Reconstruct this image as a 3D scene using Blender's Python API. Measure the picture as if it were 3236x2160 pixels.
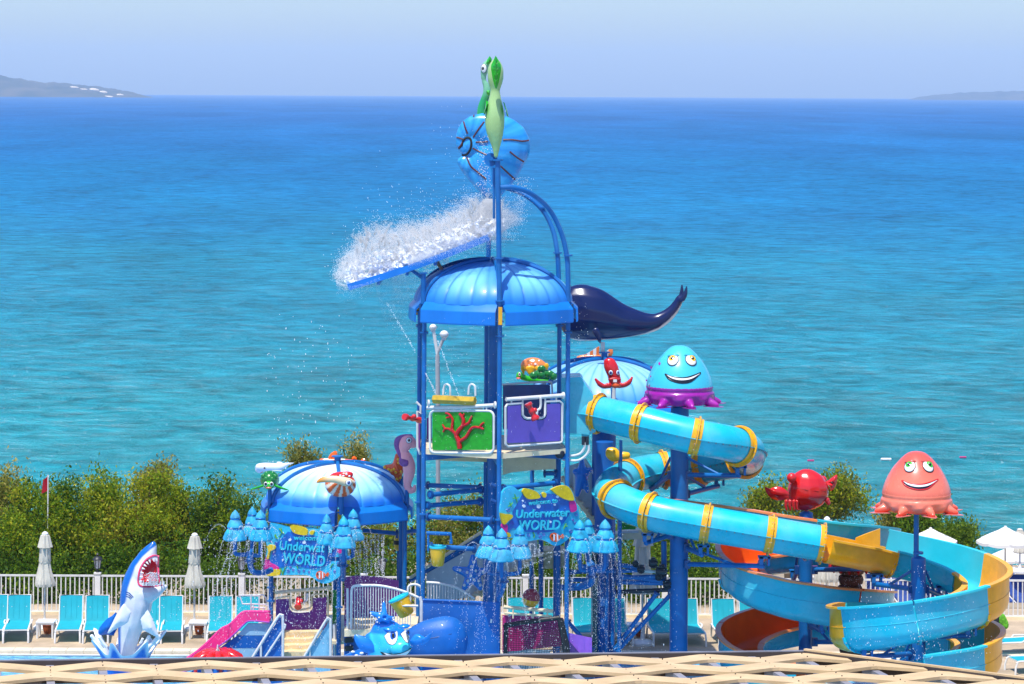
import bpy, bmesh, math, random
import numpy as np
from mathutils import Vector, Matrix, Euler
from mathutils.bvhtree import BVHTree
R = math.radians
random.seed(7)
rnd = random.uniform
for o in list(bpy.data.objects): bpy.data.objects.remove(o)
SC = bpy.context.scene
COL = SC.collection
# ------------------------------------------------------------------ camera, light, exposure
F = 8989.0; H = 14.9; CX = 1618.0; HY = 294.0; ROLL = R(0.3)
cam = bpy.data.cameras.new('camera'); co = bpy.data.objects.new('camera', cam); COL.objects.link(co)
cam.lens = 100; cam.sensor_width = 36; cam.sensor_fit = 'HORIZONTAL'
cam.shift_y = -(1080 - HY) / 3236; cam.clip_start = 1; cam.clip_end = 60000
co.matrix_world = Matrix.Translation((0, 0, H)) @ (Matrix.Rotation(R(90), 4, 'X') @ Matrix.Rotation(ROLL, 4, 'Z'))
SC.camera = co
SUN = Vector((-0.14, -0.33, 0.93)).normalized()
w = bpy.data.worlds.new('World'); SC.world = w; w.use_nodes = True
nt = w.node_tree
sky = nt.nodes.new('ShaderNodeTexSky'); sky.sky_type = 'NISHITA'; sky.sun_disc = False
sky.sun_elevation = math.asin(SUN.z); sky.sun_rotation = math.atan2(SUN.x, SUN.y)
sky.air_density = 1.0; sky.dust_density = 1.2; sky.ozone_density = 6.0; sky.altitude = 20
nt.nodes['Background'].inputs['Strength'].default_value = 0.15
hs = nt.nodes.new('ShaderNodeHueSaturation'); hs.inputs['Saturation'].default_value = 1.16; hs.inputs['Hue'].default_value = .511
nt.links.new(sky.outputs[0], hs.inputs['Color']); nt.links.new(hs.outputs[0], nt.nodes['Background'].inputs['Color'])
sl = bpy.data.lights.new('sun', 'SUN'); sl.energy = 4.3; sl.angle = R(0.53); sl.color = (1, 0.955, 0.88)
so = bpy.data.objects.new('sun', sl); COL.objects.link(so)
so.rotation_euler = (-SUN).to_track_quat('-Z', 'Y').to_euler(); so.location = (0, 40, 60)
vs = SC.view_settings; vs.view_transform = 'Standard'; vs.look = 'None'; vs.exposure = 0.45; vs.gamma = 1; vs.use_curve_mapping = False
SC.render.engine = 'CYCLES'
SC.cycles.volume_bounces = 1; SC.cycles.max_bounces = 10; SC.cycles.diffuse_bounces = 6; SC.cycles.transparent_max_bounces = 24
# ------------------------------------------------------------------ helpers
def P(x, y, Y):
    dx, dy = x - CX, y - HY
    c, s = math.cos(ROLL), math.sin(ROLL)
    u, v = dx * c + dy * s, -dx * s + dy * c
    return Vector((u * Y / F, Y, H - v * Y / F))
def INV(p):
    u, v = p.x * F / p.y, (H - p.z) * F / p.y
    c, s = math.cos(ROLL), math.sin(ROLL)
    return u * c - v * s + CX, u * s + v * c + HY
def m(px, Y): return px * Y / F
def zoom(x0, y0, s): return lambda X, Yy: (x0 + X / s, y0 + Yy / s)
CAM = Vector((0, 0, H))
def onplane(x, y, A, B, off=0.0):
    """point of the vertical plane through A and B that is seen at x, y (off towards the camera)"""
    d = Vector((B.x - A.x, B.y - A.y, 0)).normalized(); n = Vector((d.y, -d.x, 0))
    if n.y > 0: n = -n
    q = P(x, y, 50) - CAM
    t = (Vector((A.x, A.y, 0)) + n * off - CAM).dot(n) / q.dot(n)
    return CAM + q * t
def S(r, g, b):
    f = lambda c: ((c / 255 + .055) / 1.055) ** 2.4 if c > 10 else c / 3294.6
    return (f(r), f(g), f(b))
class MB:
    def __init__(s): s.v = []; s.f = []; s.m = []
    def add(s, vs, fs, mi=0):
        o = len(s.v); s.v += [Vector(v) for v in vs]
        s.f += [[i + o for i in f] for f in fs]; s.m += [mi] * len(fs)
        return s
    def box(s, c, sz, rot=None, mi=0):
        c = Vector(c); x, y, z = [a / 2 for a in sz]
        vs = [Vector(p) for p in ((-x,-y,-z),(x,-y,-z),(x,y,-z),(-x,y,-z),(-x,-y,z),(x,-y,z),(x,y,z),(-x,y,z))]
        if rot is not None: vs = [rot @ v for v in vs]
        return s.add([c + v for v in vs], [(0,3,2,1),(4,5,6,7),(0,1,5,4),(1,2,6,5),(2,3,7,6),(3,0,4,7)], mi)
    def beam(s, a, b, wd, ht, up=(0,0,1), mi=0):
        a, b = Vector(a), Vector(b); d = (b - a); L = d.length; d.normalize()
        up = Vector(up); x = d.cross(up)
        if x.length < 1e-4: x = d.cross(Vector((0, 1, 0)))
        x.normalize(); z = x.cross(d)
        rot = Matrix((x, d, z)).transposed()
        return s.box((a + b) / 2, (wd, L, ht), rot, mi)
    def tube(s, path, r, n=10, cap=True, mi=0, flat=1.0, flatdir=None, close=False):
        path = [Vector(p) for p in path]; N = len(path)
        rs = r if isinstance(r, (list, tuple)) else [r] * N
        prev = None; rings = []
        for i, p in enumerate(path):
            if close: t = path[(i + 1) % N] - path[i - 1]
            else: t = path[min(i + 1, N - 1)] - path[max(i - 1, 0)]
            if t.length < 1e-9: t = Vector((0, 0, 1))
            t.normalize()
            if flatdir is not None:
                b = Vector(flatdir); b = (b - t * b.dot(t)).normalized(); a = t.cross(b)
            else:
                if prev is None:
                    a = t.cross(Vector((0, 0, 1)))
                    if a.length < .05: a = t.cross(Vector((0, 1, 0)))
                else: a = prev - t * prev.dot(t)
                a.normalize(); b = t.cross(a); prev = a
            rings.append([p + (a * math.cos(q) + b * math.sin(q) * flat) * rs[i] for q in [2 * math.pi * k / n for k in range(n)]])
        vs = [v for rg in rings for v in rg]; fs = []
        for i in range(N if close else N - 1):
            j = (i + 1) % N
            for k in range(n):
                fs.append((i * n + k, i * n + (k + 1) % n, j * n + (k + 1) % n, j * n + k))
        if cap and not close:
            fs.append(tuple(range(n - 1, -1, -1))); fs.append(tuple((N - 1) * n + k for k in range(n)))
        return s.add(vs, fs, mi)
    def cyl(s, a, b, r, r2=None, n=12, mi=0): return s.tube([a, b], [r, r if r2 is None else r2], n, True, mi)
    def ell(s, c, rad, rot=None, n=14, mi=0):
        c = Vector(c); rr = (rad,) * 3 if isinstance(rad, (int, float)) else rad
        h = max(6, n // 2 + 1); vs = []; fs = []
        for i in range(1, h):
            t = math.pi * i / h
            for k in range(n):
                q = 2 * math.pi * k / n
                v = Vector((rr[0] * math.sin(t) * math.cos(q), rr[1] * math.sin(t) * math.sin(q), rr[2] * math.cos(t)))
                vs.append(c + (rot @ v if rot is not None else v))
        up = Vector((0, 0, rr[2])); up = rot @ up if rot is not None else up
        vs += [c + up, c - up]; T = len(vs) - 2
        for i in range(h - 2):
            for k in range(n): fs.append((i*n+k, (i+1)*n+k, (i+1)*n+(k+1)%n, i*n+(k+1)%n))
        for k in range(n):
            fs.append((T, k, (k+1)%n)); fs.append((T+1, (h-2)*n+(k+1)%n, (h-2)*n+k))
        return s.add(vs, fs, mi)
    def lathe(s, prof, c, n=24, axis=None, mi=0, wob=None):
        c = Vector(c); rot = None
        if axis is not None: rot = Vector((0, 0, 1)).rotation_difference(Vector(axis)).to_matrix()
        vs = []; fs = []; N = len(prof)
        for i, (r, z) in enumerate(prof):
            for k in range(n):
                q = 2 * math.pi * k / n; rr = r * (wob(q, i) if wob else 1)
                v = Vector((rr * math.cos(q), rr * math.sin(q), z))
                vs.append(c + (rot @ v if rot is not None else v))
        for i in range(N - 1):
            for k in range(n): fs.append((i*n+k, i*n+(k+1)%n, (i+1)*n+(k+1)%n, (i+1)*n+k))
        fs.append(tuple(range(n-1, -1, -1))); fs.append(tuple((N-1)*n+k for k in range(n)))
        return s.add(vs, fs, mi)
    def slab(s, pts, off, mi=0):
        """closed outline extruded by off (both ends capped)"""
        pts = [Vector(p) for p in pts]; off = Vector(off); n = len(pts)
        fs = [tuple(range(n)), tuple(range(2*n-1, n-1, -1))] + [(i, i+n, (i+1)%n+n, (i+1)%n) for i in range(n)]
        return s.add(pts + [p + off for p in pts], fs, mi)
    def sweep(s, path, prof, mi=None, close=True, cap=True, lat=None):
        """profile (lateral, up) swept along a path, kept upright; lateral is to the right of travel"""
        path = [Vector(p) for p in path]; N = len(path); n = len(prof); vs = []; fs = []; ms = []
        for i, p in enumerate(path):
            t = (path[min(i+1, N-1)] - path[max(i-1, 0)]).normalized()
            a = Vector((t.y, -t.x, 0)).normalized(); b = a.cross(t)
            vs += [p + a * q[0] + b * q[1] for q in prof]
        for i in range(N - 1):
            for k in range(n if close else n - 1):
                fs.append((i*n+k, i*n+(k+1)%n, (i+1)*n+(k+1)%n, (i+1)*n+k)); ms.append(mi[k] if mi else 0)
        if cap and close:
            fs.append(tuple(range(n-1, -1, -1))); fs.append(tuple((N-1)*n+k for k in range(n))); ms += [mi[0] if mi else 0] * 2
        o = len(s.m); s.add(vs, fs); s.m[o:] = ms
        return s
WL = {}
def link_mesh(name, me, mats, parent=None, smooth=True, ang=38, basez=False):
    mats = mats if isinstance(mats, (list, tuple)) else [mats]
    for a in mats: me.materials.append(a)
    n = len(me.vertices)
    cs = np.empty(n * 3, 'f'); me.vertices.foreach_get('co', cs); cs = cs.reshape(-1, 3)
    lo, hi = cs.min(0), cs.max(0); c = Vector(((lo[0]+hi[0])/2, (lo[1]+hi[1])/2, float(lo[2])))
    me.transform(Matrix.Translation(-c))
    if smooth:
        me.polygons.foreach_set('use_smooth', [True] * len(me.polygons)); me.set_sharp_from_angle(angle=R(ang))
    o = bpy.data.objects.new(name, me); COL.objects.link(o)
    if parent is not None:
        o.parent = parent; o.location = c - WL[parent.name]
    else: o.location = c
    WL[o.name] = c
    return o
def obj(name, mb, mats, parent=None, smooth=True, ang=38, fixn=False):
    me = bpy.data.meshes.new(name); me.from_pydata(mb.v, [], mb.f)
    if any(mb.m): me.polygons.foreach_set('material_index', mb.m)
    me.update()
    if fixn:
        b = bmesh.new(); b.from_mesh(me); bmesh.ops.recalc_face_normals(b, faces=b.faces); b.to_mesh(me); b.free()
    o = link_mesh(name, me, mats, parent, smooth, ang)
    if name.endswith('bolts'): o['kind'] = 'stuff'
    return o
def thing(name, label, cat, loc=(0,0,0), group=None):
    o = bpy.data.objects.new(name, None); COL.objects.link(o); o.location = loc; o.empty_display_size = .2
    o['label'] = label; o['category'] = cat
    if group: o['group'] = group
    WL[o.name] = Vector(loc); return o
def tag(o, label=None, cat=None, group=None, kind=None):
    for k, v in (('label', label), ('category', cat), ('group', group), ('kind', kind)):
        if v: o[k] = v
    return o
def copy_tree(o, parent=None):
    c = o.copy(); COL.objects.link(c); c.parent = parent
    WL[c.name] = Vector(WL[o.name])
    for ch in list(o.children): copy_tree(ch, c)
    return c
def evalmesh(mb, mods):
    me = bpy.data.meshes.new('tmp'); me.from_pydata(mb.v, [], mb.f); me.update()
    o = bpy.data.objects.new('tmp', me); COL.objects.link(o)
    for t, kw in mods:
        md = o.modifiers.new(t, t)
        for k, v in kw.items(): setattr(md, k, v)
    dg = bpy.context.evaluated_depsgraph_get()
    r = bpy.data.meshes.new_from_object(o.evaluated_get(dg))
    bpy.data.objects.remove(o); bpy.data.meshes.remove(me)
    return r
def union(mb, vox=.03, sm=5, cut=None):
    mods = [('REMESH', dict(mode='VOXEL', voxel_size=vox)), ('SMOOTH', dict(factor=.5, iterations=sm))]
    co_ = None
    if cut is not None:
        cm = bpy.data.meshes.new('cut'); cm.from_pydata(cut.v, [], cut.f); cm.update()
        co_ = bpy.data.objects.new('cut', cm); COL.objects.link(co_)
        mods.append(('BOOLEAN', dict(operation='DIFFERENCE', object=co_, solver='EXACT')))
    r = evalmesh(mb, mods)
    if co_: bpy.data.objects.remove(co_); bpy.data.meshes.remove(cm)
    r.materials.clear()
    return r
def paint(me, fn):
    at = me.color_attributes.new('Col', 'FLOAT_COLOR', 'POINT')
    for i, v in enumerate(me.vertices):
        c = fn(v.co, v.normal); at.data[i].color = (c[0], c[1], c[2], 1)
def bvh_of(me): return BVHTree.FromPolygons([v.co.copy() for v in me.vertices], [tuple(p.vertices) for p in me.polygons])
def hit(bv, x, y, Y0=None, off=.006):
    d = (P(x, y, 50) - CAM).normalized()
    loc, n, i, t = bv.ray_cast(CAM, d)
    if loc is None: return (P(x, y, Y0), Vector((0, -1, 0)), False)
    if n.dot(d) > 0: n = -n
    return (loc + n * off, n, True)
def strip_decal(bv, top, bot, Y0, name, mat, parent, nx=16, ny=5, off=.008):
    """patch between two outlines (photo pixels) laid onto a surface"""
    def samp(L, t):
        t *= len(L) - 1; i = min(int(t), len(L) - 2); f = t - i
        return (L[i][0]*(1-f)+L[i+1][0]*f, L[i][1]*(1-f)+L[i+1][1]*f)
    vs = []; fs = []
    for i in range(nx + 1):
        a, b = samp(top, i / nx), samp(bot, i / nx)
        for j in range(ny + 1):
            f = j / ny; h = hit(bv, a[0]*(1-f)+b[0]*f, a[1]*(1-f)+b[1]*f, Y0, off); vs.append(h[0])
    for i in range(nx):
        for j in range(ny): fs.append((i*(ny+1)+j, (i+1)*(ny+1)+j, (i+1)*(ny+1)+j+1, i*(ny+1)+j+1))
    mb = MB().add(vs, fs); return obj(name, mb, mat, parent)
def fan_decal(bv, poly, Y0, name, mat, parent, off=.008):
    cx = sum(p[0] for p in poly)/len(poly); cy = sum(p[1] for p in poly)/len(poly)
    vs = [hit(bv, cx, cy, Y0, off)[0]]; fs = []; n = len(poly); L = 4
    for k in range(1, L + 1):
        for p in poly: vs.append(hit(bv, cx+(p[0]-cx)*k/L, cy+(p[1]-cy)*k/L, Y0, off)[0])
    for i in range(n): fs.append((0, 1+i, 1+(i+1)%n))
    for k in range(L - 1):
        for i in range(n): fs.append((1+k*n+i, 1+(k+1)*n+i, 1+(k+1)*n+(i+1)%n, 1+k*n+(i+1)%n))
    return obj(name, MB().add(vs, fs), mat, parent)
def line_decal(bv, pts, Y0, name, mat, parent, r=.012, off=0.0):
    hs_ = [hit(bv, x, y, Y0, off) for x, y in pts]; q = [h[0] for h in hs_ if h[2]]
    if len(q) < 2: q = [h[0] for h in hs_]
    return obj(name, MB().tube(q, r, 6), mat, parent)
def circ(x, y, rx, ry, n=16): return [(x + rx*math.cos(2*math.pi*k/n), y + ry*math.sin(2*math.pi*k/n)) for k in range(n)]
def smooth_path(pts, n=8):
    """Catmull-Rom through tuples or vectors"""
    out = []; L = [tuple(p) for p in pts]; N = len(L)
    for i in range(N - 1):
        p0, p1, p2, p3 = L[max(i-1,0)], L[i], L[i+1], L[min(i+2,N-1)]
        for k in range(n):
            t = k / n
            out.append(tuple(.5*((2*b)+(-a+c)*t+(2*a-5*b+4*c-d)*t*t+(-a+3*b-3*c+d)*t**3) for a,b,c,d in zip(p0,p1,p2,p3)))
    out.append(L[-1]); return out
def chain(mb, pts, Y, zf, ds=.9, n=4):
    """ellipsoids along a silhouette given as zoom pixels (X, Y, half width [, half height [, depth]])"""
    q = [(p[0], p[1], p[2], p[3] if len(p) > 3 else p[2], p[4] if len(p) > 4 else 0) for p in pts]
    for X, Yy, a, b, dd in (smooth_path(q, n) if len(q) > 1 else q):
        x, y = zf(X, Yy); x1, _ = zf(X + a, Yy); _, y1 = zf(X, Yy + b)
        ra, rb = m(x1 - x, Y), m(y1 - y, Y)
        c = P(x, y, Y); c.y += dd
        mb.ell(c, (max(ra,.004), max(min(ra, rb) * ds,.004), max(rb,.004)), n=12)
    return mb
# ------------------------------------------------------------------ materials
MT = {}
def mat(name, col, rough=.3, spec=.5, coat=0.0, var=.12, vs=3.0, bump=0.0, bs=40.0, metal=0.0, attr=False, trans=0.0, streak=0.0, fade=0.0):
    if name in MT: return MT[name]
    a = bpy.data.materials.new(name); a.use_nodes = True; t = a.node_tree; N = t.nodes; L = t.links
    b = N['Principled BSDF']; b.inputs['Roughness'].default_value = rough; b.inputs['Specular IOR Level'].default_value = spec
    b.inputs['Coat Weight'].default_value = coat; b.inputs['Coat Roughness'].default_value = .06; b.inputs['Metallic'].default_value = metal
    g = N.new('ShaderNodeNewGeometry')
    n1 = N.new('ShaderNodeTexNoise'); n1.inputs['Scale'].default_value = vs; n1.inputs['Detail'].default_value = 6; n1.inputs['Roughness'].default_value = .6
    if streak:
        mp = N.new('ShaderNodeMapping'); mp.inputs['Scale'].default_value = (1, 1, streak); L.new(g.outputs['Position'], mp.inputs[0]); L.new(mp.outputs[0], n1.inputs[0])
    else: L.new(g.outputs['Position'], n1.inputs[0])
    mr = N.new('ShaderNodeMapRange'); mr.inputs[1].default_value = .3; mr.inputs[2].default_value = .7
    mr.inputs[3].default_value = 1 - var; mr.inputs[4].default_value = 1 + var * .5
    L.new(n1.outputs[0], mr.inputs[0])
    mx = N.new('ShaderNodeMix'); mx.data_type = 'RGBA'; mx.blend_type = 'MULTIPLY'; mx.inputs[0].default_value = 1
    if attr:
        at = N.new('ShaderNodeAttribute'); at.attribute_name = 'Col'; L.new(at.outputs[0], mx.inputs[6])
    else: mx.inputs[6].default_value = (*col, 1)
    L.new(mr.outputs[0], mx.inputs[7])
    src = mx.outputs[2]
    if fade:
        n2 = N.new('ShaderNodeTexNoise'); n2.inputs['Scale'].default_value = 1.1; n2.inputs['Detail'].default_value = 8; L.new(g.outputs['Position'], n2.inputs[0])
        m2 = N.new('ShaderNodeMapRange'); m2.inputs[1].default_value = .45; m2.inputs[2].default_value = .75; m2.inputs[3].default_value = 0; m2.inputs[4].default_value = fade
        L.new(n2.outputs[0], m2.inputs[0])
        m3 = N.new('ShaderNodeMix'); m3.data_type = 'RGBA'; L.new(m2.outputs[0], m3.inputs[0]); L.new(src, m3.inputs[6]); m3.inputs[7].default_value = (.55, .6, .62, 1); src = m3.outputs[2]
    L.new(src, b.inputs['Base Color'])
    mr2 = N.new('ShaderNodeMapRange'); mr2.inputs[3].default_value = max(.03, rough - .07); mr2.inputs[4].default_value = rough + .1
    L.new(n1.outputs[0], mr2.inputs[0]); L.new(mr2.outputs[0], b.inputs['Roughness'])
    if bump:
        n3 = N.new('ShaderNodeTexNoise'); n3.inputs['Scale'].default_value = bs; n3.inputs['Detail'].default_value = 5; L.new(g.outputs['Position'], n3.inputs[0])
        bp = N.new('ShaderNodeBump'); bp.inputs['Strength'].default_value = bump; bp.inputs['Distance'].default_value = .03
        L.new(n3.outputs[0], bp.inputs['Height']); L.new(bp.outputs[0], b.inputs['Normal'])
    if trans: b.inputs['Transmission Weight'].default_value = trans
    MT[name] = a; return a
def trans_mat(name, col, k=.45, rough=.5):
    if name in MT: return MT[name]
    a = mat(name, col, rough); t = a.node_tree; N = t.nodes; L = t.links
    b = N['Principled BSDF']; tr = N.new('ShaderNodeBsdfTranslucent'); tr.inputs[0].default_value = (*col, 1)
    mx = N.new('ShaderNodeMixShader'); mx.inputs[0].default_value = k
    L.new(b.outputs[0], mx.inputs[1]); L.new(tr.outputs[0], mx.inputs[2]); L.new(mx.outputs[0], N['Material Output'].inputs[0]); return a
BLUE = mat('blue_pipe_paint', (.003, .135, .42), .38, spec=.35, coat=.08, var=.22, vs=2.5, fade=.04)
NAVY = mat('navy_pipe_paint', (.003, .055, .22), .35, coat=.2, var=.2)
DOMEB = mat('dome_blue', (.004, .18, .62), .32, spec=.4, coat=.12, var=.15, vs=2, streak=.25)
SLIDEB = mat('slide_dark_blue', (.003, .115, .44), .46, spec=.35, coat=.05, var=.18, vs=2, fade=.05)
CYAN = mat('cyan_fibreglass', (.008, .46, .60), .26, spec=.4, coat=.2, var=.13, vs=1.6, fade=.2)
CYANIN = mat('cyan_gelcoat_inside', (.015, .52, .64), .35, spec=.35, coat=.1, var=.12, vs=1.6, fade=.08)
YEL = mat('golden_fibreglass', (.84, .40, .006), .3, spec=.35, coat=.15, var=.18, vs=3, fade=.06)
YELL = mat('yellow_plastic', (.92, .50, .004), .3, coat=.3, var=.15)
ORA = mat('orange_fibreglass', (.90, .13, .006), .32, spec=.3, coat=.1, var=.15, vs=1.6)
WHITE = mat('white_paint', (.74, .73, .70), .4, var=.12, vs=4)
WHITEM = mat('white_metal_rail', (.66, .66, .64), .4, var=.15, vs=6)
CREAM = mat('cream_paint', (.80, .66, .42), .5, var=.2, vs=2)
BEIGE = mat('beige_step', (.74, .56, .30), .6, var=.2, vs=2)
GREYP = mat('grey_panel', (.52, .56, .58), .5, var=.15)
GREEN = mat('green_panel', (.012, .32, .012), .45, var=.3, vs=9)
PURP = mat('purple_panel', (.13, .085, .46), .45, var=.15, vs=3)
PURPD = mat('plum_panel', (.19, .032, .27), .45, var=.2, vs=3)
MAG = mat('magenta_panel', (.48, .018, .16), .45, var=.15)
PINK = mat('pink_slide', (.95, .03, .23), .3, coat=.3, var=.12)
RED = mat('red_gloss', (.62, .012, .012), .2, coat=.5, var=.15)
BLACK = mat('black_rubber', (.012, .013, .016), .5, var=.2)
DARKV = mat('black_valve', (.012, .016, .03), .4)
TEAL = trans_mat('teal_sling', (.012, .52, .62), .35, .6)
STEEL = mat('grey_steel', (.30, .30, .34), .45, var=.2, metal=.2)
PAINTED = mat('painted_figure', (1, 1, 1), .25, spec=.4, coat=.3, var=.07, attr=True)
EYEW = mat('eye_white', (.80, .80, .78), .2, coat=.5, var=.03)
EYEK = mat('eye_black', (.006, .006, .008), .15, coat=.6, var=.03)
EYEB = mat('eye_blue', (.01, .09, .45), .15, coat=.5)
EYEY = mat('eye_yellow', (.85, .50, .01), .2, coat=.5)
EYEG = mat('eye_green', (.05, .45, .02), .2, coat=.5)
CORALR = mat('coral_red', (.50, .006, .008), .35, var=.3, vs=12)
CORALP = mat('salmon_gloss', (.75, .15, .12), .22, coat=.4)
CANVAS = trans_mat('umbrella_canvas', (.70, .66, .56), .22, .8)
CANVASW = trans_mat('umbrella_canvas_white', (.86, .85, .82), .2, .8)
TERRA = mat('terracotta', (.42, .10, .03), .8, var=.25, vs=12)
TAN = mat('tan_ribbon', (.62, .44, .225), .6, var=.22, vs=2.2, fade=.10, bump=.1, bs=60)
DKBEAM = mat('dark_edge_beam', (.055, .042, .038), .6, var=.3)
CONE = mat('cone_fountain_blue', (.02, .37, .62), .55, spec=.25, var=.5, vs=6, fade=.12)
NETM = mat('black_net', (.006, .007, .01), .7)
# a face of eyes and mouth on a surface
def eye(bv, x, y, rx, ry, Y, parent, iris, look=(0, 0), ir=.6, lid=None, bulge=.35):
    h, n, ok = hit(bv, x, y, Y, 0)
    rot = Vector((0, -1, 0)).rotation_difference(n).to_matrix()
    a, b = m(rx, Y), m(ry, Y)
    e = obj('eye', MB().ell(h, (a, a * bulge, b), rot, 18), EYEW, parent)
    c = h + rot @ Vector((m(look[0], Y), -a * bulge * .78, -m(look[1], Y)))
    obj('eye_outline', MB().tube([h + rot @ Vector((a*1.02*math.cos(q), -a*bulge*.12, b*1.02*math.sin(q))) for q in [k*math.pi/12 for k in range(24)]], a*.07, 6, close=True), EYEK, e)
    k = min(a, b) * ir
    obj('iris', MB().ell(c, (k, a * bulge * .32, k * 1.1), rot, 14), iris, e)
    obj('pupil', MB().ell(c + rot @ Vector((0, -a * bulge * .16, 0)), (k * .55, a * bulge * .25, k * .66), rot, 12), EYEK, e)
    obj('glint', MB().ell(c + rot @ Vector((-k*.25, -a * bulge * .40, k*.3)), (k * .16, a*bulge*.06, k * .16), rot, 8), EYEW, e)
    if lid:
        obj('eyelid', MB().ell(h + rot @ Vector((0, a * .10, b * .96)), (a * 1.1, a * .48, b * .26), rot, 14), lid, parent)
    return e
# ------------------------------------------------------------------ sea, air, land
SEA = -3.0
def sea_material():
    a = bpy.data.materials.new('sea_water'); a.use_nodes = True; t = a.node_tree; N = t.nodes; L = t.links
    b = N['Principled BSDF']; b.inputs['IOR'].default_value = 1.33; b.inputs['Specular IOR Level'].default_value = .14
    g = N.new('ShaderNodeNewGeometry'); sp = N.new('ShaderNodeSeparateXYZ'); L.new(g.outputs['Position'], sp.inputs[0])
    def noise(scale, sx, sy, det=4, ro=.55, dist=0):
        mp = N.new('ShaderNodeMapping'); mp.inputs['Scale'].default_value = (sx, sy, 1); mp.inputs['Rotation'].default_value = (0, 0, R(8))
        L.new(g.outputs['Position'], mp.inputs[0])
        n = N.new('ShaderNodeTexNoise'); n.inputs['Scale'].default_value = scale; n.inputs['Detail'].default_value = det
        n.inputs['Roughness'].default_value = ro; n.inputs['Distortion'].default_value = dist; L.new(mp.outputs[0], n.inputs[0]); return n.outputs[0]
    def math_(op, a_, b_):
        n = N.new('ShaderNodeMath'); n.operation = op
        for i, v in enumerate((a_, b_)):
            if isinstance(v, (int, float)): n.inputs[i].default_value = v
            else: L.new(v, n.inputs[i])
        return n.outputs[0]
    # water depth: log of the distance from the shore, broken up by sandbanks and currents
    lg = N.new('ShaderNodeMath'); lg.operation = 'LOGARITHM'; lg.inputs[1].default_value = 10; L.new(sp.outputs[1], lg.inputs[0])
    big = noise(.0045, 1.0, .7, 5, .6, .6); mid = noise(.03, 1.0, .6, 4, .6)
    d = math_('ADD', lg.outputs[0], math_('MULTIPLY', math_('SUBTRACT', big, .5), .55))
    d = math_('ADD', d, math_('MULTIPLY', math_('SUBTRACT', mid, .5), .16))
    mr = N.new('ShaderNodeMapRange'); mr.inputs[1].default_value = 2.0; mr.inputs[2].default_value = 3.3; L.new(d, mr.inputs[0])
    cr = N.new('ShaderNodeValToRGB'); e = cr.color_ramp
    e.elements[0].position = .05; e.elements[0].color = (.012, .245, .285, 1)
    e.elements[1].position = 1; e.elements[1].color = (.010, .105, .30, 1)
    for p, c in ((.30, (.006, .205, .315)), (.52, (.005, .160, .345)), (.75, (.006, .125, .32))):
        k = e.elements.new(p); k.color = (*c, 1)
    L.new(mr.outputs[0], cr.inputs[0]); 
    # chop noises: summed for the bump height, reused for the colour tint
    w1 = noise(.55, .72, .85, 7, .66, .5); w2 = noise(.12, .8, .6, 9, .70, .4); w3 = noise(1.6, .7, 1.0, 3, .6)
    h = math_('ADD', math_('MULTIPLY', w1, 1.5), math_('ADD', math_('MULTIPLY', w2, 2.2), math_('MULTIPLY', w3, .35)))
    # the far chop spans several wavelengths per pixel: fade the ripples with distance
    f = N.new('ShaderNodeMapRange'); f.inputs[1].default_value = 150; f.inputs[2].default_value = 2500; f.inputs[3].default_value = .8; f.inputs[4].default_value = .5
    L.new(sp.outputs[1], f.inputs[0])
    bp = N.new('ShaderNodeBump'); bp.inputs['Distance'].default_value = .95; L.new(f.outputs[0], bp.inputs['Strength']); L.new(h, bp.inputs['Height'])
    # streaky chop tint: light and dark of the waves put into the colour
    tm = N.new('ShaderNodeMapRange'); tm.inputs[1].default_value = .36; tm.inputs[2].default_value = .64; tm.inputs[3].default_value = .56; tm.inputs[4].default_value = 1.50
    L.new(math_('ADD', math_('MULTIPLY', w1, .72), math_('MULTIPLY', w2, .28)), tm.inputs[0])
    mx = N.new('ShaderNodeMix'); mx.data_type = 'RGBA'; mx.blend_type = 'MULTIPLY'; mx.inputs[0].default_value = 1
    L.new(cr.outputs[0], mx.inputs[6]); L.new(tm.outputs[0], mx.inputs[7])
    # wind patches
    wp = N.new('ShaderNodeMapRange'); wp.inputs[1].default_value = .35; wp.inputs[2].default_value = .65; wp.inputs[3].default_value = .84; wp.inputs[4].default_value = 1.16
    L.new(noise(.012, 1.0, .22, 6, .62, .8), wp.inputs[0])
    mw_ = N.new('ShaderNodeMix'); mw_.data_type = 'RGBA'; mw_.blend_type = 'MULTIPLY'; mw_.inputs[0].default_value = 1
    L.new(mx.outputs[2], mw_.inputs[6]); L.new(wp.outputs[0], mw_.inputs[7]); mx = mw_
    # small whitecaps, and white flecks painted in for sun sparkle
    fo = noise(.9, .8, .9, 9, .78, .5); fo2 = noise(.02, .6, 1.0, 3)
    fm = N.new('ShaderNodeMapRange'); fm.inputs[1].default_value = .695; fm.inputs[2].default_value = .75; L.new(math_('ADD', fo, math_('MULTIPLY', math_('SUBTRACT', fo2, .5), .22)), fm.inputs[0])
    m2 = N.new('ShaderNodeMix'); m2.data_type = 'RGBA'; L.new(fm.outputs[0], m2.inputs[0]); L.new(mx.outputs[2], m2.inputs[6]); m2.inputs[7].default_value = (.75, .82, .85, 1)
    # choppy water never shows a whole Fresnel mirror: a steady share of gloss over the water colour
    df = N.new('ShaderNodeBsdfDiffuse'); gl = N.new('ShaderNodeBsdfGlossy'); gl.inputs['Roughness'].default_value = .17
    L.new(m2.outputs[2], df.inputs[0]); L.new(bp.outputs[0], df.inputs['Normal']); L.new(bp.outputs[0], gl.inputs['Normal'])
    ms = N.new('ShaderNodeMixShader'); ms.inputs[0].default_value = .085; L.new(df.outputs[0], ms.inputs[1]); L.new(gl.outputs[0], ms.inputs[2])
    N.remove(b); L.new(ms.outputs[0], N['Material Output'].inputs[0])
    return a
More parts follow.
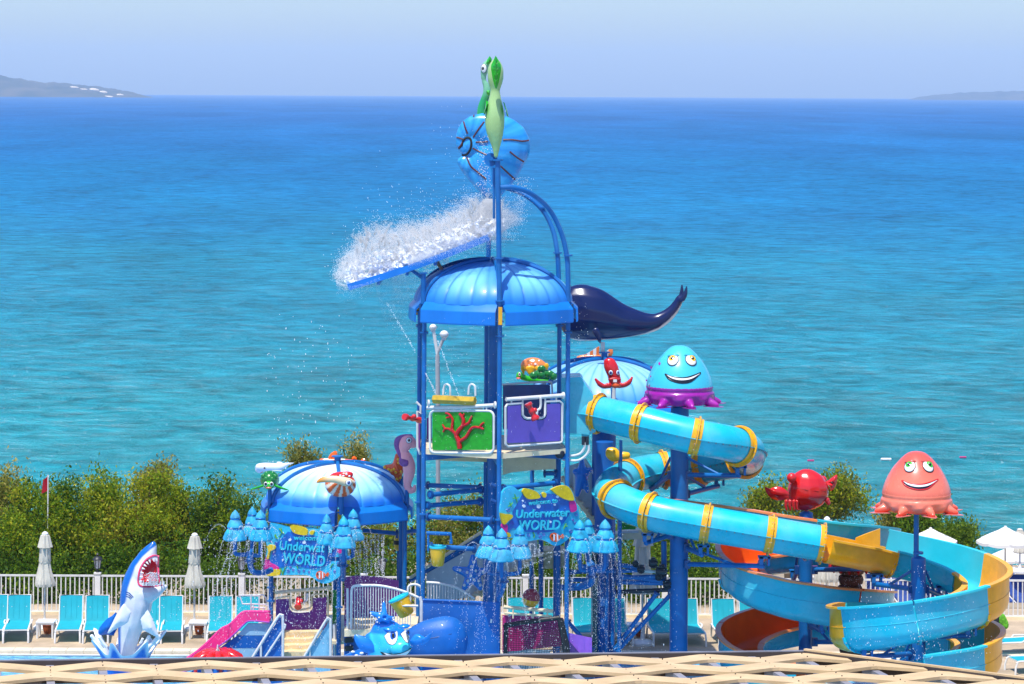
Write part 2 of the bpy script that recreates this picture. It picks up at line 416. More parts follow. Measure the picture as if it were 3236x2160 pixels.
def grid_plane(name, x0, x1, y0, y1, z, material, nx=1, ny=1, zf=None):
    vs = []; fs = []
    for j in range(ny + 1):
        for i in range(nx + 1):
            x = x0+(x1-x0)*i/nx; y = y0+(y1-y0)*j/ny; vs.append((x, y, z if zf is None else zf(x, y)))
    for j in range(ny):
        for i in range(nx): a = j*(nx+1)+i; fs.append((a, a+1, a+nx+2, a+nx+1))
    return obj(name, MB().add(vs, fs), material, smooth=False)
tag(grid_plane('sea', -9000, 9000, 92, 15000, SEA, sea_material(), 4, 4), 'turquoise sea running out to the blue horizon', None, None, 'structure')
# ground beside and below the pool, sloping to the beach
GR = mat('sandy_ground', (.34, .27, .18), .9, var=.35, vs=.8, bump=.3, bs=20)
def gz(x, y):
    return -1.6 if y < 77.5 else -.06 if y < 84 else (-.06 - 1.6 * min(1, (y - 84) / 8) - 2.2 * max(0, min(1, (y - 100) / 14)))
tag(grid_plane('ground', -60, 60, -20, 118, 0, GR, 40, 90, gz), 'sandy ground around the pool', None, None, 'structure')
def hill(name, label, x0, x1, Y, prof, depth, seed):
    """headland with a ridge profile given as photo pixels (x, y of skyline)"""
    r = random.Random(seed); nx, ny = 150, 14; vs = []; fs = []
    def sky_(x):
        for a, b in zip(prof, prof[1:]):
            if a[0] <= x <= b[0]: return a[1] + (b[1]-a[1])*(x-a[0])/(b[0]-a[0])
        return prof[-1][1]
    ph = [(r.uniform(.01, .09), r.uniform(0, 6.3), r.uniform(.2, 1)) for _ in range(14)]
    for j in range(ny + 1):
        for i in range(nx + 1):
            px = x0 + (x1 - x0) * i / nx; f = j / ny; Yj = Y + depth * f
            p = P(px, sky_(px), Yj); top = p.z - SEA
            k = math.sin(min(1, f * 2) * math.pi / 2) if f <= .5 else math.cos((f - .5) * math.pi)
            rough = sum(a * math.sin(q * px * 1.7 + s + f * 7) for q, s, a in ph) * .55 + r.uniform(-1.2, 1.6)
            vs.append((p.x, Yj, SEA - .5 + max(0, top * k ** .7 + rough * k * min(1, top / 20))))
    for j in range(ny):
        for i in range(nx): a = j*(nx+1)+i; fs.append((a, a+1, a+nx+2, a+nx+1))
    a = bpy.data.materials.new('headland'); a.use_nodes = True; t = a.node_tree; N = t.nodes; L = t.links
    g = N.new('ShaderNodeNewGeometry'); n = N.new('ShaderNodeTexNoise'); n.inputs['Scale'].default_value = .012; n.inputs['Detail'].default_value = 8; L.new(g.outputs['Position'], n.inputs[0])
    cr = N.new('ShaderNodeValToRGB'); e = cr.color_ramp; e.elements[0].position = .35; e.elements[0].color = (.018, .035, .016, 1); e.elements[1].position = .7; e.elements[1].color = (.10, .085, .055, 1)
    L.new(n.outputs[0], cr.inputs[0]); L.new(cr.outputs[0], N['Principled BSDF'].inputs['Base Color']); N['Principled BSDF'].inputs['Roughness'].default_value = 1
    o = obj(name, MB().add(vs, fs), a); return tag(o, label, None, None, 'structure')
hill('headland', 'hazy wooded headland sloping down to the sea at far left', -160, 484, 8200, [(-160, 205), (0, 238), (60, 248), (120, 256), (150, 262), (170, 258), (200, 262), (260, 268), (330, 275), (380, 284), (420, 290), (450, 299), (484, 306)], 900, 3)
hill('headland', 'faint low headland on the horizon at far right', 2868, 3420, 11500, [(2868, 314), (2900, 306), (2960, 298), (3040, 292), (3120, 289), (3236, 286), (3420, 284)], 900, 5)
# bare pale patches and houses on the left headland
SAND = mat('bare_pale_slope', (.80, .66, .45), .9, var=.2, vs=.02)
lh = thing('hillside_quarry', 'pale bare cuttings on the slope of the left headland', 'cutting', P(300, 300, 8150))
for x, y, a, b in ((235, 275, 20, 6), (298, 283, 26, 10), (327, 290, 18, 7), (380, 299, 16, 6), (265, 281, 14, 3), (345, 304, 20, 3)):
    c = P(x, y, 8050); obj('cutting', MB().ell(c, (m(a/2, 8050), 60, m(b/2, 8050)), Matrix.Rotation(R(12), 3, 'Y')), SAND, lh)
# ------------------------------------------------------------------ pool deck, coping, pool water
def deck_material():
    a = mat('deck_stone', (.46, .355, .235), .75, var=.38, vs=.9, bump=.15, bs=30)
    return a
YC = 76.0
tag(obj('pool_deck', MB().box((0, (YC + 82.6) / 2, -.1), (44, 82.6 - YC, .2)), deck_material(), smooth=False), 'beige stone deck behind the pool', None, None, 'structure')
COPE = mat('pale_coping', (.68, .60, .45), .7, var=.15, vs=3, bump=.2, bs=25)
cp = thing('pool_coping', 'pale grooved coping along the pool edge', 'coping', (0, YC - .2, 0)); cp['kind'] = 'structure'; del cp['category']
base_bm = MB().box((0, YC - .22, -.085), (.46, .42, .17)); 
first = None
for i in range(86):
    if first is None: first = obj('coping_stone', base_bm, COPE, cp, smooth=False); o = first
    else: o = first.copy(); COL.objects.link(o); o.parent = cp
    o.location = (-20 + i * .47, 0, -.17 + .025 + rnd(-.002, .002))
# the drain grating in front of it
gr = obj('drain_grating', MB().box((0, YC - .48, -.07), (42, .09, .03)), WHITE, cp, smooth=False)
def pool_material():
    a = mat('pool_water', (.02, .33, .55), .06, spec=.5, var=.25, vs=1.1)
    t = a.node_tree; N = t.nodes; L = t.links; b = N['Principled BSDF']; b.inputs['IOR'].default_value = 1.33
    g = N.new('ShaderNodeNewGeometry'); mp = N.new('ShaderNodeMapping'); mp.inputs['Scale'].default_value = (1, 2.2, 1); L.new(g.outputs['Position'], mp.inputs[0])
    n = N.new('ShaderNodeTexNoise'); n.inputs['Scale'].default_value = 2.2; n.inputs['Detail'].default_value = 5; n.inputs['Distortion'].default_value = 1.2; L.new(mp.outputs[0], n.inputs[0])
    bp = N.new('ShaderNodeBump'); bp.inputs['Strength'].default_value = .6; bp.inputs['Distance'].default_value = .12; L.new(n.outputs[0], bp.inputs['Height']); L.new(bp.outputs[0], b.inputs['Normal'])
    cr = N.new('ShaderNodeValToRGB'); e = cr.color_ramp; e.elements[0].position = .38; e.elements[0].color = (.01, .22, .48, 1); e.elements[1].position = .66; e.elements[1].color = (.20, .58, .72, 1)
    L.new(n.outputs[0], cr.inputs[0]); L.new(cr.outputs[0], b.inputs['Base Color']); return a
tag(grid_plane('pool_water', -22, 22, 38, YC - .43, -.10, pool_material()), 'rippled light blue pool water', None, None, 'structure')
# ------------------------------------------------------------------ fence
YF = 81.0
fe = thing('pool_fence', 'white metal baluster fence running behind the loungers', 'fence', (0, YF, 0))
xl, xr = P(-60, 1900, YF).x, P(3300, 1900, YF).x
zt, zb = 1.10, .09
obj('top_rail', MB().box(((xl + xr)/2, YF, zt), (xr - xl, .05, .05)), WHITEM, fe, smooth=False)
obj('bottom_rail', MB().box(((xl + xr)/2, YF, zb), (xr - xl, .045, .05)), WHITEM, fe, smooth=False)
first = None; x = xl + .05
while x < xr:
    if first is None: first = o = obj('baluster', MB().box((x, YF, (zt + zb)/2), (.032, .026, zt - zb)), WHITEM, fe, smooth=False)
    else: o = first.copy(); COL.objects.link(o); o.parent = fe
    o.location = (x, 0, .09); x += .131
first = None
for x in (-180, 308, 763, 1150, 1660, 2100, 2560, 3010):
    p = P(x, 1948, YF)
    if first is None: first = o = obj('fence_post', MB().box((p.x, YF - .01, .58), (.16, .12, 1.16)).box((p.x, YF - .01, 1.18), (.2, .16, .04)), WHITE, fe, smooth=False); fx = p.x
    else: o = first.copy(); COL.objects.link(o); o.parent = fe
    o.location = (p.x, -.01, 0)
tag(obj('low_kerb', MB().box((0, YF + .02, .035), (44, .22, .09)), CREAM, smooth=False), 'low pale kerb under the fence', None, None, 'structure')
# lanterns on two of the posts
GLASS = mat('lantern_glass', (.55, .58, .60), .12, coat=.4)
IRON = mat('lantern_iron', (.02, .021, .025), .45)
for x, side in ((308, 'between the first and second closed umbrella'), (763, 'left of the left pavilion legs'), (1208, 'behind the purple bridge')):
    p = P(x, 1815, YF); p.z = 1.2
    t = thing('post_lantern', 'dark post lantern on the fence, ' + side, 'lantern', p, 'lanterns on the fence posts')
    obj('base', MB().lathe([(.05, 0), (.06, .02), (.035, .04), (.035, .08), (.075, .10), (.075, .115)], p, 8), IRON, t)
    g_ = obj('pane_body', MB().lathe([(.07, .115), (.105, .36)], p, 6), GLASS, t, smooth=False)
    for k in range(6):
        q = math.pi * k / 3; d0 = Vector((math.cos(q), math.sin(q), 0))
        obj('corner_bar', MB().cyl(p + d0*.073 + Vector((0,0,.115)), p + d0*.108 + Vector((0,0,.36)), .011, n=6), IRON, t)
    obj('cap', MB().lathe([(.15, .355), (.145, .375), (.09, .44), (.03, .46), (.03, .48), (.045, .50), (.02, .54), (.004, .56)], p, 12), IRON, t)
# ------------------------------------------------------------------ loungers, tables, umbrellas
def make_lounger():
    t = thing('sun_lounger', 'x', 'sun lounger', (0, 0, 0), 'sun loungers in the row behind the pool')
    for s in (-1, 1):
        o = obj('side_rail', MB().tube([(s*.325, 0, .34), (s*.325, -.6, .34), (s*.325, -1.25, .345), (s*.325, -1.32, .30)], .024, 8), WHITE, t)
        obj('leg', MB().tube([(s*.325, -1.28, .33), (s*.335, -1.34, .18), (s*.335, -1.35, 0)], .028, 8), WHITE, t)
        obj('leg', MB().tube([(s*.325, .02, .34), (s*.335, .06, .18), (s*.335, .10, 0)], .028, 8), WHITE, t)
        obj('armrest', MB().tube([(s*.36, .02, .36), (s*.37, -.1, .40), (s*.37, -.38, .41), (s*.35, -.44, .35)], .022, 8), WHITE, t)
    for y in (-.12, -.7, -1.24): obj('cross_bar', MB().box((0, y, .335), (.63, .05, .03)), WHITE, t)
    mb = MB(); n = 8; vs = []
    for i in range(n + 1):
        for j in (-1, 1): vs.append((j*.30, -1.26*i/n, .362 - .012*math.sin(math.pi*i/n)))
    mb.add(vs, [(2*i, 2*i+1, 2*i+3, 2*i+2) for i in range(n)]); mb.add([v + Vector((0,0,-.012)) for v in mb.v], [(2*i, 2*i+2, 2*i+3, 2*i+1) for i in range(n)])
    obj('seat_sling', mb, TEAL, t)
    A, B = Vector((0, .0, .36)), Vector((0, .22, 1.03))
    mb = MB(); d = B - A
    vs = [A + d*f + Vector((j*.30, .02*math.sin(math.pi*f), 0)) for f in [i/8 for i in range(9)] for j in (-1, 1)]
    mb.add(vs, [(2*i, 2*i+1, 2*i+3, 2*i+2) for i in range(8)]); mb.add([v + Vector((0, .012, 0)) for v in vs], [(2*i, 2*i+2, 2*i+3, 2*i+1) for i in range(8)])
    b = obj('back_sling', mb, TEAL, t)
    for k in (-.15, 0, .15): obj('sling_seam', MB().tube([A + d*.12 + Vector((k, -.004, 0)), A + d*.5 + Vector((k, .014, 0)), B*1 + Vector((k, -.004, -.02))], .005, 5), TEAL, b)
    obj('back_frame', MB().tube([A + Vector((-.315, 0, 0)), B + Vector((-.315, 0, 0)), B + Vector((.315, 0, 0)), A + Vector((.315, 0, 0))], .019, 8), WHITE, t)
    obj('back_crossbar', MB().tube([A + d*.16 + Vector((x_, .03, -.015*math.cos(x_*5))) for x_ in (-.31, -.15, 0, .15, .31)], .016, 6), WHITE, t)
    obj('prop_strut', MB().tube([A + d*.55 + Vector((-.2, .02, 0)), (-.2, .42, .12)], .014, 6).tube([A + d*.55 + Vector((.2, .02, 0)), (.2, .42, .12)], .014, 6), WHITE, t)
    return t
LG0 = make_lounger(); used = [False]
def lounger(x, label, Yc=78.05, rz=0, group=None, y=2029):
    o = LG0 if not used[0] else copy_tree(LG0); used[0] = True
    p = P(x, y - 90, Yc); o.location = (p.x + rnd(-.02, .02), Yc + rnd(-.03, .03), 0); o.rotation_euler.z = rz + R(5.5 if rz == 0 else 0) + R(rnd(-1, 1)); o['label'] = label
    if group: o['group'] = group
    return o
for x, l in ((-14, 'teal sling lounger cut off by the left picture edge'), (60, 'teal lounger left of the first closed umbrella'),
             (222, 'teal lounger right of the first closed umbrella beside the terracotta pot'), (308, 'teal lounger directly left of the shark, in front of the lantern post'),
             (474, 'teal lounger mostly hidden behind the shark'), (542, 'teal lounger just right of the shark mouth'),
             (697, 'teal lounger right of the second closed umbrella, left of the pink slide'), (783, 'teal lounger behind the pink slide handrail'),
             (1640, 'teal lounger behind the beach ball, left one of the pair'), (1726, 'teal lounger behind the beach ball, right one of the pair'),
             (1846, 'teal lounger left of the water-covered thick blue column'), (1940, 'teal lounger right of the water-covered thick blue column'),
             (2086, 'teal lounger just left of the tube slide column'), (2172, 'teal lounger just right of the tube slide column'),
             (2288, 'teal lounger left of the orange flume'), (2376, 'teal lounger mostly hidden by the orange flume')):
    lounger(x, l)
def table(x, label):
    p = P(x, 2029, 77.2); Yb = 77.6
    t = thing('side_table', label, 'side table', (p.x, Yb, 0), 'white side tables between loungers')
    obj('table_top', MB().box((p.x, Yb, .435), (.5, .5, .035)), WHITE, t)
    obj('apron', MB().box((p.x, Yb - .2, .395), (.42, .03, .05)), WHITE, t)
    for a in (-1, 1):
        for b in (-1, 1): obj('leg', MB().cyl((p.x+a*.21, Yb+b*.21, 0), (p.x+a*.205, Yb+b*.205, .42), .03, .034, 8), WHITE, t)
table(138, 'white plastic side table under the first closed umbrella'); table(622, 'white plastic side table left of the pink slide')
table(2012, 'white plastic side table behind the diagonal blue braces')
def pot(x, label):
    p = P(x, 2022, 77.5); p.z = 0; p.y = 78.1
    t = thing('terracotta_pot', label, 'pot', p, 'terracotta pots under side tables')
    obj('pot_body', MB().lathe([(.08, .0), (.11, .05), (.14, .17), (.145, .25)], p, 18), TERRA, t)
    obj('pot_rim', MB().lathe([(.148, .245), (.165, .25), (.165, .29), (.148, .295), (.13, .25)], p, 18), TERRA, t)
pot(139, 'small terracotta pot under the table by the first closed umbrella'); pot(622, 'small terracotta pot under the table left of the pink slide'); pot(2024, 'small terracotta pot behind the diagonal blue braces')
def closed_umbrella(x, ytop, label, Yb=78.7, w_=1.0, base=True, ysrc=None):
    p = P(x, 1940, Yb); p.z = 0; top = P(x, ytop, Yb).z; k = top / 2.35
    t = thing('closed_umbrella', label, 'umbrella', p, 'closed white umbrellas')
    obj('base', MB().lathe([(.32, 0), (.32, .06), (.26, .11), (.06, .13), (.04, .3)], p, 24), WHITE, t)
    obj('pole', MB().cyl(p, p + Vector((0, 0, top - .02)), .028), WHITEM, t)
    prof = [(.035, 1), (.10, .985), (.155, .945), (.17, .90), (.155, .86)]
    wob = lambda q, i: 1 + .14*math.cos(q*8 + i*.15) + .05*math.cos(q*5 + 1)
    obj('top_flap', MB().lathe([(r*w_, z*top) for r, z in [(.02, 1.0), (.10, .985), (.125, .94), (.165, .865), (.17, .86)][::-1]], p, 48, wob=wob), CANVAS, t)
    obj('canopy', MB().lathe([(r*w_, z*top) for r, z in [(.05, .47), (.22, .45), (.235, .48), (.20, .55), (.155, .63), (.125, .70), (.14, .71), (.13, .78), (.125, .86), (.10, .93)]], p, 64, wob=lambda q, i: 1 + .10*math.cos(q*8 + .3*i) + .07*math.cos(q*13 + i) + (.08*math.cos(q*9) if i < 3 else 0)), CANVAS, t)
    obj('tie_strap', MB().lathe([(.128*w_, .690*top), (.138*w_, .70*top), (.132*w_, .712*top)], p, 24), CANVAS, t)
    obj('finial', MB().lathe([(.09, .992*top), (.09, 1.004*top), (.05, 1.02*top), (.01, 1.025*top)], p, 16), WHITE, t)
closed_umbrella(141, 1686, 'closed cream umbrella at the left, above the first side table', 78.8, 1.12)
closed_umbrella(614, 1690, 'closed cream umbrella between the shark and the pink slide', 78.8, 1.12)
closed_umbrella(1216, 1734, 'closed cream umbrella far behind the purple bridge', 92, .8)
closed_umbrella(2030, 1672, 'tall closed cream umbrella behind the valve pipes', 77.0, 1.5)
closed_umbrella(2612, 1640, 'closed cream umbrella behind the golden open flume', 79.0, 1.4)
closed_umbrella(3222, 1672, 'closed white umbrella cut off by the right picture edge', 89, .85)
def open_umbrella(x, ytop, half, Yb, label):
    p = P(x, 1900, Yb); p.z = -.06 if Yb < 84 else gz(0, Yb); top = P(x, ytop, Yb).z; r = m(half, Yb)
    t = thing('open_umbrella', label, 'umbrella', p, 'open white umbrellas on the right')
    obj('pole', MB().cyl(p, (p.x, p.y, top - .05), .03), WHITEM, t)
    n = 8; hd = r * .42
    for k in range(n):
        q0, q1 = 2*math.pi*k/n, 2*math.pi*(k+1)/n; vs = []; fs = []
        M_ = 6
        for i in range(M_ + 1):
            f = i / M_; rr = r * (.05 + .95*f)
            for j in range(5):
                u = j/4; q = q0 + (q1-q0)*u
                sag = -.05*r*math.sin(math.pi*u)*f
                pa = Vector((math.cos(q0), math.sin(q0), 0))*(1-u) + Vector((math.cos(q1), math.sin(q1), 0))*u
                vs.append(Vector((p.x, p.y, top - hd*(f*.86 + .14*f*f) + sag)) + pa*rr)
        for i in range(M_):
            for j in range(4): a = i*5+j; fs.append((a, a+1, a+6, a+5))
        c = obj('canopy_panel', MB().add(vs, fs), CANVASW, t)
        e = [vs[M_*5 + j] for j in range(5)]
        obj('valance', MB().add(e + [v + Vector((0, 0, -.10*r)) for v in e], [(j, j+1, j+6, j+5) for j in range(4)]), CANVASW, c)
        obj('rib', MB().cyl((p.x, p.y, top - hd*.3), Vector(vs[M_*5]) + Vector((0,0,-.02)), .012, n=6), WHITEM, t)
    obj('vent_cap', MB().lathe([(.30*r, -.10*r), (.14*r, -.01*r), (.05*r, .03*r), (.05*r, .07*r), (.01, .08*r)], (p.x, p.y, top), 8), CANVASW, t)
open_umbrella(3176, 1668, 92, 86, 'open white umbrella at the right, nearest the picture edge')
open_umbrella(3196, 1728, 76, 92, 'open white umbrella lower behind the right umbrella')
open_umbrella(2940, 1672, 84, 88, 'open white umbrella partly hidden by the upper cyan flume wall')
open_umbrella(3005, 1702, 70, 95, 'open white umbrella just right of the pink jellyfish pole')
# nearer loungers at the right
lounger(3130, 'teal lounger seen from the side at the right edge', 73.9, R(-76), 'teal loungers at the right edge', 1990).location = P(3262, 2055, 76.2) * 1
lounger(3250, 'teal lounger corner low at the right picture edge', 71.5, R(-76), 'teal loungers at the right edge').location = P(3345, 2112, 73.8) * 1
for o in list(COL.objects):
    if o.get('group') == 'teal loungers at the right edge': o.location.z = 0
# deck right of the pool
tag(obj('side_deck', MB().box((P(3120, 2100, 70).x + 6.0, 66, -.045), (12, 20.3, .1)), deck_material(), smooth=False), 'stone deck right of the pool', None, None, 'structure')
# ------------------------------------------------------------------ trees
def leaf_material(name):
    a = mat(name, (1, 1, 1), .6, spec=.25, var=.3, vs=2, attr=True); t = a.node_tree; N = t.nodes; L = t.links
    b = N['Principled BSDF']; tr = N.new('ShaderNodeBsdfTranslucent'); at = N.new('ShaderNodeAttribute'); at.attribute_name = 'Col'; L.new(at.outputs[0], tr.inputs[0])
    mx = N.new('ShaderNodeMixShader'); mx.inputs[0].default_value = .5; L.new(b.outputs[0], mx.inputs[1]); L.new(tr.outputs[0], mx.inputs[2]); L.new(mx.outputs[0], N['Material Output'].inputs[0]); return a
LEAF = leaf_material('leaves'); BARK = mat('bark', (.10, .07, .045), .9, var=.4, vs=8, bump=.4)
def crown(name, blobs, n, size, cols, parent, seed):
    rg = np.random.default_rng(seed); vol = np.array([b[1][0]*b[1][1]*b[1][2] for b in blobs]) ** .75; pk = rg.choice(len(blobs), n, p=vol/vol.sum())
    C = np.array([list(b[0]) for b in blobs]); Rr = np.array([list(b[1]) for b in blobs])
    d = rg.normal(size=(n, 3)); d /= np.linalg.norm(d, axis=1)[:, None]
    rad = rg.uniform(.35, 1.0, n) ** .55
    # sprigs: leaves gather round twig centres so the outline is ragged
    nc = max(9, n // 330); cb = rg.choice(len(blobs), nc, p=vol/vol.sum()); cd = rg.normal(size=(nc, 3)); cd /= np.linalg.norm(cd, axis=1)[:, None]
    cc_ = C[cb] + cd * (rg.uniform(.35, 1.0, nc) ** .5)[:, None] * Rr[cb]; crad = rg.uniform(.16, .38, nc) * min(1.3, size * 10)
    ns = max(30, n // 22); wc_ = rg.integers(0, nc, ns); td = rg.normal(size=(ns, 3)) + np.array([0, -.25, .55]); td /= np.linalg.norm(td, axis=1)[:, None]
    tc = cc_[wc_] + td * (crad[wc_] * rg.uniform(.55, 1.15, ns))[:, None]; shade = rg.random(nc)
    which = rg.integers(0, ns, n); grow = rg.normal(size=(n, 3)) * size * np.array([1.5, 1.5, 1.7])
    dirs = td[which] * .5 + np.array([0, 0, .6]); dirs /= np.linalg.norm(dirs, axis=1)[:, None]
    pos = tc[which] + grow + dirs * rg.uniform(-1.5, 3.2, n)[:, None] * size
    far = rg.random(n) < .14
    pos[far] = (C[pk] + d * rad[:, None] * Rr[pk])[far]
    a = dirs * .9 + rg.normal(size=(n, 3)) * .8; a /= np.linalg.norm(a, axis=1)[:, None]
    b = np.cross(a, rg.normal(size=(n, 3))); b /= np.linalg.norm(b, axis=1)[:, None]
    L_ = 1.05 * size * rg.uniform(.7, 1.5, n); W_ = L_ * rg.uniform(.36, .55, n)
    v = np.empty((n, 4, 3)); v[:, 0] = pos - a*L_[:, None]*.5; v[:, 1] = pos + b*W_[:, None]*.5; v[:, 2] = pos + a*L_[:, None]*.5; v[:, 3] = pos - b*W_[:, None]*.5
    me = bpy.data.meshes.new(name); me.vertices.add(n*4); me.vertices.foreach_set('co', v.reshape(-1).astype('f'))
    me.loops.add(n*4); me.loops.foreach_set('vertex_index', np.arange(n*4, dtype='i')); me.polygons.add(n)
    me.polygons.foreach_set('loop_start', np.arange(0, n*4, 4, dtype='i')); me.update(calc_edges=True)
    cc = np.array(cols); ci = ((shade[wc_] * .75 + rg.random(ns) * .25) * len(cc)).astype(int).clip(0, len(cc)-1)[which]
    mixn = rg.random(n) < .3; ci[mixn] = rg.integers(0, len(cc), mixn.sum())
    col = np.ones((n, 4, 4)); col[:, :, :3] = (cc[ci] * rg.uniform(.9, 1.5, (n, 1)))[:, None, :]
    at = me.color_attributes.new('Col', 'FLOAT_COLOR', 'POINT'); at.data.foreach_set('color', col.reshape(-1).astype('f'))
    return link_mesh(name, me, LEAF, parent, smooth=False)
G1 = [(.045, .12, .006), (.10, .20, .008), (.19, .28, .010), (.29, .34, .012), (.38, .37, .02)]
G2 = [(.08, .11, .016), (.17, .19, .025), (.26, .25, .04), (.33, .30, .06), (.38, .33, .08)]
G3 = [(.035, .09, .008), (.07, .14, .010), (.12, .20, .012), (.18, .25, .016)]
def tree(label, x, Yb, blobs_px, n, size, cols, seed, cat='shrub', name='leafy_shrub', group='shrubs beyond the fence'):
    """blobs as photo pixels (x, y, rx, ry)"""
    zb = gz(0, Yb); p = P(x, 1900, Yb); p.z = zb
    t = thing(name, label, cat, p, group)
    bl = [((P(a, b, Yb).x, Yb + rnd(-.5, .7), P(a, b, Yb).z), (m(c, Yb), m((c + d_)/2, Yb)*.95, m(d_, Yb))) for a, b, c, d_ in blobs_px]
    rg = random.Random(seed)
    tk = MB().tube([p, p + Vector((.1, 0, .8)), p + Vector((.05, .1, 1.5))], [.16, .12, .09], 8)
    tr_ = obj('trunk', tk, BARK, t)
    for c, r_ in bl:
        c = Vector(c); s = p + Vector((.05, .1, 1.0)); mid = s.lerp(c, .5) + Vector((rg.uniform(-.2, .2), rg.uniform(-.2, .2), .1))
        obj('limb', MB().tube([s, mid, c, c + Vector((rg.uniform(-.3, .3), 0, r_[2]*.7))], [.08, .05, .03, .008], 6), BARK, tr_)
    crown('crown', bl, int(n*1.45), size*.88, cols, t, seed)
tree('olive shrub at the far left edge of the hedge', 20, 86, [(10, 1600, 60, 75), (-40, 1700, 90, 120), (40, 1740, 80, 100), (20, 1560, 45, 50)], 12000, .11, G2, 11)
tree('dense green shrub behind the first closed umbrella', 150, 85, [(110, 1640, 80, 80), (180, 1590, 60, 50), (150, 1740, 100, 110), (60, 1700, 70, 90), (215, 1680, 60, 80)], 17000, .105, G1, 12)
tree('tall bright green shrub left of the lantern post', 300, 85.6, [(250, 1600, 55, 55), (310, 1580, 50, 45), (280, 1690, 90, 100), (330, 1760, 80, 90), (240, 1760, 70, 80), (355, 1620, 45, 55)], 17000, .105, G1, 13)
tree('golden green shrub behind the shark snout', 440, 85.3, [(400, 1620, 60, 60), (470, 1560, 55, 50), (440, 1690, 95, 90), (500, 1720, 70, 90), (400, 1770, 80, 80), (535, 1620, 50, 60)], 17000, .105, G1[1:] + [(.2, .16, .02)], 14)
tree('thin twiggy brown topped shrub rising above the hedge', 490, 88, [(490, 1540, 40, 40), (470, 1510, 20, 25), (515, 1520, 20, 30), (490, 1610, 40, 40)], 3800, .10, G2, 15)
tree('dark green shrub right of the second closed umbrella', 650, 85.8, [(620, 1620, 75, 75), (690, 1580, 60, 50), (660, 1700, 95, 100), (740, 1650, 60, 70), (600, 1760, 70, 80), (740, 1750, 60, 80)], 16000, .105, G3 + G1[1:4], 16)
tree('grey green shrub behind the left pavilion sign', 850, 87, [(800, 1690, 50, 55), (880, 1730, 90, 70), (960, 1750, 80, 60), (810, 1770, 70, 70)], 12000, .105, G2[:4] + G1[1:3], 17)
tree('olive shrub behind the purple bridge', 1130, 88, [(1080, 1740, 70, 60), (1170, 1760, 80, 70), (1250, 1740, 70, 80), (1130, 1820, 120, 60)], 11000, .105, G2[:4] + G1[1:4], 18)
tree('sparse dry treetop left of the left dome apex', 955, 90, [(950, 1446, 26, 22), (985, 1462, 36, 16), (930, 1466, 18, 16)], 1500, .10, G2, 19, 'tree', 'sparse_tree', 'trees beyond the fence')
tree('sparse dry treetop right of the left dome apex', 1135, 90, [(1138, 1436, 17, 24), (1122, 1460, 20, 16), (1152, 1474, 20, 20)], 1200, .10, G2, 20, 'tree', 'sparse_tree', 'trees beyond the fence')
tree('olive tree behind the tower ladder bars', 1450, 88, [(1500, 1620, 50, 40), (1440, 1680, 80, 60), (1380, 1720, 60, 60), (1520, 1700, 70, 80), (1450, 1780, 110, 70)], 12000, .105, G2[:4] + G1[1:3], 21, 'tree', 'olive_tree', 'trees beyond the fence')
tree('dark shrub behind the tower stairs', 1720, 87, [(1700, 1780, 80, 80), (1800, 1760, 80, 70), (1760, 1850, 130, 60), (1620, 1830, 70, 60)], 9000, .105, G1[:4], 22)
tree('dark shrub behind the tube slide column', 2060, 87, [(1960, 1750, 70, 80), (2060, 1740, 70, 80), (2160, 1760, 80, 90), (2060, 1850, 140, 60), (2230, 1800, 60, 80)], 13000, .105, G3 + G1[1:4], 23)
tree('olive tree behind the red crab', 2480, 88, [(2430, 1590, 60, 50), (2620, 1575, 60, 40), (2690, 1590, 55, 36), (2640, 1615, 80, 36), (2650, 1545, 30, 22), (2560, 1600, 90, 40), (2400, 1620, 50, 40)], 13000, .105, G1[1:] + G2[:3], 24, 'tree', 'olive_tree', 'trees beyond the fence')
tree('small twiggy tree right of the blue flume end', 2830, 90, [(2820, 1650, 28, 40), (2840, 1690, 30, 30)], 1800, .10, G2, 25, 'tree', 'sparse_tree', 'trees beyond the fence')
tree('round green tree under the pink jellyfish', 2905, 89, [(2900, 1660, 60, 40), (2940, 1650, 40, 35), (2870, 1680, 35, 30), (2910, 1720, 60, 40)], 9000, .105, G3 + G1[1:3], 26, 'tree', 'round_tree', 'trees beyond the fence')
tree('green tree between the open white umbrellas', 3020, 90, [(3010, 1710, 50, 35), (3050, 1720, 35, 40), (2985, 1700, 30, 28), (3030, 1760, 50, 40)], 6500, .105, G3 + G1[1:3], 27, 'tree', 'round_tree', 'trees beyond the fence')
# dark undergrowth behind the fence
def undergrowth(x0, x1, Yb, ztop, n, seed):
    bl = []; r_ = random.Random(seed); x = P(x0, 1900, Yb).x; xe = P(x1, 1900, Yb).x
    while x < xe:
        bl.append(((x, Yb + r_.uniform(-.5, .9), r_.uniform(.1, ztop - .5)), (r_.uniform(.5, .8), .6, r_.uniform(.45, .75)))); x += .42
    return crown('undergrowth', bl, n, .10, G3[:3] + G1[:3], None, seed)
tag(undergrowth(-80, 1330, 83.6, 1.3, 34000, 31), 'dark green undergrowth behind the left part of the fence', None, None, 'stuff')
tag(undergrowth(1580, 2300, 84.0, 1.2, 17000, 32), 'dark green undergrowth behind the middle part of the fence', None, None, 'stuff')
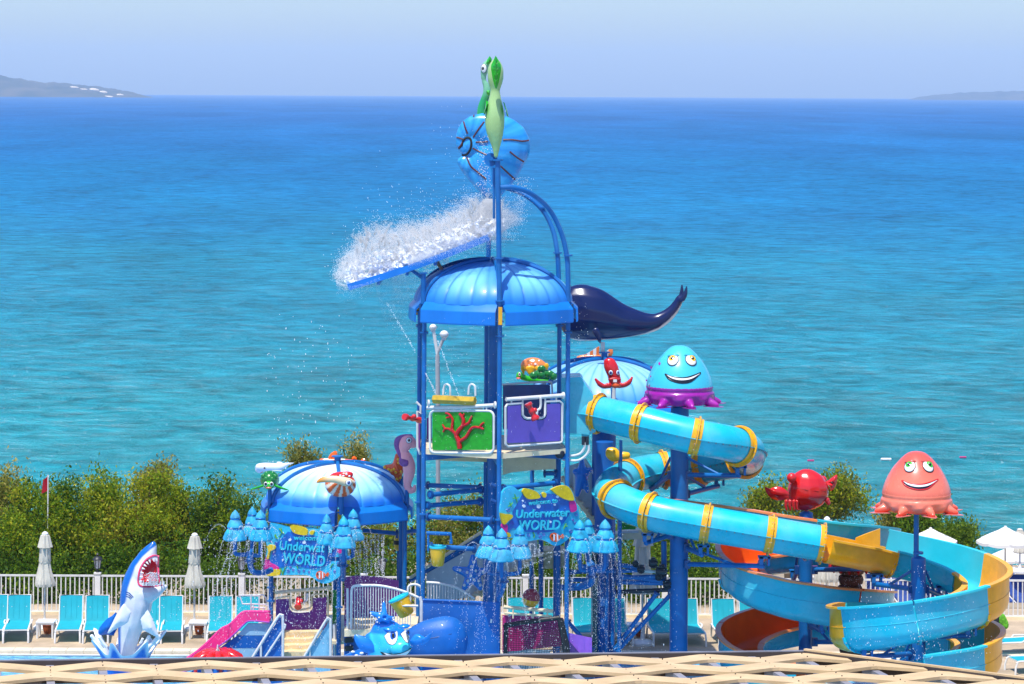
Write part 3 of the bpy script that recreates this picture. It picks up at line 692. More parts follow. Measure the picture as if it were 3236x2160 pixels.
# beach loungers with blue cushions beyond the fence at the right
BCUSH = mat('navy_cushion', (.02, .06, .26), .8)
LBL = ['blue cushioned beach lounger beyond the fence behind the golden flume', 'blue cushioned beach lounger beyond the fence left of the pink jellyfish column', 'blue cushioned beach lounger beyond the fence right of the pink jellyfish column', 'blue cushioned beach lounger behind the inner flume wall', 'blue cushioned beach lounger behind the golden flume bend', 'blue cushioned beach lounger below the open umbrellas', 'blue cushioned beach lounger at the right picture edge', 'farther beach lounger behind the trunk fountain', 'farther beach lounger behind the pink jellyfish column', 'farther beach lounger under the middle umbrella', 'farther beach lounger left of the right umbrella pole', 'farther beach lounger right of the right umbrella pole']
for i, (x, Yb) in enumerate(((2770, 89), (2850, 89), (2930, 89), (3010, 89), (3090, 89), (3150, 89), (3220, 89), (2810, 94), (2900, 94), (2990, 94), (3080, 94), (3180, 94))):
    zb = gz(0, Yb); p = P(x, 1850, Yb)
    p.z = zb
    t = thing('beach_lounger', LBL[i], 'beach lounger', p, 'beach loungers beyond the fence')
    obj('frame', MB().box((p.x, Yb - .9, zb + .3), (.66, 1.9, .05)).box((p.x - .3, Yb - 1.7, zb + .15), (.05, .05, .3)).box((p.x + .3, Yb - 1.7, zb + .15), (.05, .05, .3)).box((p.x - .3, Yb - .1, zb + .15), (.05, .05, .3)).box((p.x + .3, Yb - .1, zb + .15), (.05, .05, .3)), WHITE, t, smooth=False)
    rot = Matrix.Rotation(R(-60), 3, 'X')
    obj('backrest', MB().box((p.x, Yb + .12, zb + .62), (.66, .72, .05), Matrix.Rotation(R(62), 3, 'X')), WHITE, t, smooth=False)
    obj('cushion', MB().box((p.x, Yb - 1.0, zb + .36), (.58, 1.6, .07)).box((p.x, Yb + .06, zb + .64), (.58, .66, .07), Matrix.Rotation(R(62), 3, 'X')), BCUSH, t, smooth=False)
# buoys and flag
for x, y, l, mt_ in ((2562, 1449, 'dark red mooring buoy left of the pink jellyfish, floating on the sea', MAG), (2800, 1444, 'white swim line float between the two red buoys', WHITE), (3043, 1436, 'dark red mooring buoy right of the pink jellyfish, floating on the sea', MAG)):
    Yb = F * (H - SEA) / (y - HY + 5); p = P(x, y, Yb); p.z = SEA + .05; s = m(11 if mt_ is MAG else 17, Yb)
    tag(obj('sea_buoy', MB().tube([p + Vector((-s, 0, .02)), p + Vector((-s*.9, 0, .02)), p + Vector((s*.9, 0, .02)), p + Vector((s, 0, .02))], [s*.12, s*.26, s*.26, s*.12], 12), mt_), l, 'buoy', 'buoys on the sea')
p = P(151, 1600, 84.3); q = P(152, 1500, 84.3)
t = thing('flag', 'small red flag on a pole above the left hedge', 'flag', (p.x, 84.3, gz(0, 84.3)))
obj('pole', MB().cyl((p.x, 84.3, gz(0, 84.3)), q, .02), WHITEM, t)
vs = []; fs = []
for i in range(6):
    f = i/5
    for j in range(7):
        g_ = j/6; vs.append(q + Vector((-.02 - .12*f*(1-.3*g_) - .10*g_*f, .05*math.sin(5*f + 3*g_), -.05 - g_*.42 - .1*f)))
for i in range(5):
    for j in range(6): a = i*7+j; fs.append((a, a+1, a+8, a+7))
obj('cloth', MB().add(vs, fs), trans_mat('flag_red', (.55, .01, .03), .3), t)
# ------------------------------------------------------------------ the air
hz = MB().box((0, 7480, 120), (18200, 15200, 252))
vm = bpy.data.materials.new('haze_air'); vm.use_nodes = True; vn = vm.node_tree
vn.nodes.remove(vn.nodes['Principled BSDF']); pv = vn.nodes.new('ShaderNodeVolumePrincipled')
pv.inputs['Color'].default_value = (.70, .86, 1.0, 1); pv.inputs['Density'].default_value = 8.5e-5; pv.inputs['Anisotropy'].default_value = .2
vn.links.new(pv.outputs[0], vn.nodes['Material Output'].inputs['Volume'])
tag(obj('haze', hz, vm, smooth=False), 'thin sea haze', None, None, 'stuff')
# ------------------------------------------------------------------ pavilions and tower
def sstep(a, b, x):
    t = max(0, min(1, (x - a) / (b - a))); return t*t*(3 - 2*t)
def lerp3(a, b, t): return tuple(x*(1-t) + y*t for x, y in zip(a, b))
def hexv(c, Rr, al): return [Vector((c.x + Rr*math.sin(al + k*math.pi/3), c.y - Rr*math.cos(al + k*math.pi/3), c.z)) for k in range(6)]
DPAINT = mat('dome_paint', (1, 1, 1), .38, spec=.35, coat=.1, var=.10, vs=2.5, attr=True, streak=.3)
def flange(mb, c, r, h=.03, axis=(0, 0, 1), n=14):
    a = Vector(axis).normalized(); c = Vector(c); mb.cyl(c - a*h/2, c + a*h/2, r, n=n); return mb
def dome(t, C, al, Rs, zb, zt, za, colfn, cap=True):
    V = hexv(Vector((C.x, C.y, 0)), 1.0, al)
    cx = Vector((C.x, C.y, 0))
    prof = lambda v: (math.cos(v*math.pi/2)**.92, math.sin(v*math.pi/2)**1.05)
    Rd = Rs * .93
    for k in range(6):
        a, b = V[k] - cx, V[(k+1) % 6] - cx
        nu, nv = 42, 16; vs = []; fs = []; uv = []
        for j in range(nv + 1):
            v = j/nv*.985; r_, z_ = prof(v)
            for i in range(nu + 1):
                u = .035 + .93*i/nu
                d = a.lerp(b, u); d *= (1 + .10*math.sin(math.pi*u)*(1-.3*v))
                sc = abs(math.sin(6*math.pi*(u + .01))) ** .28
                rr = Rd*r_*(1 - .016*(1-sc)*(1-v)) ; zz = zt + (za - zt)*z_ + .03*sc*(1-v*.8) - .03
                vs.append(cx + d*rr + Vector((0, 0, zz))); uv.append((u, v, sc))
        for j in range(nv):
            for i in range(nu): q = j*(nu+1)+i; fs.append((q, q+1, q+nu+2, q+nu+1))
        me = bpy.data.meshes.new('roof_panel'); me.from_pydata(vs, [], fs); me.update()
        at = me.color_attributes.new('Col', 'FLOAT_COLOR', 'POINT')
        for i, q in enumerate(uv):
            c_ = colfn(*q, k); at.data[i].color = (*c_, 1)
        link_mesh('roof_panel', me, DPAINT, t)
        # skirt board
        A, B = a*Rs, b*Rs; path = []
        for i in range(9):
            u = .055 + .89*i/8; path.append(cx + A.lerp(B, u)*(1 + .055*math.sin(math.pi*u)) + Vector((0, 0, 0)))
        h = zt - zb
        sk = obj('skirt_board', MB().sweep(path, [(-.15, zt+.02), (-.12, zt+.035), (.045, zt-.26*h), (.06, zt-.32*h), (.07, zb+.03), (.05, zb), (.02, zb), (.03, zb+.05), (.02, zt-.36*h), (-.14, zt-.02)]), DOMEB, t, ang=22)
        # rib pipe along the corner
        rp = [cx + (V[k]-cx)*Rd*prof(v)[0]*1.0 + Vector((0, 0, zt + (za-zt)*prof(v)[1] + .02)) for v in [i/14*.97 for i in range(15)]]
        obj('roof_rib', MB().tube(rp, .048, 8), BLUE, t)
        e = V[k]*1; e = cx + (V[k]-cx)*Rs*1.0
        obj('corner_bracket', MB().box(e + Vector((0, 0, (zb+zt)/2)) - (V[k]-cx)*.10, (.09, .09, h*.9), Matrix.Rotation(al + k*math.pi/3, 3, 'Z')), YEL if k % 2 == 0 else NAVY, t)
    if cap: obj('apex_cap', flange(MB().cyl((C.x, C.y, za-.05), (C.x, C.y, za+.16), .085), (C.x, C.y, za+.17), .15, .025), BLUE, t)
def posts(t, C, al, Rp, z0, z1, r=.056, tops=None):
    V = hexv(Vector((C.x, C.y, 0)), Rp, al)
    for k, v in enumerate(V):
        zt_ = tops[k] if tops else z1
        mb = MB().cyl((v.x, v.y, z0), (v.x, v.y, zt_), r, n=14)
        o = obj('post', mb, BLUE, t)
        for z in (z1 - .35, (z0 + z1)*.52, zt_): obj('post_flange', flange(MB(), (v.x, v.y, z), r*1.75, .03), BLUE, o)
        bl = MB()
        for z in (z1 - .35,):
            for q in range(6): bl.cyl((v.x+math.cos(q)*r*1.5, v.y+math.sin(q)*r*1.5, z-.035), (v.x+math.cos(q)*r*1.5, v.y+math.sin(q)*r*1.5, z+.04), .012, n=6)
        obj('flange_bolts', bl, NAVY, o)
    return V
AL = R(5)
def tubepx(name, pts, zf, pl, r, mt, parent, n=8, off=0, sm=0, close=False):
    """pl: depth or a pair of plan points"""
    q = [zf(*p) for p in (smooth_path(pts, sm) if sm else pts)]
    pp = [P(x, y, pl) if isinstance(pl, (int, float)) else onplane(x, y, pl[0], pl[1], off) for x, y in q]
    return obj(name, MB().tube(pp, r, n, close=close), mt, parent)
def slabpx(name, pts, zf, pl, th, mt, parent, off=0, smooth=False):
    q = [zf(*p) for p in pts]
    if isinstance(pl, (int, float)): pp = [P(x, y, pl) for x, y in q]; n = Vector((0, 1, 0))
    else:
        pp = [onplane(x, y, pl[0], pl[1], off) for x, y in q]; d = Vector((pl[1].x-pl[0].x, pl[1].y-pl[0].y, 0)).normalized(); n = Vector((-d.y, d.x, 0)); n = n if n.y > 0 else -n
    return obj(name, MB().slab(pp, n*th), mt, parent, smooth=smooth, fixn=True)
def rounded(x0, y0, x1, y1, r, n=4, skew=0):
    out = []
    for cx, cy, a in ((x1-r, y0+r, -90), (x1-r, y1-r, 0), (x0+r, y1-r, 90), (x0+r, y0+r, 180)):
        for k in range(n+1):
            q = R(a + 90*k/n); out.append((cx + r*math.cos(q), cy + r*math.sin(q) + skew*(cx-x0)/(x1-x0)))
    return out
def cannon(parent, a, b, r, rings=True):
    a, b = Vector(a), Vector(b); d = b - a
    rs = [1.05, 1.15, 1.1, .8, .78, .8, 1.0, .95, .8, .75, .9, 1.2, 1.3, 1.15]
    o = obj('water_cannon', MB().tube([a + d*i/13 for i in range(14)], [r*k for k in rs], 16), RED, parent)
    obj('sight', MB().ell(a + d*.55 + Vector((.06, -.02, .05)), (.06, .05, .06)), RED, o); return o
# ---- main tower
ID = zoom(0, 0, 1)
Z2 = zoom(1220, 900, 1/.3827); Z5 = zoom(1250, 1450, 1/.4528)
YT = 70.0; TC = P(1556, 1400, YT); TC.z = 0
tw = thing('play_tower', 'tall blue water play tower with ribbed dome roof in the middle', 'play tower', (TC.x, TC.y, -.4))
RP = 2.02
zbT, ztT, zaT = P(1579, 1028, YT-RP).z, P(1579, 966, YT-RP).z, P(1577, 820, YT).z
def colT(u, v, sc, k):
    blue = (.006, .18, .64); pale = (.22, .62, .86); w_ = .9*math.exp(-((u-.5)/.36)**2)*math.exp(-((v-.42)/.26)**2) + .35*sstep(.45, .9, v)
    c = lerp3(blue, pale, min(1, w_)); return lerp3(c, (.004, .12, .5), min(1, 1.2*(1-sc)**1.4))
dome(tw, TC, AL, 2.2, zbT, ztT, zaT, colT, cap=False)
VT = hexv(Vector((TC.x, TC.y, 0)), RP, AL)
ztop = P(1571, 505, VT[0].y).z
posts(tw, TC, AL, RP, -.4, zbT + .1, tops=[zbT+.1]*6)
# masts above the roof
mast = obj('mast', flange(flange(MB().cyl((VT[0].x, VT[0].y, zbT), (VT[0].x - .07, VT[0].y, ztop), .062, n=14), (VT[0].x-.02, VT[0].y, P(1579, 815, VT[0].y).z), .105), (VT[0].x, VT[0].y, P(1579, 950, VT[0].y).z), .11), BLUE, tw)
mast2 = obj('mast', MB().cyl((VT[3].x, VT[3].y, zbT), (VT[3].x + .1, VT[3].y - .2, ztop), .062, n=14), BLUE, tw)
obj('mast_cap', flange(MB(), (VT[0].x - .07, VT[0].y, ztop), .12, .04), BLUE, mast)
tubepx('mast_stay', [(1561, 530), (1561, 690)], ID, VT[0].y + .25, .03, BLUE, tw)
# curved stays on the right
def arch(pts, Ys, label=None):
    pp = [P(x, y, Y) for (x, y), Y in zip(pts, Ys)]
    return obj('curved_stay', MB().tube([Vector(p) for p in smooth_path(pp, 8)], .062, 12), BLUE, tw)
arch([(1580, 592), (1625, 592), (1680, 612), (1735, 660), (1772, 730), (1790, 800), (1795, 870), (1795, 1000)], [VT[0].y, VT[0].y+.1, VT[0].y+.35, 68.9, 69.1, VT[1].y, VT[1].y, VT[1].y])
arch([(1570, 592), (1610, 596), (1660, 616), (1712, 660), (1745, 720), (1760, 790), (1765, 870), (1766, 1000)], [VT[3].y-.5, 71.6, 71.5, 71.4, 71.3, VT[2].y, VT[2].y, VT[2].y])
for x, y, Y in ((1795, 806, VT[1].y), (1762, 798, VT[2].y), (1716, 655, 71.4)):
    obj('stay_flange', flange(MB(), P(x, y, Y), .11, .04), BLUE, tw)
obj('short_mast', flange(MB().cyl(P(1338, 960, VT[5].y), P(1338, 860, VT[5].y), .06), P(1338, 862, VT[5].y), .1), BLUE, tw)
# centre column
obj('centre_column', MB().cyl((TC.x, TC.y, -.4), (TC.x, TC.y, zbT + .2), .115, n=20), BLUE, tw)
zfl = P(1579, 1438, VT[0].y).z
pl = MB(); hv = hexv(Vector((TC.x, TC.y, zfl)), 1.98, AL)
obj('platform', MB().slab(hv, (0, 0, -.06)), CREAM, tw, smooth=False, fixn=True)
for k in range(6): obj('platform_edge', MB().beam(hv[k]*1 + Vector((0, 0, -.03)), hv[(k+1) % 6] + Vector((0, 0, -.03)), .06, .12), CREAM, tw, smooth=False)
for k in (0, 1, 2): obj('floor_beam', MB().beam(hv[k] + Vector((0, 0, -.16)), hv[k+3] + Vector((0, 0, -.16)), .12, .16), BLUE, tw, smooth=False)
FL, FR, BR, LB = (VT[5], VT[0]), (VT[0], VT[1]), (VT[2], VT[3]), (VT[4], VT[5])
# green coral panel
g = obj('coral_panel', MB().slab([onplane(*Z2(x, y), *FL, .02) for x, y in rounded(382, 1050, 876, 1362, 18)], (0, .03, 0)), GREEN, tw, smooth=False, fixn=True)
tubepx('panel_frame', rounded(362, 1036, 890, 1384, 45, skew=4), Z2, FL, .03, WHITEM, tw, close=True)
for pts, r in (([(608, 1350), (600, 1290), (580, 1240), (600, 1200), (630, 1165), (640, 1120), (625, 1085), (605, 1062)], .062), ([(610, 1290), (660, 1255), (690, 1205), (720, 1175), (775, 1178), (805, 1192)], .045),
               ([(775, 1178), (785, 1155), (808, 1135)], .035), ([(630, 1165), (680, 1140), (695, 1110), (708, 1082)], .038), ([(580, 1240), (548, 1200), (545, 1160), (550, 1110), (520, 1068), (490, 1058)], .04),
               ([(545, 1205), (515, 1188), (488, 1185), (465, 1150)], .035), ([(488, 1185), (470, 1215)], .03), ([(530, 1090), (495, 1098)], .028), ([(630, 1090), (645, 1062)], .03)):
    q = [onplane(*Z2(*p), *FL, .05) for p in pts]; n = len(q)
    obj('coral_branch', MB().tube([Vector(v) for v in smooth_path(q, 3)], [r*(1 - .4*i/((n-1)*3)) for i in range((n-1)*3+1)], 8), CORALR, g)
tubepx('top_rail', [(340, 1012), (620, 1008), (890, 992)], Z2, FL, .045, WHITEM, tw)
for p in ((350, 975), (900, 990)): obj('rail_flange', flange(MB(), onplane(*Z2(*p), *FL), .085, .04, (1, .2, 0)), WHITEM, tw)
ra, rb = onplane(*Z2(392, 942), *FL, .05), onplane(*Z2(735, 958), *FL, .05); d = rb - ra
obj('tipping_roller', MB().tube([ra, ra + d*.02, rb - d*.02, rb], [.10, .115, .115, .10], 6), mat('roller_yellow', (.52, .33, .01), .4, coat=.2, var=.3, vs=6), tw, ang=20)
for x in (500, 708): tubepx('grey_hook', [(x-28, 905), (x-24, 850), (x-10, 822), (x+12, 822), (x+28, 845), (x+30, 915)], Z2, FL, .024, WHITEM, tw, sm=3)
tubepx('back_rail', [(330, 1020), (640, 1008), (800, 1015)], Z2, YT+.6, .035, WHITEM, tw)
for x in (425, 830, 620): tubepx('panel_bracket', [(x, 1000), (x, 1040)], Z2, FL, .02, WHITEM, tw)
# purple panel with notch and cannon
nt_ = [(1000, 990), (1125, 978), (1128, 1075), (1142, 1100), (1165, 1110), (1285, 1105), (1308, 1092), (1318, 1070), (1318, 962), (1430, 958), (1450, 975), (1448, 1285), (1432, 1298), (1015, 1330), (998, 1312)]
obj('notched_panel', MB().slab([onplane(*Z2(x, y), *FR, .02) for x, y in [(1003, 1000), (1112, 990), (1116, 1085), (1135, 1112), (1160, 1122), (1290, 1116), (1318, 1100), (1328, 1075), (1328, 985), (1430, 978), (1440, 988), (1438, 1278), (1425, 1288), (1010, 1305), (1000, 1295)]], (0, .03, 0)), PURP, tw, smooth=False, fixn=True)
tubepx('panel_frame', [(985, 1010), (1000, 985), (1120, 975)] , Z2, FR, .03, WHITEM, tw)
tubepx('panel_frame', [(1126, 975), (1128, 1070), (1142, 1092), (1165, 1102), (1285, 1098), (1305, 1085), (1314, 1065), (1314, 960)], Z2, FR, .03, WHITEM, tw)
tubepx('panel_frame', [(1314, 962), (1432, 958), (1455, 978), (1453, 1288), (1438, 1300), (1005, 1332), (986, 1312), (985, 1010)], Z2, FR, .03, WHITEM, tw)
tubepx('top_rail', [(992, 945), (1470, 910)], Z2, FR, .048, WHITEM, tw)
obj('rail_flange', flange(MB(), onplane(*Z2(1462, 912), *FR), .085, .05, (1, .3, 0)), WHITEM, tw)
for x, y0, y1 in ((1035, 942, 980), (1128, 938, 978), (1314, 925, 962), (1405, 918, 958), (1128, 1310, 1322)): tubepx('panel_bracket', [(x, y0), (x, y1)], Z2, FR, .022, WHITEM, tw)
cannon(tw, onplane(*Z2(1170, 975), *FR, .25), onplane(*Z2(1238, 1112), *FR, .35), .085)
tubepx('cannon_pipe', [(1275, 930), (1278, 985), (1270, 1020), (1250, 1035), (1245, 1070)], Z2, FR, .03, WHITEM, tw, off=.08, sm=3)
# far blue panel behind
slabpx('back_panel', [(965, 826), (1335, 822), (1352, 835), (1352, 1180), (965, 1190)], Z2, BR, .04, NAVY, tw)
tubepx('back_panel_rail', [(960, 822), (1180, 806), (1340, 800), (1368, 815), (1372, 940)], Z2, BR, .026, WHITEM, tw, sm=3)
# left side panel and red cannon
slabpx('side_panel', [(262, 1050), (278, 1090), (278, 1370), (262, 1330)], Z2, YT - .3, .5, PURPD, tw)
slabpx('side_panel', [(335, 1100), (376, 1080), (376, 1365), (335, 1368)], Z2, YT + .8, .03, PURPD, tw)
tubepx('side_rail', [(250, 965), (285, 1000), (284, 1060), (258, 1040), (258, 1340), (282, 1400)], Z2, YT - .3, .028, WHITEM, tw)
cannon(tw, P(*Z2(285, 1118), YT-.5), P(*Z2(150, 1088), YT-1.0), .07)
# trays under the platform
slabpx('under_tray', [(340, 1405), (600, 1420), (832, 1432), (832, 1462), (500, 1452), (345, 1440)], Z2, YT + .3, .6, BEIGE, tw)
tr = MB(); n = 14; vs = []
zt0, zt1 = P(*Z2(1100, 1355), YT).z, P(*Z2(1100, 1520), YT).z
for i in range(n+1):
    x = P(*Z2(960 + 445*i/n, 1400), YT).x
    zz = zt1 + (zt0 - zt1)*(.15 + .85*abs(i/n - .35)**1.6)
    for yy in (YT + .2, YT + 1.3): vs.append((x, yy, zz))
tr.add(vs, [(2*i, 2*i+1, 2*i+3, 2*i+2) for i in range(n)])
top = [P(*Z2(960, 1352), YT+.2), P(*Z2(1402, 1338), YT+.2)]
tr.slab([P(*Z2(x, y), YT+.2) for x, y in ((960, 1360), (1400, 1342), (1404, 1520), (1200, 1530), (1050, 1545), (964, 1568))], (0, 1.1, 0))
obj('slide_trough', tr, CREAM, tw)
# ladder bars and flanges below
for a, b, Ya, Yb in (((215, 182), (600, 198), 71.4, 71), ((235, 250), (605, 212), VT[5].y, YT), ((215, 325), (600, 296), VT[5].y, YT), ((220, 402), (690, 425), VT[5].y, VT[0].y), ((235, 608), (560, 628), VT[5].y, 69.2), ((745, 205), (1120, 165), VT[0].y+.1, VT[1].y), ((1030, 100), (1130, 98), VT[2].y, VT[2].y)):
    A, B = P(*Z5(*a), Ya), P(*Z5(*b), Yb); dd = (B-A).normalized()
    o = obj('cross_pipe', MB().cyl(A, B, .06), BLUE, tw); obj('pipe_flange', flange(MB(), A + dd*.04, .105, .05, dd), NAVY, o); obj('pipe_flange', flange(MB(), B - dd*.04, .105, .05, dd), NAVY, o)
for y in (190, 300, 1235):
    A = P(*Z5(700, y), VT[0].y); obj('clamp', MB().cyl(A, A + Vector((-.12, -.02, .05)), .05), NAVY, tw)
# hose bends on the right side
for pts in ([(1228, 1300), (1228, 1340), (1195, 1390), (1130, 1410), (1060, 1412)], [(1262, 1320), (1262, 1370), (1225, 1420), (1160, 1450), (1040, 1440)]):
    tubepx('hose', [(x + 410, y) for x, y in pts], Z2, VT[1].y + .1, .03, WHITEM, tw, sm=4)
for x in (1630, 1660): tubepx('hose_coupling', [(x, 1250), (x, 1320)], Z2, VT[1].y + .1, .045, DARKV, tw)
obj('valve', MB().ell(P(*Z2(1435, 1390), VT[1].y), (.13, .13, .13)), DARKV, tw)
# tilted splash board on top
A, B = P(1109, 903, YT - .1), P(1548, 747, YT - .1); d = B - A
sb = thing('splash_board', 'blue tilted splash board on top of the tower roof', 'splash board', (A.x + d.x/2, YT, A.z))
nb = Vector((-d.z, 0, d.x)).normalized()
bp_ = []
for i in range(11):
    f = i/10; bp_.append((A + d*f + nb*(-.10*math.sin(f*math.pi)*.6 + (.0))))
vs = []
for p_ in bp_:
    for yy, hh in ((-1.0, .12), (-.94, .02), (.94, .02), (1.0, .12), (1.0, -.04), (-1.0, -.04)): vs.append(p_ + Vector((0, yy, 0)) + nb*hh)
fs = [(i*6+k, i*6+(k+1) % 6, (i+1)*6+(k+1) % 6, (i+1)*6+k) for i in range(10) for k in range(6)] + [tuple(range(6)), tuple(range(65, 59, -1))]
obj('board', MB().add(vs, fs), DOMEB, sb, fixn=True)
for f in (.25, .45, .65): obj('stiffener', MB().beam(bp_[int(f*10)] + Vector((0, -.95, 0)) - nb*.08, bp_[int(f*10)] + Vector((0, .95, 0)) - nb*.08, .07, .08), BLUE, sb)
obj('strut', MB().cyl(P(1338, 880, YT-.9), A + d*.43 + Vector((0, -.7, -.05)), .045), BLUE, sb)
obj('strut', MB().cyl(P(1430, 905, YT+.2), A + d*.6 + Vector((0, .3, -.05)), .045), mat('tan_strut', (.42, .28, .18), .6), sb)
# ---- left pavilion
YL = 72.0; LC = P(1066, 1600, YL); LC.z = 0; RPL = 1.92
lp = thing('left_pavilion', 'low play pavilion with white to blue ribbed dome, left of the tower', 'pavilion', (LC.x, LC.y, -.3))
yl0 = YL - RPL
zbL, ztL, zaL = P(1081, 1662, yl0).z, P(1081, 1606, yl0).z, P(1075, 1462, YL).z
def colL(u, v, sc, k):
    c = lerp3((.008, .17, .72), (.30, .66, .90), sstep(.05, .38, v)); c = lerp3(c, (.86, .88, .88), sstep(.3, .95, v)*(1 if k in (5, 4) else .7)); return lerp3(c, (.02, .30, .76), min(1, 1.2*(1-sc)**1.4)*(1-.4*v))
dome(lp, LC, AL, 2.04, zbL, ztL, zaL, colL)
VL = posts(lp, LC, AL, RPL, -.3, zbL + .35)
Z4 = zoom(650, 1350, 1/.5166)
tubepx('tie_pipe', [(960, 630), (1180, 650)], Z4, YL + .9, .055, BLUE, lp)
tubepx('tie_pipe', [(1230, 640), (1300, 632)], Z4, YL - .4, .05, BLUE, lp)
for p_ in ((1170, 652), (1262, 635)): obj('pipe_flange', flange(MB(), P(*Z4(*p_), YL), .11, .06, (1, 0, 0)), NAVY, lp)
# low deck, panels and steps of the left pavilion
LFL = (VL[5], VL[0])
zdk = P(900, 2010, YL-1.2).z
hvL = hexv(Vector((LC.x, LC.y, zdk)), 1.85, AL)
obj('deck', MB().slab(hvL, (0, 0, -.08)), CREAM, lp, smooth=False, fixn=True)
Z8b = zoom(560, 1850, 2349/580)
slabpx('plum_panel', [(1262, 178), (1420, 170), (1432, 300), (1470, 342), (1560, 350), (1690, 338), (1730, 300), (1738, 160), (1905, 150), (1905, 560), (1262, 590)], Z8b, LFL, .03, PURPD, lp, off=-.4)
tubepx('panel_frame', [(1262, 160), (1440, 130), (1445, 260), (1475, 300), (1530, 318), (1640, 300), (1700, 285), (1722, 250), (1725, 115), (1890, 105), (1930, 140), (1930, 440)], Z8b, LFL, .026, CREAM, lp, off=-.35)
tubepx('top_rail', [(1255, 88), (1955, 30)], Z8b, LFL, .045, CREAM, lp, off=-.3)
obj('rail_flange', flange(MB(), onplane(*Z8b(1940, 32), *LFL, -.3), .08, .05, (1, .2, 0)), CREAM, lp)
cannon(lp, onplane(*Z8b(1560, 160), *LFL, -.1), onplane(*Z8b(1545, 280), *LFL, .15), .075)
tubepx('cannon_pipe', [(1660, 100), (1665, 150), (1640, 205), (1600, 220)], Z8b, LFL, .03, WHITEM, lp, off=-.2, sm=3)
slabpx('green_panel', [(1985, 60), (2068, 50), (2068, 470), (1985, 490)], Z8b, LFL, .03, mat('bright_green_panel', (.01, .32, .06), .45), lp, off=-.9)
tubepx('grey_rail', [(2010, 500), (2015, 930)], Z8b, YL - 1.6, .03, WHITEM, lp)
# beige steps
stp = [(1366, 690, 780), (1362, 770, 860), (1358, 850, 960)]
for i, (xa, y0, y1) in enumerate(stp):
    pts = [(xa, y0), (1480, y0 - 8), (1600, y0 - 3), (1740 - 25*i, y0 - 20), (1720 - 30*i, y1 - 10), (1560, y1), (xa, y1)]
    slabpx('step', pts, Z8b, YL - 2.0 - .28*i, .3, BEIGE, lp)
slabpx('step', [(1362, 600), (1840, 590), (1820, 660), (1362, 680)], Z8b, YL - 1.75, .3, BEIGE, lp)
slabpx('stair_cheek', [(1340, 385), (1340, 1300), (960, 1300), (960, 930), (1060, 760)], Z8b, YL - 2.9, .04, SLIDEB, lp)
tubepx('stair_rail', [(950, 940), (1060, 765), (1290, 400), (1335, 385), (1352, 420), (1352, 940)], Z8b, YL - 2.95, .035, WHITEM, lp, sm=3)
tubepx('stair_rail', [(1110, 940), (1380, 530), (1385, 505), (1345, 480)], Z8b, YL - 2.95, .026, WHITEM, lp)
tubepx('rail_post', [(1072, 770), (1072, 935)], Z8b, YL - 2.95, .028, WHITEM, lp)
slabpx('stair_cheek', [(1960, 440), (1960, 1300), (1560, 1300), (1620, 930)], Z8b, YL - 2.9, .03, mat('pale_blue_glass_panel', (.20, .46, .62), .4), lp)
tubepx('stair_rail', [(1500, 1080), (1620, 920), (1900, 450), (1945, 430), (1962, 470), (1962, 940)], Z8b, YL - 2.95, .032, WHITEM, lp, sm=3)
for x in (1700,): tubepx('rail_post', [(x, 800), (x, 935)], Z8b, YL - 2.93, .02, WHITEM, lp)
# ---- pink slide beside the steps
ps = thing('pink_slide', 'hot pink toddler slide with blue and white striped side, left of the steps', 'slide', P(720, 2110, YL - 2.6))
up = [(100, 950), (260, 840), (420, 700), (560, 560), (660, 510), (740, 440), (830, 350), (920, 335), (1180, 335)]
lo = [(1180, 470), (940, 450), (860, 490), (760, 590), (640, 700), (540, 770), (400, 890), (320, 960), (200, 1060), (40, 1110)]
pp = smooth_path(up, 4) ; ql = smooth_path(lo, 4)
slabpx('slide_wall', pp + ql, Z8b, YL - 2.5, .07, PINK, ps)
slabpx('slide_wall', [(x + 12, y - 14) for x, y in pp + ql], Z8b, YL - 1.75, .07, PINK, ps)
bed = [P(*Z8b(x, y), YL - 2.5) for x, y in ql]
obj('slide_bed', MB().add([v + Vector((0, yy, .05)) for v in bed for yy in (.06, .76)], [(2*i, 2*i+1, 2*i+3, 2*i+2) for i in range(len(bed)-1)]), PINK, ps)
obj('slide_lip', MB().tube([P(*Z8b(x, y), YL - 2.47) for x, y in pp], .035, 8), PINK, ps)
obj('slide_lip', MB().tube([P(*Z8b(x, y), YL - 2.49) for x, y in ql], .022, 8), mat('violet_trim', (.35, .08, .45), .4), ps)
WB = mat('pale_blue_stripe', (.30, .55, .72), .45); MBs = SLIDEB
for y0, y1, mt_, xl0, xl1 in ((480, 636, WB, 905, 770), (636, 800, MBs, 770, 545), (800, 970, WB, 545, 330), (970, 1130, MBs, 330, 150)):
    slabpx('stripe_board', [(xl0, y0 + 4), (1185, y0 + 4), (1185, y1), (xl1, y1)], Z8b, YL - 2.42, .05, mt_, ps)
for pts in ([(975, 440), (975, 240), (1120, 238), (1165, 260), (1175, 440)], [(800, 125), (1100, 118), (1135, 150), (1140, 240), (835, 232), (800, 125)], [(945, 125), (945, 330)], [(1050, 130), (1050, 390)], [(1110, 280), (1110, 400)], [(945, 275), (1130, 285)]):
    tubepx('hand_rail', pts, Z8b, YL - 2.1, .018, WHITEM, ps)
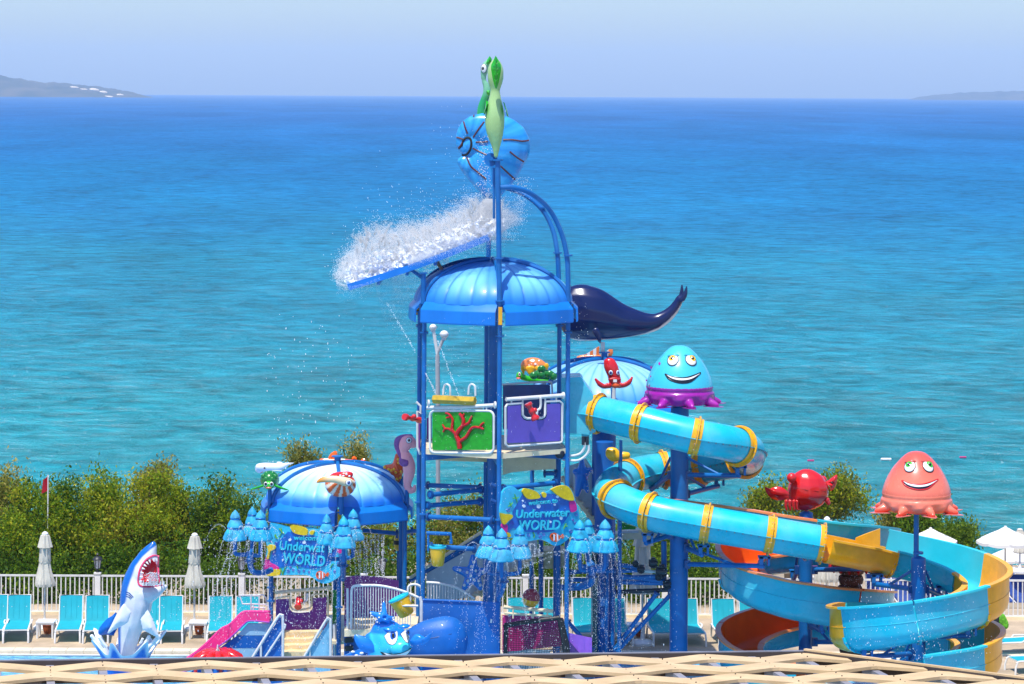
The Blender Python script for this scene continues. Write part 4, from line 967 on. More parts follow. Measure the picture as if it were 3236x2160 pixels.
# ---- bridge with purple panel and curved rails between pavilion and tower
bg = thing('play_bridge', 'bridge with purple panel and white arched railings between pavilion and tower', 'bridge', P(1190, 2080, YT))
slabpx('purple_wall', smooth_path([(848, 918), (930, 908), (1060, 915), (1180, 938)], 4) + [(1180, 1190), (1100, 1225), (848, 1210)], Z4, 71.2, .05, PURPD, bg)
slabpx('wall_trim', [(848, 1185), (1180, 1195), (1180, 1225), (848, 1215)], Z4, 71.15, .12, mat('lilac_trim', (.40, .16, .58), .4), bg)
top = smooth_path([(892, 1000), (905, 972), (960, 966), (1060, 968), (1150, 985), (1230, 1010), (1300, 1040)], 4)
obj('arched_rail', MB().tube([P(*Z4(*p), 69.4) for p in [(888, 1250)] + top], .032, 8), WHITE, bg)
for i in range(22):
    x = 912 + i*16.2
    y = min(top, key=lambda q: abs(q[0]-x))[1]
    tubepx('baluster', [(x, y + 4), (x, 1240 - i*.6)], Z4, 69.4, .012, WHITEM, bg)
tubepx('bottom_rail', [(888, 1250), (1270, 1225)], Z4, 69.4, .025, WHITE, bg)
tubepx('rail_post', [(868, 985), (868, 1235)], Z4, 69.4, .03, WHITE, bg)
tubepx('small_hoop', [(1238, 1020), (1240, 975), (1265, 960), (1300, 965), (1320, 985), (1322, 1040)], Z4, 69.1, .03, WHITE, bg, sm=3)
top = smooth_path([(215, 860), (300, 866), (400, 888), (480, 925), (552, 975)], 4)
obj('arched_rail', MB().tube([P(*Z5(*p), 70.9) for p in top], .03, 8), WHITE, bg)
for i in range(16):
    x = 228 + i*20; y = min(top, key=lambda q: abs(q[0]-x))[1]; tubepx('baluster', [(x, y), (x, 1010)], Z5, 70.9, .011, WHITEM, bg)
slabpx('deck', [(848, 1240), (1290, 1225), (1290, 1262), (848, 1280)], Z4, 69.3, 1.6, CREAM, bg)
for y in (1290, 1340): slabpx('dark_riser', [(848, y), (900, y - 5), (905, y + 25), (848, y + 30)], Z4, 69.6, .05, BLACK, bg)
slabpx('deck_fascia', [(846, 1282), (1000, 1275), (1000, 1420), (846, 1420)], Z4, 69.7, .05, SLIDEB, bg)
# ---- dark blue slide with tunnel
ds_ = thing('tunnel_slide', 'dark blue slide wall and round tunnel mouth at the foot of the tower', 'slide', P(1460, 2110, 67.6))
Z3 = zoom(1060, 1850, 2349/520)
slabpx('entry_wall', [(1245, 200), (2335, 250), (2335, 985), (1920, 985), (1245, 1010)], Z3, 67.9, .06, SLIDEB, ds_)
obj('wall_lip', MB().tube([P(*Z3(*p), 67.9) for p in ((1245, 200), (2335, 250))], .03, 8), SLIDEB, ds_)
slabpx('notice_label', [(2215, 480), (2240, 482), (2232, 532), (2208, 530)], Z3, 67.88, .005, WHITE, ds_)
mb = MB()
prof = [(980, 860, 150, 170), (1150, 840, 220, 260), (1350, 820, 300, 340), (1550, 790, 330, 362), (1640, 790, 262, 350), (1700, 800, 180, 330)]
chain(mb, prof, 67.4, Z3, ds=.8, n=5)
tm_ = union(mb, .05, 8); tb = bvh_of(tm_); link_mesh('tunnel', tm_, SLIDEB, ds_)
line_decal(tb, [Z3(x, y) for x, y in ((1100, 810), (1250, 775), (1450, 735), (1650, 690), (1860, 645))], 67.4, 'seam', NAVY, ds_, .012)
slabpx('slide_base', [(1240, 1005), (2335, 985), (2335, 1250), (1240, 1250)], Z3, 67.95, .06, SLIDEB, ds_)
# ---- climbing net frame, magenta wall, purple slide
cn = thing('cargo_net', 'black climbing net in a padded frame at the tower foot', 'net', P(1690, 2110, 68.2))
fr = smooth_path([(765, 1480), (770, 1180), (785, 1158), (1110, 1112), (1145, 1130), (1180, 1330), (1200, 1480)], 3)
tubepx('net_frame', fr, Z5, 67.9, .055, BLACK, cn, n=10)
tubepx('net_frame', [(1140, 1135), (1160, 1120), (1200, 1300), (1215, 1480)], Z5, 68.4, .05, BLACK, cn, n=10)
mb = MB()
for i in range(34):
    a = i/33; xa = 780 + 350*a; ya = 1165 - 46*a; xb = 775 + 400*a
    mb.tube([P(*Z5(xa, ya), 67.9), P(*Z5((xa+xb)/2, 1330), 68.0), P(*Z5(xb, 1480), 67.9)], .006, 4)
for i in range(26):
    b = i/25; y0 = 1165 + b*315
    mb.tube([P(*Z5(778, y0), 67.92), P(*Z5(960 + 20*b, y0 - 22*(1-b) + 6), 68.0), P(*Z5(1132 + 55*b, y0 - 46*(1-b)), 67.92)], .006, 4)
tag(obj('netting', mb, NETM, cn), kind='stuff')
mw = thing('magenta_wall', 'magenta panel wall with cream rail behind the climbing net', 'panel', P(1680, 2100, 70.2))
slabpx('panel', [(745, 1090), (1080, 1100), (1170, 1110), (1170, 1300), (745, 1350)], Z5, 69.6, .04, MAG, mw)
slabpx('lower_panel', [(780, 1330), (1080, 1330), (1080, 1470), (780, 1470)], Z5, 69.62, .04, WHITE, mw)
tubepx('top_rail', [(755, 1032), (1100, 1062)], Z5, 69.5, .045, CREAM, mw)
tubepx('lower_rail', [(760, 1075), (1090, 1098)], Z5, 69.5, .03, CREAM, mw)
for x in (820, 960, 1060): tubepx('bracket', [(x, 1040), (x, 1112)], Z5, 69.48, .02, CREAM, mw)
bb = thing('beach_ball', 'red, yellow and blue beach ball resting on the magenta wall rail', 'ball', P(*Z5(945, 1030), 69.7))
c = P(*Z5(945, 970), 69.8); r_ = m(28, 69.8)
BBm = [RED, YELL, SLIDEB, mat('wine_red', (.30, .01, .03), .3, coat=.4)]
for lo_, hi_, mt_, nm in ((-90, -45, SLIDEB, 'blue_segment'), (-45, 2, YELL, 'yellow_segment'), (2, 90, BBm[3], 'red_segment')):
    prof = [(r_*math.cos(R(a))*1.0 + .001, r_*math.sin(R(a))*1.1) for a in [lo_ + (hi_-lo_)*i/6 for i in range(7)]]
    obj(nm, MB().lathe(prof, c, 24, axis=(.2, -.2, 1)), mt_, bb)
pz = thing('purple_slide', 'purple slide with mesh side beside the thick blue column', 'slide', P(1840, 2110, 69.5))
slabpx('slide_wall', [(1205, 1215), (1370, 1250), (1370, 1420), (1320, 1420), (1205, 1270)], Z5, 69.2, .05, mat('violet_slide', (.30, .10, .60), .3, coat=.3), pz)
slabpx('mesh_side', [(1205, 1262), (1340, 1420), (1205, 1420)], Z5, 69.15, .03, mat('violet_mesh', (.06, .03, .22), .7, bump=1, bs=90), pz)
# ---- stairs behind the tower
st = thing('tower_stairs', 'pale grey stair flights climbing behind the tower', 'stairs', P(1600, 2060, 73))
slabpx('lower_side', [(215, 800), (430, 680), (600, 580), (990, 565), (990, 655), (770, 795), (560, 960), (215, 1000)], Z5, 73.0, .06, GREYP, st)
tubepx('hand_rail', [(100, 830), (600, 510)], Z5, 72.95, .04, CREAM, st)
tubepx('blue_rail', [(100, 850), (600, 535)], Z5, 73.0, .06, BLUE, st)
slabpx('blue_infill', [(480, 610), (600, 550), (600, 580), (430, 680), (220, 800), (220, 775)], Z5, 73.02, .04, BLUE, st)
for i in range(14):
    f = i/13; x, y = 760 - 560*f*.9 + 230*(1-f), 650 + 0*f
for i in range(11):
    f = i/10; a = (1000 - 470*f, 655 + 300*f); A = P(*Z5(*a), 73.1)
    obj('tread', MB().box(A, (.22, 1.0, .04)).box(A + Vector((-.1, 0, -.08)), (.02, 1.0, .15)), CREAM, st)
tubepx('stringer', [(1000, 660), (520, 968)], Z5, 72.9, .05, CREAM, st)
slabpx('upper_side', [(1175, 60), (1330, 10), (1520, 300), (1520, 520), (1440, 500), (1250, 280), (1190, 190)], Z5, 74.0, .06, GREYP, st)
tubepx('stringer', [(1160, 120), (1250, 270), (1430, 490)], Z5, 73.8, .05, CREAM, st)
tubepx('hand_rail', [(1320, 0), (1530, 330)], Z5, 73.9, .035, WHITE, st)
for i in range(8):
    f = i/7; A = P(*Z5(1170 + 260*f, 140 + 345*f), 74.2); obj('tread', MB().box(A, (.2, .9, .04)), CREAM, st)
for x in (1015, 1135): tubepx('stair_post', [(x, 565), (x, 1100)], Z5, 73.2, .062, BLUE, st)
tubepx('stair_post', [(1250, 60), (1250, 300)], Z5, 73.6, .03, WHITEM, st)
slabpx('landing', [(1000, 640), (1180, 640), (1180, 760), (1000, 770)], Z5, 73.3, .8, BEIGE, st)
# ---- third pavilion with the whale
Y3 = 74.0; C3 = P(1908, 1500, Y3); C3.z = 0
p3 = thing('back_pavilion', 'pale ribbed dome pavilion behind the tower on a thick blue column', 'pavilion', (C3.x, C3.y, -.3))
zb3, zt3, za3 = P(2180, 1312, Y3).z, P(2180, 1268, Y3).z, P(1905, 1133, Y3).z
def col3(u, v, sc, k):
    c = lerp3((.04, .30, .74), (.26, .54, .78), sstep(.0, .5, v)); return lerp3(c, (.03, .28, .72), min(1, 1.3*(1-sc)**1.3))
dome(p3, C3, AL, 2.22, zb3, zt3, za3, col3)
obj('thick_column', MB().cyl((C3.x, C3.y, -.3), (C3.x, C3.y, za3-.3), .31, n=28), SLIDEB, p3)
for k in range(4):
    q = k*math.pi/2 + .6; e = Vector((math.cos(q), math.sin(q), 0))
    obj('spoke_arm', MB().cyl((C3.x, C3.y, zt3 - .2), Vector((C3.x, C3.y, zt3 - .2)) + e*2.0, .05), BLUE, p3)
V3 = hexv(Vector((C3.x, C3.y, 0)), 2.05, AL)
for k in (3, 4): obj('post', MB().cyl((V3[k].x, V3[k].y, -.3), (V3[k].x, V3[k].y, zb3), .056), BLUE, p3)
# its lower platform with the green panel
Z6 = zoom(1800, 1400, 1444/700)
slabpx('platform', [(300, 592), (480, 562), (680, 600), (640, 622), (320, 630)], Z6, 75.0, .5, CREAM, p3)
slabpx('green_panel', [(330, 515), (430, 545), (430, 562), (330, 562)], Z6, 74.9, .04, GREEN, p3)
tubepx('panel_frame', [(318, 470), (318, 580), (450, 578)], Z6, 74.85, .03, WHITEM, p3)
# slender column with wet panes in front
wc = thing('wet_column', 'dark water-covered service column with pipes right of the tower', 'column', P(1905, 2130, 71.0))
slabpx('dark_panel', [(148, 700), (180, 690), (180, 1480), (148, 1480)], Z6, 71.0, .3, mat('dark_wet_panel', (.006, .03, .05), .2, coat=.5), wc)
obj('column', MB().cyl(P(1909, 2140, 71.3), P(1909, 1395, 71.3), .24, n=24), SLIDEB, wc)
for x in (235, 275): tubepx('riser_pipe', [(x + 15, 700), (x, 1480)], Z6, 70.9, .05, BLUE, wc)
for a, b in (((300, 860), (650, 905)), ((310, 905), (650, 915)), ((300, 970), (650, 955)), ((290, 1350), (570, 975)), ((290, 1375), (660, 985)), ((300, 790), (480, 815)), ((300, 835), (470, 825)), ((300, 880), (570, 868)), ((-10, 1165), (150, 1350)), ((0, 840), (300, 830)), ((0, 890), (150, 890))):
    A, B = P(*Z6(*a), 70.8), P(*Z6(*b), 70.6); dd = (B-A).normalized()
    o = obj('service_pipe', MB().cyl(A, B, .055), BLUE if a[1] != 970 else DARKV, wc); obj('pipe_flange', flange(MB(), A, .09, .05, dd), NAVY, o); obj('pipe_flange', flange(MB(), B, .09, .05, dd), NAVY, o)
tubepx('riser_pipe', [(615, 640), (615, 900)], Z6, 70.7, .07, BLUE, wc)
tubepx('grey_pipe', [(480, 832), (570, 838)], Z6, 70.6, .04, GREYP, wc)
for x, y, r_ in ((545, 780, .11), (600, 835, .14), (465, 820, .09), (635, 920, .10), (430, 785, .07), (580, 870, .08)):
    c = P(*Z6(x, y), 70.5); o = obj('valve', MB().cyl(c - Vector((r_, 0, 0)), c + Vector((r_*.8, 0, 0)), r_*.8, n=14).cyl(c - Vector((0, 0, r_*1.2)), c + Vector((0, 0, r_*1.2)), r_*.5, n=10), DARKV, wc)
    obj('hand_wheel', MB().tube([c + Vector((r_*1.0*math.cos(k*.6), -.1, r_*1.0*math.sin(k*.6))) for k in range(11)], .015, 6), DARKV, o)
tubepx('loop_pipe', [(-60, 940), (60, 940), (130, 920), (150, 880), (150, 800), (120, 760), (120, 700)], Z6, 70.4, .075, BLUE, wc, sm=4)
tubepx('loop_pipe', [(60, 700), (70, 790), (110, 805), (220, 800), (240, 780), (240, 700)], Z6, 70.3, .06, BLUE, wc, sm=4)
# ---- buckets
def bucket(label, zf, cx, y0, y1, hw, Y, tilt=0, rim=CYANIN):
    a = P(*zf(cx, y0), Y); h = m(zf(0, y1)[1] - zf(0, y0)[1], Y); r_ = m(zf(hw, 0)[0] - zf(0, 0)[0], Y)
    t = thing('tipping_bucket', label, 'bucket', a - Vector((0, 0, h)), 'yellow tipping buckets')
    ax = Matrix.Rotation(tilt, 3, 'Y') @ Vector((0, 0, 1))
    obj('bucket_body', MB().lathe([(r_*.62, -h), (r_*.74, -h*.93), (r_*.9, -h*.4), (r_, 0), (r_*.93, 0), (r_*.83, -h*.4), (r_*.6, -h*.85)], a, 24, axis=ax), YELL, t)
    obj('bucket_rim', MB().lathe([(r_*.98, -.02), (r_*1.05, -.01), (r_*1.05, .03), (r_*.95, .035), (r_*.9, 0)], a, 24, axis=ax), rim, t)
    obj('water', MB().lathe([(.01, -.03), (r_*.9, -.03)], a, 20, axis=ax), CYANIN, t)
    return t
t = bucket('yellow bucket hanging from a bracket on the left tower post', Z5, 295, 615, 745, 58, 68.5)
tubepx('bracket', [(215, 515), (385, 522), (388, 590)], Z5, 68.5, .045, BLUE, t); tubepx('hanger', [(228, 520), (228, 640)], Z5, 68.5, .03, BLUE, t)
t = bucket('yellow scoop bucket tilted over the blue fish head', Z3, 905, 178, 450, 150, 68.0, R(-26))
tubepx('arm', [(935, 285), (1180, 290)], Z3, 67.8, .028, WHITEM, t); tubepx('arm_post', [(1205, 160), (1225, 220), (1225, 600)], Z3, 67.9, .04, WHITEM, t)
# yellow buoy seen between the posts
p = P(1258, 1712, 73.4); t = thing('yellow_float', 'small yellow and black float between the pavilion and the tower', 'float', p - Vector((0, 0, .3)))
obj('float_body', MB().lathe([(.05, -.22), (.1, -.18), (.11, .1), (.06, .2)], p, 14), YELL, t); obj('black_band', MB().lathe([(.115, -.06), (.118, 0), (.112, .05)], p, 14), BLACK, t); obj('stem', MB().cyl(p - Vector((0, 0, 1.8)), p - Vector((0, 0, .2)), .03), BLUE, t)
# ---- lamp post behind the tower
t = thing('flood_lamp', 'tall grey twin headed lamp post behind the tower', 'lamp post', (P(1382, 1400, 77).x, 76.9, 0))
tubepx('pole', [(430, 1900), (428, 900), (424, 580)], Z2, 76.9, .06, mat('lamp_grey', (.36, .37, .38), .5), t)
tubepx('arm', [(424, 600), (424, 560), (468, 455)], Z2, 76.9, .045, MT['lamp_grey'], t); tubepx('arm', [(424, 570), (392, 380)], Z2, 76.9, .045, WHITEM, t)
for x, y, s in ((388, 350, 30), (480, 408, 36)):
    c = P(*Z2(x, y), 76.9); r_ = m(s*.3827, 76.9)
    o = obj('lamp_head', MB().ell(c, (r_, r_, r_*.95)), WHITE, t); obj('head_seam', MB().lathe([(r_*1.02, -.02), (r_*1.05, 0), (r_*1.02, .03)], c, 20), GREYP, o); obj('collar', MB().cyl(c - Vector((.02, 0, r_*1.3)), c - Vector((0, 0, r_*.7)), r_*.5), GREYP, o)
# ------------------------------------------------------------------ slides
def path_len(pp):
    s = [0]
    for a, b in zip(pp, pp[1:]): s.append(s[-1] + (b-a).length)
    return s
def sub(pp, a, b):
    """part of a polyline between path fractions"""
    s = path_len(pp); T = s[-1]; out = []
    def at(f):
        d = f*T
        for i in range(len(s)-1):
            if s[i+1] >= d: return pp[i].lerp(pp[i+1], (d - s[i])/max(1e-9, s[i+1]-s[i]))
        return pp[-1]*1
    out = [at(a)] + [pp[i]*1 for i in range(len(pp)) if a*T + 1e-4 < s[i] < b*T - 1e-4] + [at(b)]
    return out
def frac_of(pp, q):
    s = path_len(pp); i = min(range(len(pp)), key=lambda k: (pp[k]-q).length); return s[i]/s[-1]
# ---- enclosed cyan tube
TR = .43
ctl = [(1840, 1300, 70.0), (1891, 1306, 69.8), (2025, 1337, 69.2), (2200, 1380, 68.9), (2310, 1402, 69.15), (2362, 1425, 70.0), (2345, 1452, 71.2), (2217, 1472, 72.1), (2096, 1483, 72.25), (2000, 1502, 71.75), (1940, 1534, 70.8), (1942, 1572, 69.7), (2054, 1618, 68.95), (2234, 1654, 68.7), (2435, 1689, 68.6), (2600, 1717, 68.6)]
tp = [Vector(v) for v in smooth_path([P(*c) for c in ctl], 9)]
ts_ = thing('tube_slide', 'enclosed cyan tube slide with golden joint rings spiralling right of the tower', 'water slide', P(2150, 2100, 70.5))
rings_px = [(1891, 1306, 69.8), (2022, 1337, 69.2), (2200, 1380, 68.9), (2338, 1409, 69.4), (2350, 1450, 71.1), (2217, 1472, 72.1), (2096, 1483, 72.25), (1985, 1508, 71.6), (1944, 1576, 69.6), (2054, 1618, 68.95), (2234, 1654, 68.7), (2438, 1689, 68.6), (2598, 1717, 68.6)]
fr_ = [frac_of(tp, P(*c)) for c in rings_px]; fr_[-1] = 1.0
prev = 0
tot = path_len(tp)[-1]
for i, f in enumerate(fr_):
    seg = sub(tp, prev, f); o = obj('tube_section', MB().tube(seg, TR, 28, cap=False), CYAN, ts_)
    # side seam flange with bolts
    for s_ in (-1, 1):
        pf = []
        for k, p_ in enumerate(seg):
            t_ = (seg[min(k+1, len(seg)-1)] - seg[max(k-1, 0)]).normalized(); a_ = Vector((t_.y, -t_.x, 0)).normalized()
            pf.append((p_ + a_*s_*(TR+.012), a_*s_))
        mb = MB()
        vs = [v + n_*d_ + Vector((0, 0, z_)) for v, n_ in pf for d_, z_ in ((-.02, .008), (.035, .008), (.035, -.008), (-.02, -.008))]
        mb.add(vs, [(4*k+j, 4*k+(j+1) % 4, 4*k+4+(j+1) % 4, 4*k+4+j) for k in range(len(pf)-1) for j in range(4)])
        fl = obj('seam_flange', mb, CYAN, o)
        L_ = path_len([q[0] for q in pf])[-1]; bm_ = MB()
        for k in range(int(L_/.18)):
            sp = sub([q[0] for q in pf], (k+.5)/int(L_/.18), 1)[0]; bm_.cyl(sp + Vector((0, 0, -.045)), sp + Vector((0, 0, -.008)), .014, n=6)
        if bm_.v: obj('seam_bolts', bm_, STEEL, fl)
    prev = f
    # double joint ring
    w_ = .10/tot; c0 = sub(tp, max(0, f-1.25*w_), max(0.001, f-.1*w_)); c1 = sub(tp, min(f+.1*w_, .999), min(1, f+.95*w_))
    for seg_ in (c0, c1):
        if (seg_[-1]-seg_[0]).length < .02: continue
        o = obj('joint_ring', MB().tube(seg_, TR + .022, 32, cap=False), YEL, ts_)
    q = sub(tp, max(0, f-.15*w_), min(1, f+.15*w_)); 
    if (q[-1]-q[0]).length < .005: q = [q[0] - (tp[-1]-tp[-2]).normalized()*.02, q[0]]
    o = obj('ring_flange', MB().tube([q[0], q[-1]], TR + .085, 32), YEL, ts_)
    d_ = (q[-1]-q[0]).normalized(); a_ = d_.cross(Vector((0, 0, 1))).normalized(); b_ = a_.cross(d_); bm_ = MB()
    for k in range(18):
        e = (a_*math.cos(k*math.pi/9+.1) + b_*math.sin(k*math.pi/9+.1))*(TR+.055)
        bm_.cyl((q[0]+q[-1])/2 + e - d_*.035, (q[0]+q[-1])/2 + e + d_*.035, .011, n=6)
    obj('ring_bolts', bm_, STEEL, o)
# entry box
Z3b = zoom(1750, 850, 1/.4145)
bx = MB()
A = [P(*Z3b(x, y), 69.55) for x, y in ((60, 830), (215, 840), (300, 960), (320, 1240), (270, 1262), (60, 1245))]
obj('entry_box', bx.slab(A, (0, .95, 0)), CYAN, ts_, smooth=False, fixn=True)
slabpx('entry_lid', [(55, 828), (205, 822), (225, 840), (210, 868), (60, 866)], Z3b, 69.5, 1.05, CYAN, ts_)
slabpx('entry_sump', [(205, 1235), (275, 1235), (268, 1295), (215, 1280)], Z3b, 69.6, .4, CYAN, ts_)
# ---- columns and brackets of the tube
def column(label, x, Yc, ytop, r, brackets, cone=True, flare=False):
    b = P(x, 1900, Yc); zt_ = P(x, ytop, Yc).z
    t = thing('slide_column', label, 'column', (b.x, Yc, -.4), 'blue slide support columns')
    obj('shaft', MB().cyl((b.x, Yc, -.4), (b.x, Yc, zt_), r, n=28), BLUE, t)
    obj('shaft_cap', MB().lathe([(r, 0), (r*.97, .04), (r*.3, .09)], (b.x, Yc, zt_), 24), BLUE, t)
    obj('foot', MB().lathe([(r*1.9, 0), (r*1.8, .06), (r*1.05, .35)], (b.x, Yc, -.15), 24), BLUE, t)
    for (x0, y0, Y0), (x1, y1, Y1) in brackets:
        A, B = P(x0, y0, Y0), P(x1, y1, Y1); o = obj('bracket_arm', MB().cyl(A, B, .06), BLUE, t)
        obj('arm_cap', MB().ell(B, (.065, .065, .065)), BLUE, o)
        obj('saddle', MB().box(B + Vector((-.04, 0, .14)), (.09, .25, .2)).box(B + Vector((.14, 0, .14)), (.05, .25, .24)).box(B + Vector((.04, 0, .22)), (.3, .25, .05)), BLUE, t)
        C_ = A + Vector((0, 0, -.45)) if y1 > y0 - 30 else A + Vector((0, 0, .45)); C_ = A + Vector((0, 0, .42)); C_.z = min(C_.z, zt_)
        obj('brace', MB().cyl(C_, A.lerp(B, .65), .035), BLUE, t)
        obj('arm_clamp', MB().box(A, (.14, .14, .2)), NAVY, t)
    return t
column('thick blue column inside the tube slide spiral, carrying the blue jellyfish', 2145, 70.5, 1290, .225, [((2172, 1500, 70.4), (2335, 1502, 69.6)), ((2172, 1560, 70.6), (2268, 1535, 71.9)), ((2118, 1690, 70.3), (2042, 1715, 69.3)), ((2170, 1730, 70.3), (2218, 1752, 69.0)), ((2172, 1782, 70.3), (2410, 1788, 68.8)), ((2118, 1500, 70.6), (2060, 1545, 71.9))])
column('blue column in the orange flume spiral, under the red crab', 2546, 71.5, 1625, .17, [((2575, 1800, 71.3), (2760, 1795, 68.9)), ((2560, 1975, 71.3), (2600, 1995, 70.2)), ((2575, 2028, 71.3), (2650, 2028, 70.0)), ((2520, 1800, 71.6), (2508, 1830, 72.5))])
column('blue column with a slim upper mast, under the pink jellyfish', 2902, 67.3, 1768, .175, [((2880, 1860, 67.3), (2765, 1845, 68.6)), ((2925, 1860, 67.4), (2970, 1880, 68.5)), ((2920, 2012, 67.2), (3062, 2008, 66.0)), ((2880, 2065, 67.2), (2735, 2075, 66.0)), ((2880, 2075, 67.4), (2830, 2100, 68.2))])
# ---- open flumes
def uprof(wd, ho, hi, th=.05, flip=False, lip=.09):
    """outer wall on the left of travel unless flipped; list of (lateral, up) and face tags 0 outside 1 inside 2 lip"""
    n = 9; inner = []
    hw = wd/2
    inner = [(-hw, ho)] + [(-hw*math.cos(math.pi*k/n) if True else 0, .32 - .32*math.sin(math.pi*k/n)) for k in range(n+1)] + [(hw, hi)]
    outer = [(hw + th, hi), ] + [(( hw+th)*math.cos(math.pi*k/n), .32 - (.32+th)*math.sin(math.pi*k/n)) for k in range(n+1)] + [(-hw-th, ho)]
    outer = [(hw + th + lip, hi), (hw + th + lip, hi - .05), (hw+th, hi - .06)] + [((hw+th)*math.cos(math.pi*k/n), .32 - (.32+th)*math.sin(math.pi*k/n)) for k in range(n+1)] + [(-hw-th, ho-.06), (-hw-th-lip, ho-.05), (-hw-th-lip, ho)]
    pr = inner + outer; tg = [1]*(len(inner)-1) + [2] + [2, 2] + [0]*(n+2) + [2, 2, 2]
    tg = (tg + [2]*len(pr))[:len(pr)]
    if flip: pr = [(-a, b) for a, b in pr]
    return pr, tg
def flume(t, pp, marks, prof, name='flume_section'):
    """marks: (fraction, outside, inside, lip materials) for the piece that ends there"""
    prev = 0
    for f, mo, mi_, ml, *own in marks:
        pr, tg = own[0] if own else prof
        seg = sub(pp, prev, f)
        o = obj(name, MB().sweep(seg, pr, tg), [mo, mi_, ml], t, ang=50, fixn=True)
        # end flange under the joint
        q = sub(pp, max(0, f-.004), f); big = [((a*1.0), b) for a, b in pr]
        n = len(pr); out = [i for i, g in enumerate(tg) if g == 0]
        ring = MB(); d_ = (q[-1]-q[0]).normalized(); a_ = Vector((d_.y, -d_.x, 0)).normalized(); b_ = a_.cross(d_)
        pts = [pr[i] for i in out]; vs = []
        for k in (-.02, .02):
            for (u, v) in pts:
                cu, cv = u, v - .32; L_ = math.hypot(cu, min(cv, 0)) or 1
                nx, ny = (cu/L_, min(cv, 0)/L_)
                vs.append(q[-1] + d_*k + a_*u + b_*v); vs.append(q[-1] + d_*k + a_*(u + nx*.06) + b_*(v + ny*.06))
        N_ = len(pts); fs = []
        for k in range(N_-1):
            a0, a1, b0, b1 = 2*k, 2*k+1, 2*k+2, 2*k+3; o2 = 2*N_
            fs += [(a0, a1, b1, b0), (o2+a0, o2+b0, o2+b1, o2+a1), (a1, o2+a1, o2+b1, b1)]
        fl = obj('joint_flange', MB().add(vs, fs), mo, o)
        bm_ = MB()
        for k in range(1, N_-1):
            c = (vs[2*k] + vs[2*k+1])/2; bm_.cyl(c - d_*.02, c + d_*.08, .014, n=6)
        obj('joint_bolts', bm_, STEEL, fl)
        # seam line half way up the outer wall
        for u in (pr[0][0],):
            sgn = -1 if u < 0 else 1; ln = []
            for k, p_ in enumerate(seg):
                t_ = (seg[min(k+1, len(seg)-1)] - seg[max(k-1, 0)]).normalized(); a2 = Vector((t_.y, -t_.x, 0)).normalized()
                ln.append(p_ + a2*(abs(u)+.052)*sgn + Vector((0, 0, .55)))
            sm = obj('wall_seam', MB().tube(ln, .011, 5), mo, o)
        prev = f
# golden transition and cyan open flume round the pink jellyfish pole
w0 = tp[-1]; 
fl2 = [(2600, 1771, 68.6), (2700, 1790, 68.75), (2800, 1812, 68.95), (2906, 1838, 69.0), (3010, 1868, 68.7), (3085, 1900, 68.1), (3120, 1935, 67.3), (3085, 1968, 66.4), (3000, 1998, 65.8), (2900, 2022, 65.6), (2800, 2040, 65.75), (2725, 2052, 66.3), (2690, 2052, 67.2), (2720, 2045, 68.2), (2800, 2050, 68.9), (2906, 2062, 69.0), (3010, 2082, 68.6), (3080, 2105, 67.8), (3095, 2135, 66.9), (3040, 2170, 66.0), (2900, 2195, 65.6)]
f2p = [Vector(v) for v in smooth_path([P(*c) for c in fl2], 7)]
f2 = thing('open_flume', 'cyan and golden open flume spiralling round the pink jellyfish pole', 'water slide', P(2906, 2110, 67.3))
fr2 = lambda i: path_len(f2p)[i*7]/path_len(f2p)[-1]
C1, Y1 = (CYAN, CYANIN, CYANIN), (YEL, YEL, YEL)
flume(f2, f2p, [(fr2(2), *Y1, uprof(.92, .58, .60)), (fr2(5) - .022, *C1), (fr2(7) + .012, *Y1), (fr2(9), *C1), (fr2(11) - .005, *C1), (fr2(13), *Y1), (fr2(17)-.02, *C1), (fr2(19)-.01, *Y1), (1, *C1)], uprof(.92, 1.02, .66))
# sloping golden start of the high outer wall
wp = sub(f2p, fr2(1) + .012, fr2(2)); wl_ = []
for k, p_ in enumerate(wp):
    t_ = (wp[min(k+1, len(wp)-1)] - wp[max(k-1, 0)]).normalized(); wl_.append(p_ - Vector((t_.y, -t_.x, 0)).normalized()*.47)
nw = len(wl_); up_ = [wl_[k] + Vector((0, 0, .60 + .42*min(1, k/(nw-1)*1.0))) for k in range(nw)]; lo_ = [q + Vector((0, 0, .54)) for q in wl_]
obj('wall_wedge', MB().slab(up_ + lo_[::-1], (0, .05, 0)), YEL, f2, smooth=False, fixn=True)
# orange flume with cyan outside
fl3 = [(2110, 1690, 71.6), (2180, 1698, 70.6), (2290, 1714, 70.0), (2420, 1736, 69.8), (2545, 1758, 69.75), (2670, 1776, 70.1), (2752, 1788, 70.9), (2765, 1800, 71.9), (2690, 1803, 72.9), (2545, 1800, 73.2), (2420, 1812, 72.9), (2345, 1830, 72.2), (2340, 1868, 71.2), (2385, 1910, 70.3), (2470, 1942, 69.9), (2560, 1962, 69.8), (2660, 1978, 70.0), (2740, 1988, 70.8), (2755, 1995, 71.9), (2680, 2010, 72.9), (2545, 2030, 73.1), (2420, 2056, 72.7), (2346, 2092, 71.8), (2342, 2136, 70.8), (2400, 2180, 70.0), (2520, 2210, 69.6)]
f3p = [Vector(v) for v in smooth_path([P(*c) for c in fl3], 6)]
f3 = thing('orange_flume', 'open flume, orange inside and cyan outside, spiralling under the red crab', 'water slide', P(2545, 2110, 71.5))
O1 = (CYAN, ORA, mat('pale_orange_lip', (.92, .26, .07), .3, coat=.2)); fr3 = lambda i: path_len(f3p)[i*6]/path_len(f3p)[-1]
flume(f3, f3p, [(fr3(4), *O1), (fr3(7), CYAN, CYANIN, CYANIN), (fr3(9), *O1), (fr3(12), *O1), (fr3(16), *O1), (fr3(19), *O1), (fr3(22), *O1), (1, *O1)], uprof(.92, 1.0, .55, flip=True))
